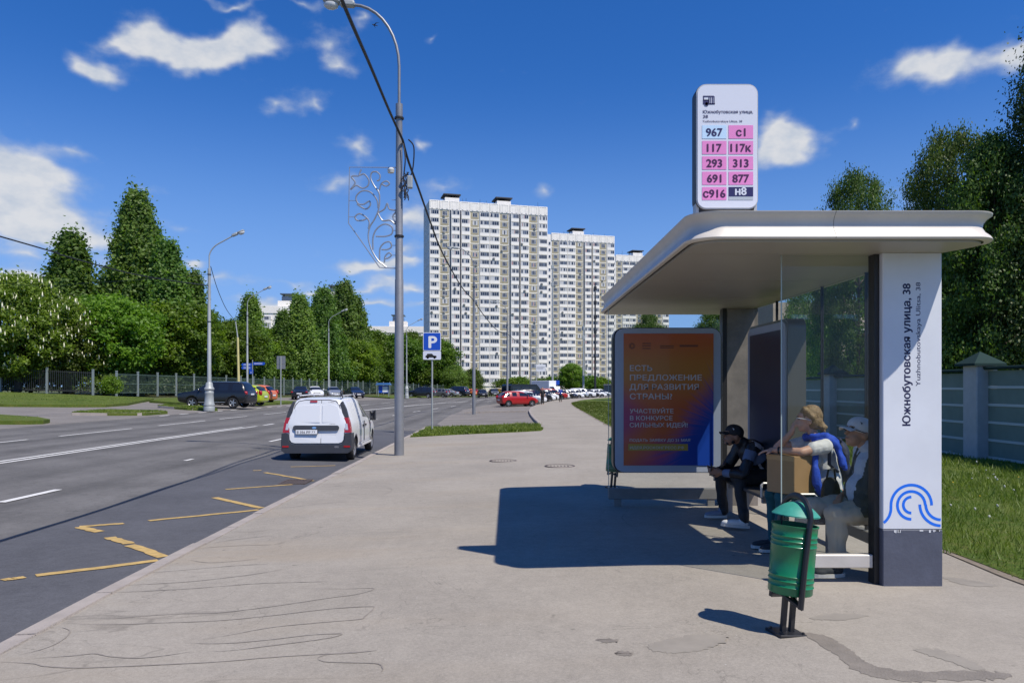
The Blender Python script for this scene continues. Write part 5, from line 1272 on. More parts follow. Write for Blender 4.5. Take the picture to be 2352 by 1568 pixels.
# --- young man bent over his phone
t = thing('person', 'person in black tracksuit and black cap bent over a phone on the bench', 'person', (0, 0, 0), 0, 'people waiting on the shelter bench')
hc = (2.515, 8.42, .985); hp, hf, hM = head_prims(hc, R(8), R(14)); e = (0, R(14), R(8))
elb_n, wr_n, elb_f, wr_f = (2.545, 8.14, .585), (2.345, 8.27, .585), (2.52, 8.68, .60), (2.335, 8.42, .60)
legs = [('c', (2.86, 8.35, .53), .10, (2.52, 8.22, .525), .066), ('c', (2.52, 8.22, .525), .062, (2.535, 8.10, .10), .042), ('c', (2.86, 8.56, .53), .10, (2.45, 8.72, .525), .066), ('c', (2.45, 8.72, .525), .062, (2.50, 8.76, .10), .042)]
tor = [('e', (2.86, 8.45, .54), (.13, .17, .11)), ('c', (2.86, 8.45, .57), .125, (2.74, 8.45, .80), .135), ('c', (2.72, 8.31, .86), .07, (2.69, 8.60, .86), .07), ('c', (2.76, 8.36, .74), .10, (2.75, 8.54, .74), .10)]
arms = [('c', (2.69, 8.27, .86), .056, elb_n, .043), ('c', elb_n, .041, wr_n, .027), ('c', (2.66, 8.62, .86), .056, elb_f, .043), ('c', elb_f, .041, wr_f, .027)]
hands = hand_prims(wr_n, (-.95, .2, .15), (.1, -.9, -.1), 1.0, .62, -1)+hand_prims(wr_f, (-.95, -.25, .1), (0, .8, -.5), 1.0, .6, 1)
body = link('body', blob('body', hp+[('c', (2.66, 8.45, .90), .056, (2.555, 8.43, .945), .052)]+tor+arms+legs+hands, .0085, M['skin_tan'], 2), t)
eyes(hf, body)
link('beard', blob('beard', [('e', hf(-.048, 0, -.086), (.036, .040, .030), e), ('e', hf(-.012, 0, -.062), (.046, .0605, .036), e)], .007, M['cloth_black'], 2), body)
def pj(c):
    d = (Vector(c)-Vector((2.69, 8.27, .86))).length
    if c.y < 8.29 and .09 < d < .19 and c.z < .86: return 1
    if c.y < 8.30 and (Vector(c)-Vector(wr_n)).length < .11: return 1
    if c.x > 2.70 and c.y < 8.40 and .80 < c.z-(2.86-c.x)*.55 < .845+.01 and c.z > .78: return 2
    if c.y < 8.36 and abs((c.x-2.74)+(c.z-.70)*.9) < .018 and .60 < c.z < .78: return 2
    return 0
link('jacket', blob('jacket', [(p[0], p[1], p[2]*1.18, p[3], p[4]*1.14) if p[0] == 'c' else ('e', p[1], tuple(q*1.1 for q in p[2])) for p in tor]+[('c', p[1], p[2]*1.35, p[3], p[4]*1.38) for p in arms[:1]+arms[2:3]]+[('c', elb_n, .058, (2.375, 8.25, .585), .040), ('c', elb_f, .058, (2.37, 8.45, .60), .040)]+[('c', (2.66, 8.45, .885), .080, (2.60, 8.44, .925), .068)], .010, [M['track_black'], M['track_blue'], M['track_white']], 3, .010, 1, pj), t)
link('trousers', blob('trousers', [('e', (2.86, 8.45, .535), (.155, .195, .125))]+[('c', p[1], p[2]*1.15, p[3], p[4]*1.28) for p in legs]+[('c', (2.535, 8.10, .16), .062, (2.54, 8.095, .08), .058), ('c', (2.50, 8.76, .16), .060, (2.505, 8.76, .08), .056)], .011, M['cloth_black'], 3, .011, 2), t)
shoe('shoe', (2.57, 8.07, .018), (2.315, 8.16, .03), t, M['shoe_white'], M['sole_white'], 1.08); shoe('shoe', (2.53, 8.77, .012), (2.28, 8.72, .02), t, M['shoe_shaded'], M['sole_white'], 1.05)  # a white pair; the far shoe has its shade painted in as grey blue
cap_hat('cap', hf, hM, e, t, M['cloth_black'], 1.02, M['track_white'])
rebase(t, (2.80, 8.45, .44))
ph = thing('phone', 'dark phone held by the person in the black tracksuit', 'phone', (0, 0, 0)); o = MB().box(-.038, .038, -.0045, .0045, -.078, .078, 0, .004).build('phone_body', M['case_dark'], ph); MB().box(-.034, .034, -.0052, -.0046, -.072, .072).build('screen', M['win_dark'], ph)
ph.location = (2.235, 8.33, .615); ph.rotation_euler = (R(8), R(-52), R(75))

# --- woman with cardboard box
t = thing('person', 'person with blond tied hair, white tee and blue scarf holding a box', 'person', (0, 0, 0), 0, 'people waiting on the shelter bench')
hc = (2.79, 6.97, 1.235); hp, hf, hM = head_prims(hc, R(-22), R(2)); e = (0, R(2), R(-22))
sh_n, el_n, wr_n = (2.865, 6.77, 1.005), (2.62, 6.70, .955), (2.42, 6.83, .965); sh_f, el_f, wr_f = (2.855, 7.14, 1.005), (2.56, 7.13, .965), (2.665, 7.045, 1.115)
tor = [('e', (2.96, 6.95, .54), (.15, .20, .12)), ('c', (2.96, 6.95, .58), .135, (2.90, 6.95, .90), .125), ('c', (2.89, 6.84, .97), .07, (2.88, 7.07, .97), .07), ('e', (2.82, 6.95, .86), (.09, .15, .08)), ('e', (2.92, 6.95, .68), (.15, .17, .12))]
arms = [('c', sh_n, .052, el_n, .042), ('c', el_n, .041, wr_n, .026), ('c', sh_f, .052, el_f, .042), ('c', el_f, .040, wr_f, .026)]
legs = [('c', (2.94, 6.85, .53), .105, (2.50, 6.84, .52), .070), ('c', (2.50, 6.84, .52), .062, (2.52, 6.92, .09), .040), ('c', (2.94, 7.05, .53), .105, (2.49, 7.07, .52), .070), ('c', (2.49, 7.07, .52), .062, (2.50, 7.08, .09), .040)]
hands = hand_prims(wr_n, (-1, .35, -.15), (0, 0, 1), .92, .35, -1)+hand_prims(wr_f, (.15, -.25, .95), (-1, 0, 0), .9, .9, -1)
body = link('body', blob('body', hp+[('c', (2.865, 6.96, 1.02), .050, (2.82, 6.965, 1.14), .046)]+tor+arms+legs+hands, .0085, M['skin_fair'], 2), t); eyes(hf, body)
link('hair', blob('hair', [('e', hf(.022, 0, .045), (.104, .088, .100), e), ('e', hf(.055, 0, -.01), (.072, .080, .085), e), ('e', hf(.100, 0, -.045), (.050, .045, .042), e), ('e', hf(.130, -.01, -.062), (.040, .036, .032), e), ('c', hf(.135, -.02, -.07), .020, hf(.150, -.03, -.115), .008), ('c', hf(-.03, .05, .09), .035, hf(.03, .07, .02), .035), ('c', hf(-.03, -.05, .09), .035, hf(.035, -.072, .03), .032)], .007, M['hair'], 1, .008, 3), t)
MB().tube([hf(-.10, -.040, .012), hf(-.085, -.070, .014), hf(.02, -.088, .004)], .004, 5).build('glasses', M['track_white'], t)
link('tee_shirt', blob('tee_shirt', [(p[0], p[1], p[2]*1.1, p[3], p[4]*1.1) if p[0] == 'c' else ('e', p[1], tuple(q*1.08 for q in p[2])) for p in tor[1:]]+[('c', sh_n, .070, (2.745, 6.735, .985), .066), ('c', sh_f, .070, (2.72, 7.135, .985), .064)], .009, M['tee'], 2, .012, 4), t)
link('trousers', blob('trousers', [('e', (2.96, 6.95, .525), (.168, .215, .115))]+[('c', p[1], p[2]*1.1, p[3], p[4]*1.15) for p in legs]+[('c', (2.50, 6.84, .50), .07, (2.52, 6.92, .10), .058)], .011, M['teal'], 3, .008, 5), t)
link('scarf', blob('scarf', [('c', (2.80, 6.88, 1.075), .024, (2.79, 7.05, 1.075), .024), ('c', (2.79, 6.88, 1.085), .026, (2.90, 6.82, 1.095), .028), ('c', (2.80, 6.87, 1.045), .022, (2.92, 6.79, 1.06), .026), ('c', (2.90, 6.81, 1.085), .03, (2.99, 6.84, 1.04), .034), ('c', (2.93, 6.79, 1.05), .026, (3.0, 6.79, .98), .03), ('c', (2.98, 6.83, 1.03), .032, (3.035, 6.80, .88), .036), ('c', (2.99, 6.79, .98), .028, (3.01, 6.755, .84), .028), ('c', (3.035, 6.80, .88), .034, (3.05, 6.78, .80), .022), ('c', (2.99, 6.90, 1.03), .045, (2.93, 7.08, 1.07), .04), ('c', (2.80, 7.05, 1.07), .04, (2.93, 7.09, 1.07), .04),
      ('c', (2.78, 6.80, 1.0), .022, (2.76, 6.74, .80), .030), ('c', (2.76, 6.735, .80), .034, (2.77, 6.72, .66), .045), ('c', (2.77, 6.72, .66), .045, (2.815, 6.72, .585), .04)], .008, M['scarf'], 1, .013, 6), t)
for q in ((6.72, 0), ): MB().tube([(2.93, 6.80, 1.07), (2.90, 6.76, .95), (2.90, 6.765, .84), (2.98, 6.765, .77)], .013, 6, flat=2.2).build('strap', M['navy_pack'], t)
MB().lathe([(.030, -.008), (.033, -.008), (.033, .008), (.030, .008)], 14, 0, (0, 0, 0), 'x', caps=False).build('bracelet', M['case_dark'], t, loc=(2.455, 6.805, .964), rot=(0, 0, -.55))
shoe('shoe', (2.56, 6.93, .012), (2.33, 6.95, .012), t, M['vest'], M['sole_white'], 1.0); shoe('shoe', (2.54, 7.08, .012), (2.31, 7.12, .012), t, M['vest'], M['sole_white'], 1.0)
rebase(t, (2.9, 6.95, .44))
bp = thing('backpack', 'navy backpack on the back of the person with the blue scarf', 'backpack', (0, 0, 0))
link('pack', blob('pack', [('e', (3.09, 7.0, .86), (.085, .15, .20)), ('e', (3.12, 7.0, .76), (.07, .14, .12)), ('c', (3.07, 6.92, 1.05), .02, (3.07, 7.08, 1.05), .02)], .012, M['navy_pack'], 3, .008, 8), bp); rebase(bp, (3.09, 7, .62))
bx = thing('cardboard_box', 'brown cardboard box held on the lap under folded arms', 'box', (2.575, 6.84, .575), R(-60))
MB().box(-.155, .155, -.14, .14, 0, .345, 0, .004).build('carton', M['card'], bx); MB().box(-.157, -.0, -.05, .05, .3455, .3475).build('top_tape', M['card_tape'], bx)
MB().box(-.1575, -.1555, -.05, .04, 0, .345).build('side_tape', M['card_tape'], bx); MB().box(-.159, -.1576, -.03, .03, .21, .26).build('paper_label', M['white'], bx)
MB().box(-.155, .155, -.1422, -.1405, .30, .345).build('flap', M['card_tape'], bx)

# --- old man in cap and vest
t = thing('person', 'person in pale cap, charcoal vest and beige trousers with hands on lap', 'person', (0, 0, 0), 0, 'people waiting on the shelter bench')
hc = (2.905, 6.21, 1.155); hp, hf, hM = head_prims(hc, R(12), R(16), 1.04); e = (0, R(16), R(12))
sh_n, el_n, wr_n = (3.03, 6.00, 1.0), (3.07, 5.985, .70), (2.84, 6.06, .60); sh_f, el_f, wr_f = (3.03, 6.40, 1.0), (3.02, 6.46, .70), (2.79, 6.30, .60)
tor = [('e', (3.02, 6.2, .55), (.15, .19, .13)), ('c', (3.02, 6.2, .60), .15, (3.03, 6.2, .88), .145), ('c', (3.03, 6.07, .97), .08, (3.03, 6.33, .97), .08), ('e', (2.95, 6.2, .68), (.14, .17, .15))]
arms = [('c', sh_n, .058, el_n, .046), ('c', el_n, .046, wr_n, .030), ('c', sh_f, .058, el_f, .046), ('c', el_f, .044, wr_f, .029)]
legs = [('c', (3.0, 6.10, .53), .105, (2.66, 6.07, .50), .072), ('c', (2.66, 6.07, .50), .064, (2.66, 6.06, .09), .044), ('c', (3.0, 6.30, .53), .105, (2.52, 6.36, .50), .072), ('c', (2.52, 6.36, .50), .064, (2.50, 6.40, .09), .044)]
hands = hand_prims(wr_n, (-.9, .45, -.25), (0, -.35, 1), 1.0, .55, -1)+hand_prims(wr_f, (-.6, -.75, -.2), (-.2, .2, 1), 1.0, .6, 1)
body = link('body', blob('body', hp+[('c', (3.02, 6.2, 1.01), .058, (2.94, 6.205, 1.075), .054)]+tor+arms+legs+hands, .0085, M['skin_old'], 2), t); eyes(hf, body)
link('hair', blob('hair', [('e', hf(.05, 0, -.005), (.07, .082, .055), e)], .009, M['hair_grey'], 2, .004, 3), t)
link('shirt', blob('shirt', [(p[0], p[1], p[2]*1.06, p[3], p[4]*1.06) if p[0] == 'c' else ('e', p[1], tuple(q*1.05 for q in p[2])) for p in tor]+[('c', sh_n, .075, (3.06, 5.985, .80), .068), ('c', sh_f, .075, (3.03, 6.43, .80), .068), ('c', (3.02, 6.2, 1.0), .085, (2.97, 6.2, 1.05), .068)], .010, M['shirt'], 3, .008, 9), t)
link('vest', blob('vest', [('c', (3.02, 6.2, .60), .168, (3.03, 6.2, .88), .160), ('c', (3.03, 6.06, .985), .082, (3.03, 6.34, .985), .082), ('e', (2.95, 6.2, .68), (.155, .185, .165)), ('c', (3.03, 6.06, .96), .09, (2.97, 6.07, .70), .11), ('c', (3.03, 6.34, .96), .09, (2.97, 6.33, .70), .11), ('e', (2.90, 6.05, .58), (.12, .075, .11)), ('e', (2.88, 6.02, .53), (.14, .06, .05))], .010, [M['vest'], M['shirt']], 3, .010, 10, lambda c: 1 if (c.x < 2.96 and abs(c.y-6.16) < .045+.03*(c.z-.6) and c.z > .60) else 0), t)
link('trousers', blob('trousers', [('e', (3.02, 6.2, .53), (.16, .20, .115))]+[('c', p[1], p[2]*1.12, p[3], p[4]*1.30) for p in legs]+[('c', (2.66, 6.07, .46), .085, (2.67, 6.06, .12), .072), ('c', (2.52, 6.36, .46), .085, (2.51, 6.40, .12), .072)], .011, M['khaki'], 2, .018, 11), t)
shoe('shoe', (2.70, 6.05, .012), (2.46, 6.03, .012), t, M['vest'], M['sole_white'], 1.08); shoe('shoe', (2.55, 6.40, .012), (2.31, 6.42, .012), t, M['vest'], M['sole_white'], 1.08)
cap_hat('cap', hf, hM, e, t, M['cap_white'], 1.07, M['navy_pack'])
link('sunglasses', blob('sunglasses', [('e', hf(-.092, -.035, .012), (.014, .030, .018), e), ('e', hf(-.092, .035, .012), (.014, .030, .018), e), ('c', hf(-.09, -.06, .014), .006, hf(.0, -.088, .008), .005)], .006, M['case_dark'], 1), t)
w = MB().lathe([(.029, -.012), (.034, -.012), (.034, .012), (.029, .012)], 16, 0, (0, 0, 0), 'x', caps=False).build('watch_strap', M['case_dark'], t, loc=(2.885, 6.045, .621), rot=(0, R(-22), R(18)))
MB().lathe([(0, .008), (.017, .008), (.019, 0)], 14).build('watch_face', M['track_white'], w, loc=(0, -.031, .012), rot=(R(75), 0, 0))
rebase(t, (3.0, 6.2, .44))
bg = thing('shoulder_bag', 'black bag standing on the bench between the two older people', 'bag', (2.80, 6.50, .44))
link('bag_body', blob('bag_body', [('e', (0, 0, .16), (.085, .09, .16)), ('e', (0.02, 0, .08), (.10, .10, .09))], .012, M['cloth_black'], 3, .008, 12), bg); MB().tube([(-.05, -.02, .28), (-.03, -.02, .38), (.03, .0, .39), (.05, .02, .28)], .009, 6).build('handle', M['cloth_black'], bg)

# --- two walkers far along the pavement
def walker(label, X, Y, top, legs_m, face_away, stride, bag=None, skinm='skin_fair', hairm='hair_grey'):
    t = thing('person', label, 'person', (X, Y, B(X, Y)), 0 if face_away else math.pi)
    f = 1; hp, hf, hM = head_prims((0, .02, 1.62), R(-90), 0); s = stride
    legs_ = [('c', (-.09, 0, .90), .085, (-.09, .10*s, .50), .062), ('c', (-.09, .10*s, .50), .058, (-.09, .05*s-.02, .09), .04), ('c', (.09, 0, .90), .085, (.09, -.04*s, .50), .062), ('c', (.09, -.04*s, .50), .058, (.09, -.24*s, .10), .04)]
    tor_ = [('e', (0, 0, .93), (.15, .11, .12)), ('c', (0, 0, .98), .12, (0, .01, 1.25), .13), ('c', (-.12, 0, 1.38), .065, (.12, 0, 1.38), .065)]
    arms_ = [('c', (-.18, 0, 1.38), .05, (-.24, -.06*s, 1.12), .04), ('c', (-.24, -.06*s, 1.12), .038, (-.22, .06, .90), .026), ('c', (.18, 0, 1.38), .05, (.24, .05*s, 1.12), .04), ('c', (.24, .05*s, 1.12), .038, (.21, .16*s, .92), .026)]
    hh = hand_prims((-.22, .06, .89), (.1, .1, -1), (-1, 0, 0), 1, .3)+hand_prims((.21, .16*s, .91), (-.1, .1, -1), (1, 0, 0), 1, .3)
    feet = [('c', (-.09, .03*s-.03, .045), .04, (-.09, .03*s+.14, .035), .035), ('c', (.09, -.26*s, .05), .04, (.09, -.26*s+.15, .035), .035)]
    link('body', blob('body', hp+[('c', (0, 0, 1.42), .052, (0, .01, 1.52), .048)]+tor_+legs_+arms_+hh+feet, .012, M[skinm], 2), t)
    link('top', blob('top', [(p[0], p[1], p[2]*1.15, p[3], p[4]*1.15) if p[0] == 'c' else ('e', p[1], tuple(q*1.12 for q in p[2])) for p in tor_]+[('c', p[1], p[2]*1.3, p[3], p[4]*1.3) for p in arms_[::2]], .015, top, 2, .008, 2), t)
    link('trousers', blob('trousers', [('e', (0, 0, .92), (.165, .125, .11))]+[('c', p[1], p[2]*1.15, p[3], p[4]*1.3) for p in legs_], .015, legs_m, 2, .006, 3), t)
    link('hair', blob('hair', [('e', hf(.02, 0, .05), (.10, .085, .09), (0, 0, R(-90)))], .012, M[hairm], 1), t)
    return t
M['walk_blue'] = mat('jacket_blue', (.03, .06, .30), .8)
walker('person in black top and trousers walking on the curved pavement beside red car', 3.08, 74.9, M['cloth_black'], M['cloth_black'], False, .8, skinm='skin_fair')
walker('person in bright blue top walking farther along the curved pavement', 5.7, 87.0, M['walk_blue'], M['cloth_black'], True, 1.0)
# ------------------------------------------------------------------ vehicles (x forward, y left, rear bumper at x = 0)
def paint(name, c, rough=.25, metal=0.): return mat('paint_'+name, c, rough, metal, coat=.5)
PAINT = {k: paint(k, *v) for k, v in dict(white=((.72, .73, .74),), silver=((.42, .44, .46), .3, .6), black=((.010, .011, .014),), navy=((.012, .018, .045),), red=((.34, .012, .014),), plum=((.07, .012, .03),), lime=((.38, .46, .015),), orange=((.62, .16, .05),), grey=((.12, .125, .13), .3, .4), yellow=((.68, .36, .01),), beige=((.42, .38, .30),)).items()}
M['car_glass'] = mat('car_glass', (.012, .015, .020), .05, spec=.9); M['tyre'] = mat('tyre', (.016, .016, .017), .8); M['rim'] = mat('rim_alloy', (.48, .48, .49), .3, .7); M['rim_steel'] = mat('rim_steel', (.22, .23, .24), .4, .5)
M['tail_red'] = mat('tail_light', (.36, .008, .012), .15, spec=.8); M['head_clear'] = mat('head_light', (.55, .56, .58), .12, .2, spec=.9); M['plastic'] = mat('bumper_plastic', (.040, .043, .052), .55, var=(9, .12)); M['chrome'] = mat('chrome', (.7, .7, .72), .12, 1.)
def loft(st, L_, glass_side, ws, rw):
    """st: stations x, zb, zbelt, zroof, w, wr, lean ; faces marked 1 where glazed"""
    mb = MB(); nr = 9
    for x, zb, zt, zr, w, wr, ln in st:
        half = [(0, zb), (w*.80, zb), (w*.965, zb+.07), (w, zb+.28), (w*.99, zt-.10), (w*.955, zt), (wr, max(zr-.045, zt+.004)), (wr*.84, max(zr-.006, zt+.010)), (0, max(zr+.012, zt+.022))]
        ring = [(y, z) for y, z in half]+[(-y, z) for y, z in half[-2:0:-1]]
        mb.v += [(x+ln*max(0, z-zt)+(0), y, z) for y, z in ring]
    n = 16
    for i in range(len(st)-1):
        for k in range(n):
            kk = k if k < 8 else 15-k      # band number 0..7 on either side
            mi = 0
            if kk == 5 and i in glass_side: mi = 1
            if kk in (6, 7) and (i in ws or i in rw): mi = 1
            mb.f.append((i*n+k, i*n+(k+1) % n, (i+1)*n+(k+1) % n, (i+1)*n+k)); mb.m.append(mi)
    for e, sgn in ((0, -1), (len(st)-1, 1)):
        base = e*n; c = np.mean([mb.v[base+k] for k in range(n)], axis=0); o = len(mb.v)
        for f_, dx in ((.7, .012), (.35, .018)):
            for k in range(n):
                v = np.array(mb.v[base+k]); q = c+(v-c)*f_; mb.v.append((v[0]*1.0+sgn*dx if f_ > .5 else v[0]*.5+c[0]*.5+sgn*dx, q[1], q[2]))
        mb.v.append((c[0]+sgn*.02, c[1], c[2])); top = len(mb.v)-1
        for k in range(n):
            k2 = (k+1) % n; mb.f += [(base+k, base+k2, o+k2, o+k), (o+k, o+k2, o+n+k2, o+n+k), (o+n+k, o+n+k2, top)]; mb.m += [0, 0, 0]
    return mb
def split_body(mb, wheels, wr_, W):
    me = mb.mesh('b', [M['white'], M['car_glass'], M['black']]); bm = bmesh.new(); bm.from_mesh(me)
    if bm.calc_volume(signed=True) < 0: bmesh.ops.reverse_faces(bm, faces=bm.faces[:])
    bm.to_mesh(me); bm.free()
    o = bpy.data.objects.new('b', me); WORK.collection.objects.link(o); s = o.modifiers.new('s', 'SUBSURF'); s.levels = 2; s.render_levels = 2
    cm = MB()
    for x in wheels:
        for sd in (-1, 1): cm.lathe([(wr_+.055, -.28), (wr_+.055, .28)], 20, 0, (x, sd*(W/2-.02), wr_), 'y')
    c = bpy.data.objects.new('c', cm.mesh('c', M['black'])); WORK.collection.objects.link(c)
    b = o.modifiers.new('k', 'BOOLEAN'); b.object = c; b.operation = 'DIFFERENCE'; b.solver = 'EXACT'; b.material_mode = 'TRANSFER'
    def vol(me_): q = bmesh.new(); q.from_mesh(me_); v = q.calc_volume(signed=True); q.free(); return v
    v0 = vol(me); full = eval_mesh(o, 'body')
    for kw in (dict(use_self=True), dict(solver='FAST')):
        if 0 < vol(full) < v0: break
        for k_, v_ in kw.items(): setattr(b, k_, v_)
        full = eval_mesh(o, 'body')
    bpy.data.objects.remove(o); bpy.data.objects.remove(c)
    names = [m.name if m else '' for m in full.materials]; gi = [i for i, q in enumerate(names) if q.startswith('car_glass')]
    bm = bmesh.new(); bm.from_mesh(full)
    for f in bm.faces: f.smooth = True
    glass = [f for f in bm.faces if f.material_index in gi]; seen = set(); wins = []
    for f in glass:
        if f.index in seen: continue
        comp = []; stk = [f]; seen.add(f.index)
        while stk:
            g = stk.pop(); comp.append(g)
            for e in g.edges:
                for h in e.link_faces:
                    if h.index not in seen and h.material_index in gi: seen.add(h.index); stk.append(h)
        idx = {}; vs = []; fs = []
        for g in comp:
            q = []
            for v in g.verts:
                if v.index not in idx: idx[v.index] = len(vs); vs.append(tuple(v.co))
                q.append(idx[v.index])
            fs.append(q)
        w = bpy.data.meshes.new('window'); w.from_pydata(vs, [], fs); w.materials.append(M['car_glass'])
        w.polygons.foreach_set('use_smooth', np.ones(len(fs), bool)); wins.append(w)
    bmesh.ops.delete(bm, geom=glass, context='FACES'); bm.to_mesh(full); bm.free(); 
    return full, wins
def wheel_mesh(r, w=.2, spokes=5):
    ty = MB().lathe([(r*.62, -w/2), (r*.93, -w/2), (r, -w*.32), (r, w*.32), (r*.93, w/2), (r*.62, w/2)], 24, 0, (0, 0, 0), 'y', caps=False).mesh('tyre', M['tyre'], True)
    mb = MB().lathe([(r*.60, -w*.40), (r*.64, -w*.48), (r*.64, w*.45), (r*.60, w*.40)], 24, 0, (0, 0, 0), 'y', caps=False); mb.lathe([(0, -w*.40), (r*.15, -w*.40), (r*.17, -w*.1), (0, -w*.1)], 12, 0, (0, 0, 0), 'y')
    for k in range(spokes):
        o = len(mb.v); mb.box(r*.1, r*.62, -w*.40, -w*.22, -r*.10, r*.10); mb.xf(Matrix.Rotation(2*math.pi*k/spokes, 4, 'Y'), o)
    mb.lathe([(0, -w*.05), (r*.6, -w*.05)], 20, 1, (0, 0, 0), 'y')
    return ty, mb.mesh('rim', [M['rim'], M['black']])
CARS = {}
def car_kind(kind, st, L_, W, gs, ws, rw, wheels, wr_, tail, head, spokes=5):
    body, wins = split_body(loft(st, L_, gs, ws, rw), wheels, wr_, W); CARS[kind] = dict(body=body, wins=wins, wheels=wheels, wr=wr_, W=W, L=L_, wm=wheel_mesh(wr_, .21, spokes), tail=tail, head=head)
#        x     zb   zbelt zroof  w    wr   lean
car_kind('sedan', [(.04, .36, .86, .88, .78, .66, 0), (.16, .26, .93, .95, .86, .70, 0), (.62, .22, .97, .99, .89, .70, 0), (.85, .22, .97, 1.03, .89, .62, 0), (1.42, .22, .96, 1.40, .89, .56, 0), (1.62, .22, .96, 1.435, .89, .565, 0), (2.20, .20, .95, 1.46, .89, .57, 0), (2.30, .20, .95, 1.458, .89, .57, 0), (2.85, .20, .94, 1.41, .89, .555, 0), (3.48, .20, .94, .99, .89, .66, 0), (4.1, .22, .85, .87, .88, .66, 0), (4.42, .26, .72, .74, .84, .62, 0), (4.56, .34, .62, .64, .72, .52, 0)],
         4.6, 1.78, (4, 5, 7, 8), (8,), (3,), (.86, 3.68), .315, (.04, .62, .74, .90), (4.38, .56, .58, .72))
car_kind('hatch', [(.04, .36, .86, .90, .74, .60, 0), (.10, .27, .96, 1.02, .82, .62, .0), (.50, .22, .97, 1.47, .84, .55, 0), (.95, .20, .96, 1.52, .845, .56, 0), (1.05, .20, .96, 1.525, .845, .56, 0), (1.75, .20, .95, 1.54, .845, .565, 0), (1.85, .20, .95, 1.54, .845, .565, 0), (2.50, .20, .95, 1.49, .845, .55, 0), (3.22, .20, .97, 1.03, .84, .64, 0), (3.68, .24, .86, .88, .82, .64, 0), (3.92, .30, .74, .76, .76, .58, 0), (4.04, .36, .64, .66, .64, .5, 0)],
         4.08, 1.69, (2, 4, 6, 7), (7,), (1,), (.72, 3.28), .305, (.03, .60, .78, 1.10), (3.80, .54, .66, .84))
car_kind('suv', [(.03, .50, 1.02, 1.06, .90, .76, 0), (.07, .38, 1.12, 1.17, .97, .78, 0), (.13, .33, 1.15, 1.26, 1.0, .77, 0), (.36, .31, 1.15, 1.70, 1.0, .70, 0), (.50, .31, 1.15, 1.78, 1.0, .70, 0), (1.12, .30, 1.14, 1.81, 1.0, .72, 0), (1.22, .30, 1.14, 1.815, 1.0, .72, 0), (2.12, .28, 1.13, 1.83, 1.0, .73, 0), (2.22, .28, 1.13, 1.83, 1.0, .73, 0), (3.02, .28, 1.13, 1.76, 1.0, .70, 0), (3.62, .28, 1.15, 1.23, 1.0, .82, 0), (4.35, .32, 1.12, 1.14, .99, .82, 0), (4.74, .38, 1.05, 1.07, .96, .80, 0), (4.88, .42, .97, .99, .92, .76, 0), (4.96, .50, .82, .84, .84, .7, 0)],
         5.0, 1.98, (3, 4, 6, 8, 9), (9,), (2,), (.98, 3.86), .385, (.03, .74, .92, 1.16), (4.70, .60, .84, .98))
def make_car(kind, label, color, X, Y, head_deg, s=1., group='cars parked along the street', name='parked_car', rails=False):
    k = CARS[kind]; t = thing(name, label, 'car', (X, Y, B(X, Y)-.134), R(head_deg), group); t.scale = (s, s, s); dx = -k['L']/2
    b = link('body', k['body'], t, (dx, 0, 0))
    for sl in b.material_slots[:1]: sl.link = 'OBJECT'; sl.material = PAINT[color]
    for w in k['wins']: link('window', w, b)
    for x in k['wheels']:
        for sd in (1, -1):
            w = link('wheel', k['wm'][0], t, (x+dx, sd*(k['W']/2-.135), k['wr']), (0, 0, 0 if sd < 0 else math.pi)); link('rim', k['wm'][1], w)
    W = k['W']; x, y0, z0, z1 = k['tail']; hx, hy, hz0, hz1 = k['head']
    for sd in (1, -1):
        a, c = sorted((sd*y0, sd*(W/2-.03))); link('tail_light', shared(('tl', kind, sd), lambda: MB().box(x-.03, x+.20, a, c, z0, z1, 0, .05).mesh('tail_light', M['tail_red'], True)), t, (dx, 0, 0))
        a2, c2 = sorted((sd*hy, sd*(W/2-.10))); link('headlight', shared(('hl', kind, sd), lambda: MB().box(hx-.16, hx+.10, a2, c2, hz0, hz1, 0, .05).mesh('headlight', M['head_clear'], True)), t, (dx, 0, 0))
        xm = {'sedan': 3.05, 'hatch': 2.78, 'suv': 3.30}[kind]; zm = {'sedan': .98, 'hatch': 1.0, 'suv': 1.18}[kind]
        a3, c3 = sorted((sd*(W/2-.03), sd*(W/2+.17))); m_ = link('mirror', shared(('mr', kind, sd), lambda: MB().box(xm-.05, xm+.06, a3, c3, zm, zm+.13, 0, .04).mesh('mirror', M['white'], True)), t, (dx, 0, 0))
        m_.material_slots[0].link = 'OBJECT'; m_.material_slots[0].material = PAINT[color]
    z = .52 if kind != 'suv' else .8
    link('number_plate', shared('pl', lambda: MB().box(-.01, .01, -.26, .26, -.056, .056, 0, .004).mesh('number_plate', M['white'])), t, (dx-.005, 0, z+.15)); link('number_plate', shared('pl', None), t, (-dx-.005, 0, z-.04))
    link('grille', shared(('gr', kind), lambda: MB().box(-.03, .01, -.42, .42, -.08, .08, 0, .02).mesh('grille', M['black'])), t, (-dx-.045, 0, z+.10))
    if rails:
        for sd in (1, -1): MB().tube([(dx+.6, sd*.62, 1.74), (dx+.7, sd*.62, 1.80), (dx+2.7, sd*.63, 1.82), (dx+2.85, sd*.62, 1.76)], .018, 6).build('roof_rail', M['chrome'], t)
        for sd in (1, -1): MB().box(dx+1.5, dx+3.4, sd*.985-.01, sd*.985+.012, .40, .44).build('side_trim', M['chrome'], t)
    return t
GP = 'cars parked on the far side of the road'
make_car('suv', 'large black SUV with chrome trim behind the near far-side lamp post', 'black', -20.45, 51.4, 176, 1.0, GP, rails=True)
make_car('hatch', 'lime green boxy hatchback half hidden behind the black SUV', 'lime', -20.9, 56.6, 176, 1.05, GP)
make_car('hatch', 'orange and dark hatchback behind the lime green car', 'orange', -22.2, 63.0, 172, 1.02, GP)
make_car('sedan', 'black saloon seen from behind, right of the grey sign', 'black', -22.9, 80.5, 100, 1.0, GP)
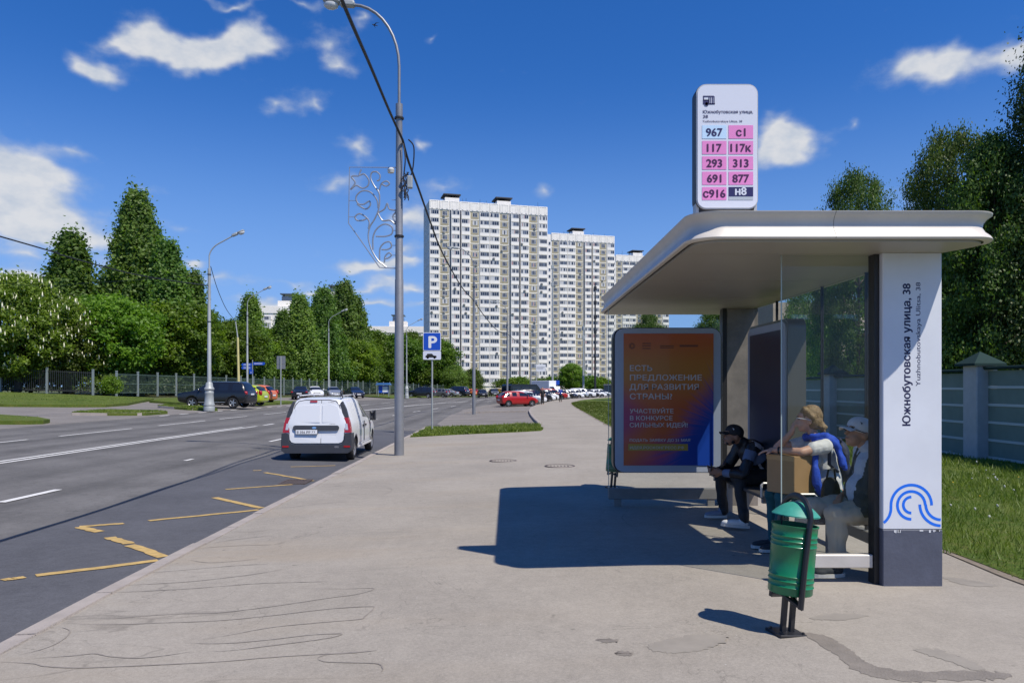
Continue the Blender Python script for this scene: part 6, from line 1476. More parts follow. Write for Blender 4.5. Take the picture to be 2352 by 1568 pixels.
make_car('sedan', 'white saloon facing the camera beside the black saloon', 'white', -23.6, 88.5, -68, .98, GP)
make_car('sedan', 'silver saloon facing the camera behind the white van', 'silver', -22.2, 91.5, -64, 1.0, GP)
make_car('sedan', 'dark saloon facing the camera, last before the notice board', 'navy', -20.9, 98, -62, 1.0, GP)
make_car('suv', 'black SUV parked side-on right of the vine lamp post', 'black', -14.3, 116, 172, .95, GP)
make_car('hatch', 'dark hatchback partly hidden by the parking sign post', 'grey', -12.9, 128, 165, 1.0, GP)
make_car('sedan', 'pale saloon behind the parking sign post', 'silver', -12.2, 138, 160, 1.0, GP)
make_car('suv', 'dark blue SUV between pale saloon and orange van', 'navy', -11.2, 146, 160, 1.1, GP)
make_car('hatch', 'orange car at the end of the far row', 'orange', -9.4, 156, 150, 1.0, GP)
make_car('sedan', 'red car at the end of the far row by the second lamp post', 'red', -8.2, 158, 160, 1.05, GP)
make_car('suv', 'dark car driving towards the camera past the second lamp post', 'black', -5.45, 137, -82, .85, 'cars driving far away', 'moving_car')
make_car('hatch', 'grey car driving behind the dark oncoming car', 'grey', -3.9, 158, -80, 1.05, 'cars driving far away', 'moving_car')
make_car('sedan', 'yellow taxi far away left of the red hatchback', 'yellow', -2.2, 163, -62, 1.05, 'cars driving far away', 'moving_car')
make_car('hatch', 'pale taxi just behind the yellow taxi', 'beige', -3.0, 172, -62, 1.1, 'cars driving far away', 'moving_car')
make_car('hatch', 'red hatchback nearest in the row of cars along the curved pavement', 'red', .55, 73.8, 24, 1.0, 'cars nose-in along the curved pavement')
row = ['silver', 'white', 'white', 'plum', 'black', 'red', 'white', 'black', 'white', 'black', 'red', 'white', 'black', 'navy', 'white', 'silver', 'white', 'black', 'white', 'silver']
yy = 73.8; ordn = ['second', 'third', 'fourth', 'fifth', 'sixth', 'seventh', 'eighth', 'ninth', 'tenth', 'eleventh', 'twelfth', 'thirteenth', 'fourteenth', 'fifteenth', 'sixteenth', 'seventeenth', 'eighteenth', 'nineteenth', 'twentieth', 'twenty-first']
for i, c in enumerate(row):
    yy += 2.9; X = XL(yy)-1.9; hd = 24-i*1.2
    kd = ('sedan', 'hatch', 'sedan', 'hatch', 'suv', 'hatch')[i % 6]; sc_ = .92 if kd == 'suv' else 1.0
    if i == 5: 
        MINI = (X-.4, yy, hd); continue
    make_car(kd, '%s %s car from the red hatchback in the row along the curved pavement' % (c, ordn[i]), c, X, yy, hd, sc_, 'cars nose-in along the curved pavement')
# black minibus and white box truck
def box_vehicle(name, label, X, Y, hd, L_, W, H, pm, glass_rects, box=None):
    t = thing(name, label, 'van' if not box else 'truck', (X, Y, B(X, Y)-.134), R(hd)); dx = -L_/2
    mb = MB(); mb.prism([(dx+.05, .35), (dx, .6), (dx+.05, H-.15), (dx+.25, H), (-dx-1.3, H), (-dx-.75, H-.55), (-dx-.1, H*.48), (-dx, .7), (-dx-.03, .35)], -W/2, W/2) if not box else mb.prism([(-dx-1.9, .4), (-dx-1.9, 1.95), (-dx-1.1, 2.0), (-dx-.55, 1.25), (-dx-.05, 1.05), (-dx, .45)], -W/2+.1, W/2-.1)
    o = mb.build('body', pm, t)
    if box: MB().box(dx, -dx-1.95, -W/2, W/2, .75, H, 0, .04).build('cargo_box', PAINT['white'], t); MB().box(dx, -dx-1.9, -.4, .4, .45, .74).build('chassis', M['black'], t)
    for x0, x1, z0, z1 in glass_rects:
        for sd in (1, -1): MB().box(x0, x1, sd*(W/2-(.1 if box else 0))-.012, sd*(W/2-(.1 if box else 0))+.012, z0, z1, 0, .01).build('window', M['car_glass'], t)
    if not box:
        MB().box(dx-.0, dx+.03, -W/2+.15, W/2-.15, H*.55, H-.25, 0, .01).build('rear_window', M['car_glass'], t)
        for sd in (1, -1): MB().box(dx-.01, dx+.06, sd*(W/2-.08)-.06, sd*(W/2-.08)+.06, .75, 1.25, 0, .02).build('tail_light', M['tail_red'], t)
    ty, rm = shared('bw', lambda: wheel_mesh(.34))
    for x in (dx+.95, -dx-.85):
        for sd in (1, -1): w = link('wheel', ty, t, (x, sd*(W/2-.09), .34), (0, 0, 0 if sd < 0 else math.pi)); link('rim', rm, w)
    return t
box_vehicle('minibus', 'black minibus towering over the parked cars behind the walker', MINI[0]-1.0, MINI[1]+1, 35, 5.3, 1.95, 2.25, PAINT['black'], [(-2.3, -1.1, 1.25, 1.95), (-.95, .2, 1.25, 1.95), (.35, 1.25, 1.25, 1.95)])
box_vehicle('box_truck', 'white box truck standing beyond the black minibus', 6.3, 132, -38, 6.2, 2.2, 3.0, PAINT['white'], [(1.55, 2.2, 1.25, 1.8)], box=True)

# ------------------------------------------------------------------ the white van at the kerb
vx, vy = -5.08, 21.25
t = thing('delivery_van', 'white delivery van with black bumper parked at the kerb', 'van', (vx, vy, B(vx, vy)-.137), R(91.7)); D0 = -2.23
st = [(.00, .36, 1.02, 1.50, .80, .56, .12), (.05, .28, 1.03, 1.60, .855, .60, .12), (.30, .24, 1.03, 1.645, .875, .63, .06), (1.0, .22, 1.02, 1.66, .88, .64, 0), (1.9, .22, 1.00, 1.66, .88, .64, 0), (2.02, .22, 1.0, 1.655, .88, .64, 0), (2.72, .22, .98, 1.59, .875, .60, 0), (3.36, .22, .98, 1.05, .87, .70, 0), (3.95, .24, .90, .93, .85, .70, 0), (4.28, .30, .76, .79, .80, .62, 0), (4.42, .38, .62, .64, .66, .5, 0)]
body, wins = split_body(loft(st, 4.47, (5, 6), (6,), ()), (.72, 3.62), .30, 1.76)
b = link('body', body, t, (D0, 0, 0)); b.material_slots[0].link = 'OBJECT'; b.material_slots[0].material = PAINT['white']
for w in wins: link('window', w, b)
ty, rm = wheel_mesh(.30, .19, 6)
for x in (.72, 3.62):
    for sd in (1, -1): w = link('wheel', ty, t, (D0+x, sd*.735, .30), (0, 0, 0 if sd < 0 else math.pi)); q = link('rim', rm, w)
rx = D0-.012; lean = .085
def rear(poly, name, m, d0, d1, parent=t, smooth=False):
    """polygon in y,z laid on the leaning rear face, d0..d1 = depth behind it"""
    mb = MB(); n = len(poly); f = lambda y, z, d: (rx-d+lean*max(0, z-.55)**1.25*1.1, y, z)
    mb.add([f(y, z, d0) for y, z in poly]+[f(y, z, d1) for y, z in poly], [tuple(range(n)), tuple(range(2*n-1, n-1, -1))]+[(i, (i+1) % n, (i+1) % n+n, i+n) for i in range(n)]); return mb.build(name, m, parent, smooth)
def rr_poly(y0, y1, z0, z1, r): return rrect(y0, y1, z0, z1, r, 4)
dl = [(.695, .70), (.685, .58), (.64, .515), (.56, .49), (-.098, .49), (-.098, 1.585), (.30, 1.585), (.47, 1.55), (.555, 1.45), (.60, 1.25), (.665, 1.0)]
dr = [(-.695, .70), (-.685, .58), (-.64, .515), (-.56, .49), (-.112, .49), (-.112, 1.585), (-.30, 1.585), (-.47, 1.55), (-.555, 1.45), (-.60, 1.25), (-.665, 1.0)]
gap = [(.715, .72), (.70, .55), (.65, .49), (.56, .465), (-.56, .465), (-.65, .49), (-.70, .55), (-.715, .72), (-.685, 1.0), (-.62, 1.25), (-.575, 1.46), (-.48, 1.57), (-.30, 1.607), (.30, 1.607), (.48, 1.57), (.575, 1.46), (.62, 1.25), (.685, 1.0)]
rear(gap, 'door_seal', M['plastic'], -.03, .006)
ld = rear(dl, 'rear_door', PAINT['white'], .0, .016); rd = rear(dr, 'rear_door', PAINT['white'], .0, .016)
rear([(.585, 1.02), (.60, 1.07), (.545, 1.36), (.50, 1.43), (.44, 1.455), (-.075, 1.455), (-.075, 1.02)], 'pressed_panel', PAINT['white'], .016, .026, ld); rear([(-.585, 1.02), (-.60, 1.07), (-.545, 1.36), (-.50, 1.43), (-.44, 1.455), (-.135, 1.455), (-.135, 1.02)], 'pressed_panel', PAINT['white'], .016, .026, rd)
rear(rr_poly(-.57, .60, .815, .945, .055), 'handle_strip', M['plastic'], .016, .052, ld)
pl = rear(rr_poly(-.03, .535, .715, .84, .012), 'number_plate', M['plastic'], .03, .058, ld); rear(rr_poly(-.02, .525, .728, .832, .008), 'plate_face', M['white'], .0575, .0605, ld)
def rtext(s, y, z, h, w, m, parent):
    me = text_mesh(s, h, w, .0, 'lettering', m); o = link('lettering', me, parent, (rx-.063+lean*max(0, z-.55)**1.25*1.1, y, z), (0, 0, R(-90))); return o
rtext('В 056 РР', .495, .745, .062, .345, M['black'], ld); rtext('77', .125, .752, .050, .10, M['black'], ld); rtext('LARGUS', -.33, .975, .022, .15, M['dark'], rd); rtext('E Flex', -.30, 1.525, .03, .13, M['dark'], rd)
rear([(.06+.055*math.cos(a), .885+.03*math.sin(a)) for a in np.linspace(0, 2*math.pi, 16)[:-1]], 'emblem', M['chrome'], .052, .058, ld)
rear(rr_poly(-.0, .185, 1.535, 1.58, .012), 'brake_light', M['tail_red'], .016, .03, ld)
for sd in (1, -1):
    tp = [(sd*.70, .76), (sd*.875, .76), (sd*.835, 1.0), (sd*.79, 1.145), (sd*.675, 1.14), (sd*.705, .95)]; tl = rear(tp, 'tail_light', M['tail_red'], -.16, .012)
    rear([(sd*.725, .83), (sd*.80, .83), (sd*.775, .99), (sd*.72, .99)], 'clear_lens', M['head_clear'], .0125, .018, tl)
    rear([(sd*.672, 1.15), (sd*.79, 1.15), (sd*.73, 1.36), (sd*.63, 1.56), (sd*.585, 1.52), (sd*.635, 1.28)], 'light_blank', M['plastic'], -.14, .008)
bp_ = [(.885, .74), (.90, .50), (.885, .30), (.80, .235), (-.80, .235), (-.885, .30), (-.90, .50), (-.885, .74), (-.725, .74), (-.715, .58), (-.66, .475), (-.56, .455), (.56, .455), (.66, .475), (.715, .58), (.725, .74)]
bpo = rear(bp_, 'bumper', M['plastic'], -.34, .06, t, 30)
rear([(.70, .385), (.86, .385), (.86, .43), (.70, .43)], 'reflector', M['tail_red'], .055, .068, bpo); rear([(-.70, .385), (-.86, .385), (-.86, .43), (-.70, .43)], 'reflector', M['tail_red'], .055, .068, bpo); rear(rr_poly(-.57, -.46, .37, .425, .02), 'tow_cover', M['chrome'], .055, .064, bpo)
for sd in (1, -1):
    MB().tube([(D0+.30, sd*.56, 1.655), (D0+.40, sd*.56, 1.70), (D0+2.0, sd*.575, 1.715), (D0+2.15, sd*.57, 1.67)], .016, 6).build('roof_rail', PAINT['white'], t); MB().box(D0+.34, D0+.42, sd*.56-.03, sd*.56+.03, 1.63, 1.71, 0, .015).build('rail_foot', M['plastic'], t)
    MB().box(D0+1.05, D0+3.2, sd*.875-.01, sd*.875+.012, .30, .36).build('sill_trim', PAINT['white'], t)
    MB().box(D0+2.95, D0+3.02, sd*.88, sd*1.04, 1.02, 1.16, 0, .03).build('mirror', M['plastic'], t, smooth=True)
    for x in (1.92, 2.0, 2.98): MB().box(D0+x, D0+x+.012, sd*.868, sd*.884, .42, .98).build('door_gap', M['plastic'], t)
    for x in (1.75, 2.16): MB().box(D0+x, D0+x+.10, sd*.872, sd*.895, .84, .875, 0, .008).build('door_handle', M['plastic'], t)
    MB().box(D0+1.80, D0+1.90, sd*.862, sd*.8795, .40, .98).build('side_band', mat('van_band', (.34, .37, .42), .4), t)
    mb = MB(); mb.add([(D0+1.80, sd*.866, 1.0), (D0+1.90, sd*.866, 1.0), (D0+1.90, sd*.70, 1.52), (D0+1.80, sd*.70, 1.52)], [(0, 1, 2, 3)]); 
    MB().box(D0+3.3, D0+3.9, sd*.70-.0, sd*.72, .5, .52).build('arch_liner', M['black'], t)
    hm = MB().box(D0+4.05, D0+4.3, min(sd*.52, sd*.78), max(sd*.52, sd*.78), .64, .80, 0, .05).build('headlight', M['head_clear'], t)
MB().lathe([(.03, 0), (.03, .05), (.045, .06), (.03, .12), (0, .13)], 10).build('antenna_base', M['plastic'], t, loc=(D0+.34, -.56, 1.70))
# ------------------------------------------------------------------ street lamps, cables, signs
def lamp_head(parent, p, d, s=1.):
    """housing and glass bowl at the end of the arm; d = unit direction along the arm"""
    p, d = Vector(p), Vector(d).normalized(); sd = Vector((0, 0, 1)).cross(d).normalized(); up = d.cross(sd); Mx = Matrix((d, sd, up)).transposed().to_4x4(); Mx.translation = p
    h = MB().box(-.05*s, .34*s, -.10*s, .10*s, -.06*s, .10*s, 0, .035*s); h.box(.34*s, .78*s, -.13*s, .13*s, .0, .10*s, 0, .04*s); h.xf(Mx); o = h.build('lamp_head', M['pole_light'], parent, True)
    g = MB().lathe([(.001, -.15*s), (.07*s, -.14*s), (.12*s, -.09*s), (.135*s, -.02*s), (.13*s, 0)], 14, 0); g.xf(Matrix.Diagonal((1.5, 1, 1, 1))); g.xf(Matrix.Translation((.57*s, 0, 0))); g.xf(Mx); g.build('lamp_bowl', M['lamp_glass'], o, True)
M['lamp_glass'] = mat('lamp_bowl', (.55, .56, .55), .1, spec=.8)
def lamp_post(label, X, Y, z0, zs, zl, reach, r0, m, ornate=False, name='street_lamp', group='street lamps along the road'):
    t = thing(name, label, 'street lamp', (X, Y, z0), 0, group); hs = zs-z0; hl = zl-z0; sg_ = 1 if reach > 0 else -1; a = abs(reach)
    mb = MB(); mid = hs*.5
    mb.tube([(0, 0, -.2), (0, 0, mid), (0, 0, mid+.02), (0, 0, hs-.35), (0, 0, hs-.3), (0, 0, hs)], [r0, r0*.86, r0*.80, r0*.66, r0*.72, r0*.72], 14); mb.build('post', m, t, 50)
    pts = [(0, 0, hs-.1), (0, 0, hs+(hl-hs)*.35)]+[(sg_*a*(.08+.92*q)*.62, 0, hs+(hl-hs)*(.35+.65*math.sin(q*math.pi/2)*.98)) for q in (.0, .12, .28, .45, .62, .8, 1.0)]
    pts = [(0, 0, hs-.1), (0, 0, hs+(hl-hs)*.36)]
    for k in range(1, 10):
        q = k/9*math.pi/2*(1 if sg_ < 0 else .66); pts.append((sg_*a*.62*(1-math.cos(q))*(1 if sg_ < 0 else 1.25), 0, hs+(hl-hs)*((.36+.60*math.sin(q)) if sg_ < 0 else (.30+.48*math.sin(q)))))
    if sg_ > 0: pts.append((pts[-1][0]+a*.36, 0, pts[-1][2]+a*.20))
    arm = MB().tube(pts, r0*.30, 10).build('arm', m, t, True)
    lamp_head(t, pts[-1], (sg_, 0, .06 if sg_ < 0 else .42))
    for z in (hs*.62, hs-.4): MB().lathe([(r0*.86, 0), (r0*.98, .01), (r0*.98, .05), (r0*.86, .06)], 14, caps=False).build('band_clamp', M['dark'], t, loc=(0, 0, z))
    if ornate:
        pr = [(.34, -.1), (.36, .12), (.33, .2), (.35, .24), (.35, .34), (.30, .42), (.27, .95), (.29, 1.0), (.29, 1.1), (.25, 1.16), (.32, 1.24), (.32, 1.32), (.24, 1.42), (.22, 1.62), (.17, 1.7)]
        MB().lathe([(r*.93, z) for r, z in pr], 18).build('cast_base', m, t, 35)
    return t
p0 = (-2.95, 19.35); zb = B(*p0)
lp = lamp_post('tall grey lamp post with a wire vine ornament beside the white van', p0[0], p0[1], zb, 8.92, 11.62, -1.95, .128, M['steel_grey'])
# ornament of bent tube on the first post
def ov(x, y): q = at(716.2+.43265*x, .43265*y, 19.35); return (q.x, 19.35, q.z)
orn = thing('vine_ornament', 'metal tulip vine in a wire frame fixed to the near lamp post', 'ornament', (0, 0, 0)); M['wire'] = mat('ornament_wire', (.38, .39, .41), .4, .6)
def smooth_path(P, n=6):
    out = []; P = [Vector(p) for p in P]
    for i in range(len(P)-1):
        a, b, c, d = P[max(i-1, 0)], P[i], P[i+1], P[min(i+2, len(P)-1)]
        for k in range(n):
            q = k/n; out.append(.5*((2*b)+(c-a)*q+(2*a-5*b+4*c-d)*q*q+(3*b-a-3*c+d)*q**3))
    return out+[P[-1]]
MB().tube([ov(462, 890), ov(200, 888), ov(195, 1185), ov(245, 1255), ov(360, 1420), ov(458, 1425)], .014, 6).build('wire_frame', M['wire'], orn)
curls = {'tulip': [(262, 900), (252, 930), (278, 925), (302, 955), (298, 985), (270, 1000), (235, 985), (206, 1006), (230, 970), (210, 938), (250, 935)], 'stem': [(345, 912), (320, 915), (312, 945), (330, 985), (355, 1020), (360, 1060), (355, 1110), (335, 1160), (308, 1205), (300, 1260), (315, 1320), (350, 1380), (395, 1418)], 'tip': [(345, 912), (362, 930), (358, 955), (345, 960)],
 'leaf_a': [(358, 1010), (370, 975), (395, 962), (412, 975), (395, 988), (372, 978)], 'leaf_b': [(352, 1105), (345, 1060), (310, 1020), (265, 1015), (235, 1045), (245, 1080), (275, 1085), (305, 1068), (310, 1090), (285, 1110), (240, 1085)], 'tulip_b': [(350, 1130), (385, 1110), (400, 1080), (412, 1110), (447, 1120), (430, 1150), (445, 1190), (415, 1170), (375, 1170), (350, 1130)],
 'leaf_c': [(300, 1215), (305, 1180), (290, 1155), (255, 1135), (230, 1150), (240, 1170), (270, 1170), (292, 1160)], 'leaf_d': [(325, 1325), (325, 1260), (345, 1215), (385, 1190), (425, 1205), (425, 1240), (390, 1255), (340, 1255)], 'leaf_e': [(360, 1380), (362, 1320), (385, 1290), (415, 1285), (422, 1310), (400, 1325), (370, 1325)], 'leaf_f': [(385, 1395), (390, 1360), (410, 1342), (422, 1355), (405, 1370), (388, 1372)]}
for k, P in curls.items(): MB().tube(smooth_path([ov(*p) for p in P]), .020, 7).build('tulip' if 'tulip' in k else 'stem' if k in ('stem', 'tip') else 'leaf', M['wire'], orn, True)
for y in (1062, 1152, 1224, 1303, 1355): MB().tube([ov(425, y), ov(458, y)], .008, 5).build('tie', M['wire'], orn)
for y in (1065, 1152): MB().tube([ov(197, y), ov(232, y)], .008, 5).build('tie', M['wire'], orn)
q = ov(420, 902); MB().lathe([(.001, -.1), (.08, -.08), (.10, 0), (.06, .05), (.0, .06)], 12).build('small_floodlight', M['lamp_glass'], orn, True, loc=q)
rebase(orn, ov(460, 1425))
# terminal box and looped leads on the post
tb = thing('junction_box', 'pale cable box strapped to the near lamp post', 'cable box', (0, 0, 0)); a = at(940, 418, 19.2)
MB().box(a.x-.06, a.x+.08, 19.16, 19.30, a.z-.16, a.z+.16, 0, .02).build('box', M['pole_light'], tb)
rr = random.Random(2)
for k in range(5):
    pts = [Vector((a.x-.12+rr.uniform(-.1, .12), 19.2, a.z+.2-.11*j+rr.uniform(-.06, .06))) for j in range(7)]; MB().tube(smooth_path(pts, 4), .014, 5).build('lead', M['cable'], tb)
MB().tube(smooth_path([(a.x-.02, 19.2, a.z+1.1), (a.x+.12, 19.18, a.z+.9), (a.x+.10, 19.2, a.z+.4), (a.x+.02, 19.2, a.z+.1)]), .018, 6).build('lead', M['cable'], tb); MB().tube(smooth_path([(a.x-.16, 19.2, a.z+1.0), (a.x-.10, 19.18, a.z+.6), (a.x-.14, 19.2, a.z+.1), (a.x-.1, 19.2, a.z-.3)]), .018, 6).build('lead', M['cable'], tb); rebase(tb, a)
# more lamps on the near side, one row of curved lamps on the far side
lamp_post('second lamp post of the near row, on the divider by the parking bay', -2.83, 55.0, B(-2.8, 55), 9.3, 11.9, -1.95, .128, M['steel_grey'])
lamp_post('third lamp post of the near row, before the tower facade', -.55, 86, B(-.5, 86), 9.0, 11.4, -1.95, .128, M['steel_grey'])
lamp_post('fourth lamp post of the near row, farthest in the row', 3.0, 118, B(3, 118), 9.0, 11.4, -1.95, .12, M['steel_grey'])
lamp_post('far side lamp post with thick cast base in front of the black SUV', -18.9, 46.2, B(-18.9, 46.2), 8.9, 11.2, 2.0, .13, M['pole_light'], True)
def u2(u, Y): return (u-CX_)*Y/F_
for u, Y, lab in ((568, 72, 'thin far side lamp post behind the blue direction sign'), (755, 92, 'far side lamp post rising between the parked silver and dark cars'), (934, 106, 'far side lamp post just right of the near vine lamp post')):
    X = u2(u, Y); z0 = B(X, Y); zl = {568: 11.2, 755: 11.1, 934: 11.2}[u]; lamp_post(lab, X, Y, z0, zl-2.4, zl, 2.2, .11, M['pole_light'], u == 934)
X = u2(752, 95)
# leaning yellow wooden pole
yp = thing('leaning_pole', 'leaning pale yellow pole among the far trees', 'pole', (u2(549, 70), 70, B(u2(549, 70), 70))); a = at(541, 738, 70)-Vector(yp.location)
b_ = at(546, 775, 70)-Vector(yp.location); MB().tube([(0, 0, -.2), tuple(b_)], [.13, .10], 10).build('post', mat('yellow_pole', (.52, .46, .20), .8, var=(4, .12)), yp, True); MB().tube([tuple(b_), tuple(a)], [.06, .05], 8).build('top_pipe', M['pole_light'], yp, True)
# two tall masts before the towers
for u, v, Y, lab in ((1269, 600, 175, 'slim tall mast before the gap of the first two towers'), (1367, 650, 175, 'dark tall mast with antennas before the middle tower'), (1340, 745, 178, 'thin grey mast between the two tall masts')):
    X = u2(u, Y); p = at(u, v, Y); ms = thing('mast', lab, 'mast', (X, Y, B(X, Y)), 0); h = p.z-B(X, Y); dk = u == 1367
    MB().tube([(0, 0, -.2), (0, 0, h)], [.26, .16], 8).build('shaft', M['dark'] if dk else M['pole_light'], ms, True)
    for k in range(4 if dk else 2):
        z = h*(.97-.13*k); MB().box(-.35, .35, -.2, .2, z-.9, z, 0, .05).build('antenna_box', M['dark'] if dk else M['pole_light'], ms)
    if dk: MB().lathe([(.0, 0), (.9, 0), (.9, .12), (0, .12)], 12).build('ring', M['dark'], ms, loc=(0, 0, h*.33))
# cables
def cable(name, label, pts, r):
    o = MB().tube(smooth_path(pts, 8), r, 6).build(name, M['cable'], None, True); return tag(o, label, 'cable')
pole_top = at(925, 322, 19.22)
cable('overhead_cable', 'thick black cable climbing from the near lamp post out of the picture', [(-1.55, -14, 8.4), (-2.0, -2, 7.35), (-2.33, 6, 7.0), tuple(at(785, 0, 11)), tuple(at(850, 150, 14.2)), tuple(at(890, 245, 16.8)), tuple(at(908, 285, 18.3)), tuple(pole_top)], .030)
cable('overhead_cable', 'black cable sagging from the near lamp post to the second lamp post', [tuple(pole_top), tuple(at(938, 370, 20.0)), tuple(at(962, 435, 22.5)), tuple(at(985, 500, 26)), tuple(at(1010, 567, 31)), tuple(at(1040, 625, 37.5)), tuple(at(1065, 665, 46)), tuple(at(1088, 690, 54.8))], .032)
cable('overhead_cable', 'black cable from the second lamp post to the third', [tuple(at(1088, 690, 54.8)), tuple(at(1110, 722, 62)), tuple(at(1135, 752, 71)), tuple(at(1152, 764, 79)), tuple(at(1165, 766, 85.8))], .035)
cable('overhead_cable', 'thin cable leaving the third lamp post to the right', [tuple(at(1165, 766, 85.8)), tuple(at(1200, 795, 97)), tuple(at(1230, 812, 108)), tuple(at(1221, 815, 117.8))], .03)
cable('overhead_cable', 'black cable from the left edge to the far side lamp post', [(-27, 6, 9.2), tuple(at(0, 543, 29.5)), tuple(at(150, 588, 33.5)), tuple(at(320, 632, 39.5)), tuple(at(478, 656, 46.1))], .030)
cable('overhead_cable', 'thin wire drooping from the far side lamp post to the yellow pole', [tuple(at(484, 612, 46.2)), tuple(at(500, 665, 53)), tuple(at(520, 710, 61)), tuple(at(541, 738, 69.9))], .022)
cable('overhead_cable', 'thin wire behind the poplars left of the far side lamp post', [(-62, 60, 12.2), tuple(at(20, 652, 58)), tuple(at(200, 650, 55)), tuple(at(400, 636, 50)), tuple(at(478, 630, 46.2))], .012)
# parking sign
X, Y = -3.43, 31.8; ps = thing('parking_sign', 'blue square parking sign on a thin grey post in the verge', 'road sign', (X, Y, B(X, Y))); M['sign_blue'] = mat('sign_blue', (.008, .07, .46), .4); zb = B(X, Y)
MB().tube([(0, 0, -.2), (0, 0, 3.85-zb)], .036, 10).build('post', M['pole_light'], ps, True)
zt = 3.86-zb; pl = MB().prism(rrect(-.385, .385, zt-.785, zt, .05), -.062, -.05).build('plate', M['white'], ps)
MB().prism(rrect(-.36, .36, zt-.76, zt-.025, .04), -.066, -.0625).build('blue_face', M['sign_blue'], pl)
put_text('P', pl, (-.13, -.069, zt-.655), M['white'], h=.51, w=.33, bold=.03)
p2_ = MB().prism(rrect(-.385, .385, zt-1.165, zt-.80, .04), -.062, -.05).build('lower_plate', M['sign_white'], ps)
cs = [(-.28, -1.075), (-.28, -1.0), (-.24, -.985), (-.20, -.91), (.0, -.91), (.07, -.985), (.18, -.995), (.20, -1.04), (.20, -1.075)]
mb = MB(); mb.add([(x, -.0645, zt+z) for x, z in cs], [tuple(range(len(cs)))]); mb.build('car_symbol', M['black'], p2_)
for x in (-.18, .11): MB().lathe([(0, 0), (.05, 0)], 14, 0, (x, -.0652, zt-1.075), 'y').build('car_symbol_wheel', M['black'], p2_)
for z in (zt-.25, zt-.95): MB().box(-.05, .05, -.049, .045, z-.02, z+.02).build('clamp', M['dark'], ps)
# blue direction board, grey sign back, notice board, kiosk, small far signs
X, Y = u2(580, 74), 74.; ds = thing('direction_sign', 'blue pedestrian direction sign with arrow boards above the lime car', 'sign', (X, Y, B(X, Y))); z = 3.5-B(X, Y)+.1
MB().tube([(0, 0, -.2), (0, 0, z+.6)], .05, 8).build('post', M['fence_post'], ds, True)
for k, (x0, x1, zz_, tip) in enumerate(((-1.0, -.06, z-.02, -1), (-1.0, -.06, z-.34, -1), (.06, 1.15, z+.08, 1), (-.32, .06, z-.80, 0))):
    h = .28; b = MB().prism([(x0, zz_), (x1, zz_), (x1+(.12 if tip > 0 else 0), zz_+h/2), (x1, zz_+h), (x0, zz_+h), (x0-(.12 if tip < 0 else 0), zz_+h/2)] if k < 3 else rrect(x0, x1, zz_, zz_+.44, .03), -.04, .04).build('arrow_board', M['sign_blue'], ds)
    for j in range(2): MB().box(x0+.12, x1-.15, -.044, -.041, zz_+.08+j*.09, zz_+.11+j*.09).build('print_line', M['white'], b)
X, Y = u2(645, 61), 61.; gs_ = thing('sign_back', 'grey back of a double traffic sign on a pale post', 'road sign', (X, Y, B(X, Y))); z = 3.0-B(X, Y)
MB().tube([(0, 0, -.2), (0, 0, z+1.05)], .045, 8).build('post', M['pole_light'], gs_, True); MB().box(-.36, .36, .05, .07, z+.36, z+1.05, 0, .008).build('plate', M['steel_grey'], gs_); MB().box(-.36, .36, .05, .07, z-.02, z+.34, 0, .008).build('plate', M['steel_grey'], gs_)
X, Y = u2(881, 108), 108.; nb = thing('notice_board', 'small notice board with blue roof beside the mesh fence', 'notice board', (X, Y, B(X, Y)))
for x in (-.75, .75): MB().box(x-.05, x+.05, -.05, .05, -.1, 1.7).build('leg', M['fence_post'], nb)
MB().box(-.7, .7, -.03, .03, .55, 1.6).build('board', M['sign_blue'], nb); MB().box(-.15, .6, -.036, -.031, .65, 1.45).build('paper', M['white'], nb); MB().prism([(-1.15, 1.7), (1.15, 1.7), (.85, 2.0), (-.85, 2.0)], -.4, .4).build('roof', mat('roof_blue', (.05, .16, .40), .5), nb)
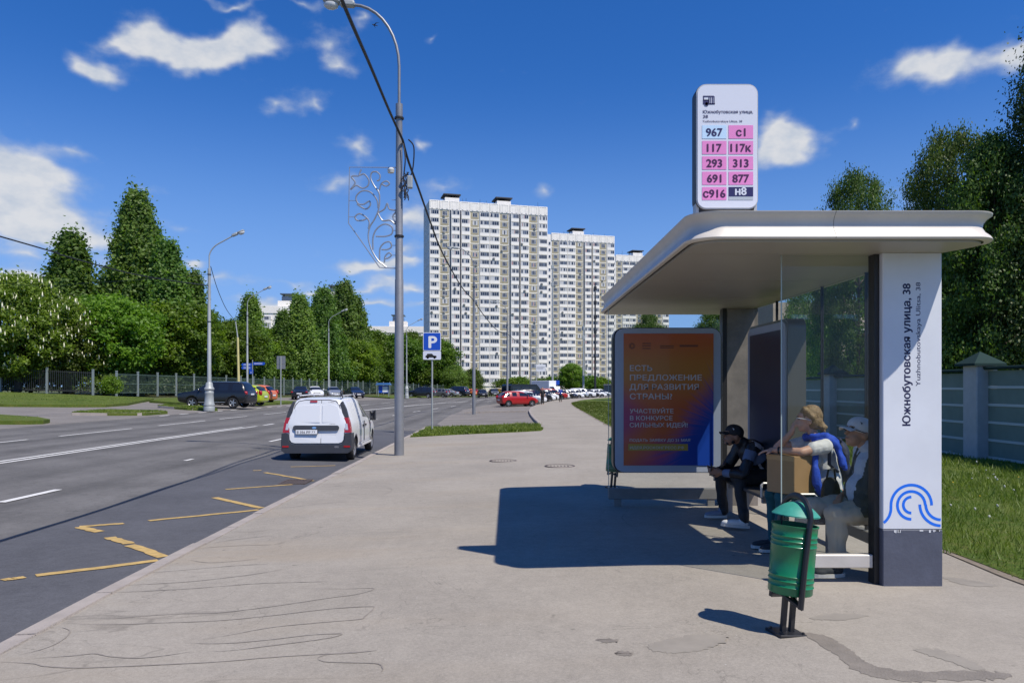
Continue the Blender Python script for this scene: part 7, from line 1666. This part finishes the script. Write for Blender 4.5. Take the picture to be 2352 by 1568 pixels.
X, Y = u2(1400, 190), 190.; kk = thing('glass_kiosk', 'small glass stop shelter far behind the right lawn', 'kiosk', (X, Y, B(X, Y)))
MB().box(-1.5, 1.5, 0, 1.4, 2.2, 2.4).build('roof', M['steel_grey'], kk); MB().box(-1.4, 1.4, 1.3, 1.36, .2, 2.2).build('back_pane', M['win_blue'], kk)
for x in (-1.4, 1.36): MB().box(x, x+.06, 0, 1.3, 0, 2.2).build('side_pane', M['win_blue'], kk)
X, Y = u2(1242, 150), 150.; bb = thing('board_sign', 'small white board on a pole in front of the nearest tower', 'sign', (X, Y, B(X, Y))); p = at(1242, 845, Y).z-B(X, Y); MB().tube([(-.9, 0, -.2), (-.9, 0, p+4.5)], .09, 8).build('post', M['pole_light'], bb, True); MB().box(-1.0, 1.0, -.08, -.02, p-.7, p+.7, 0, .02).build('board', M['white'], bb); MB().box(-.8, .8, -.086, -.081, p+.1, p+.2).box(-.8, .5, -.086, -.081, p-.15, p-.05).build('print_line', M['steel_grey'], bb)
X, Y = u2(1280, 170), 170.; bs = thing('blue_sign', 'tiny blue road sign above the far parked cars', 'road sign', (X, Y, B(X, Y))); MB().tube([(0, 0, -.2), (0, 0, 3.2)], .05, 6).build('post', M['pole_light'], bs); MB().box(-.5, .5, -.06, -.03, 2.2, 3.2, 0, .03).build('plate', M['sign_blue'], bs)
# a swift in the sky
bd = thing('bird', 'small dark bird flying right of the lamp head', 'bird', tuple(at(860, 58, 60)), .5)
link('body', blob('body', [('e', (0, 0, 0), (.16, .05, .05)), ('e', (-.14, 0, .01), (.05, .04, .04)), ('c', (.12, 0, 0), .03, (.3, .05, 0), .008), ('c', (.12, 0, 0), .03, (.3, -.05, 0), .008), ('c', (0, .03, .02), .045, (.06, .26, .07), .03), ('c', (.06, .26, .07), .03, (.28, .52, .03), .006), ('c', (0, -.03, .02), .045, (.06, -.26, .07), .03), ('c', (.06, -.26, .07), .03, (.28, -.52, .03), .006)], .012, M['cloth_black'], 1), bd)
bpy.data.scenes.remove(WORK)
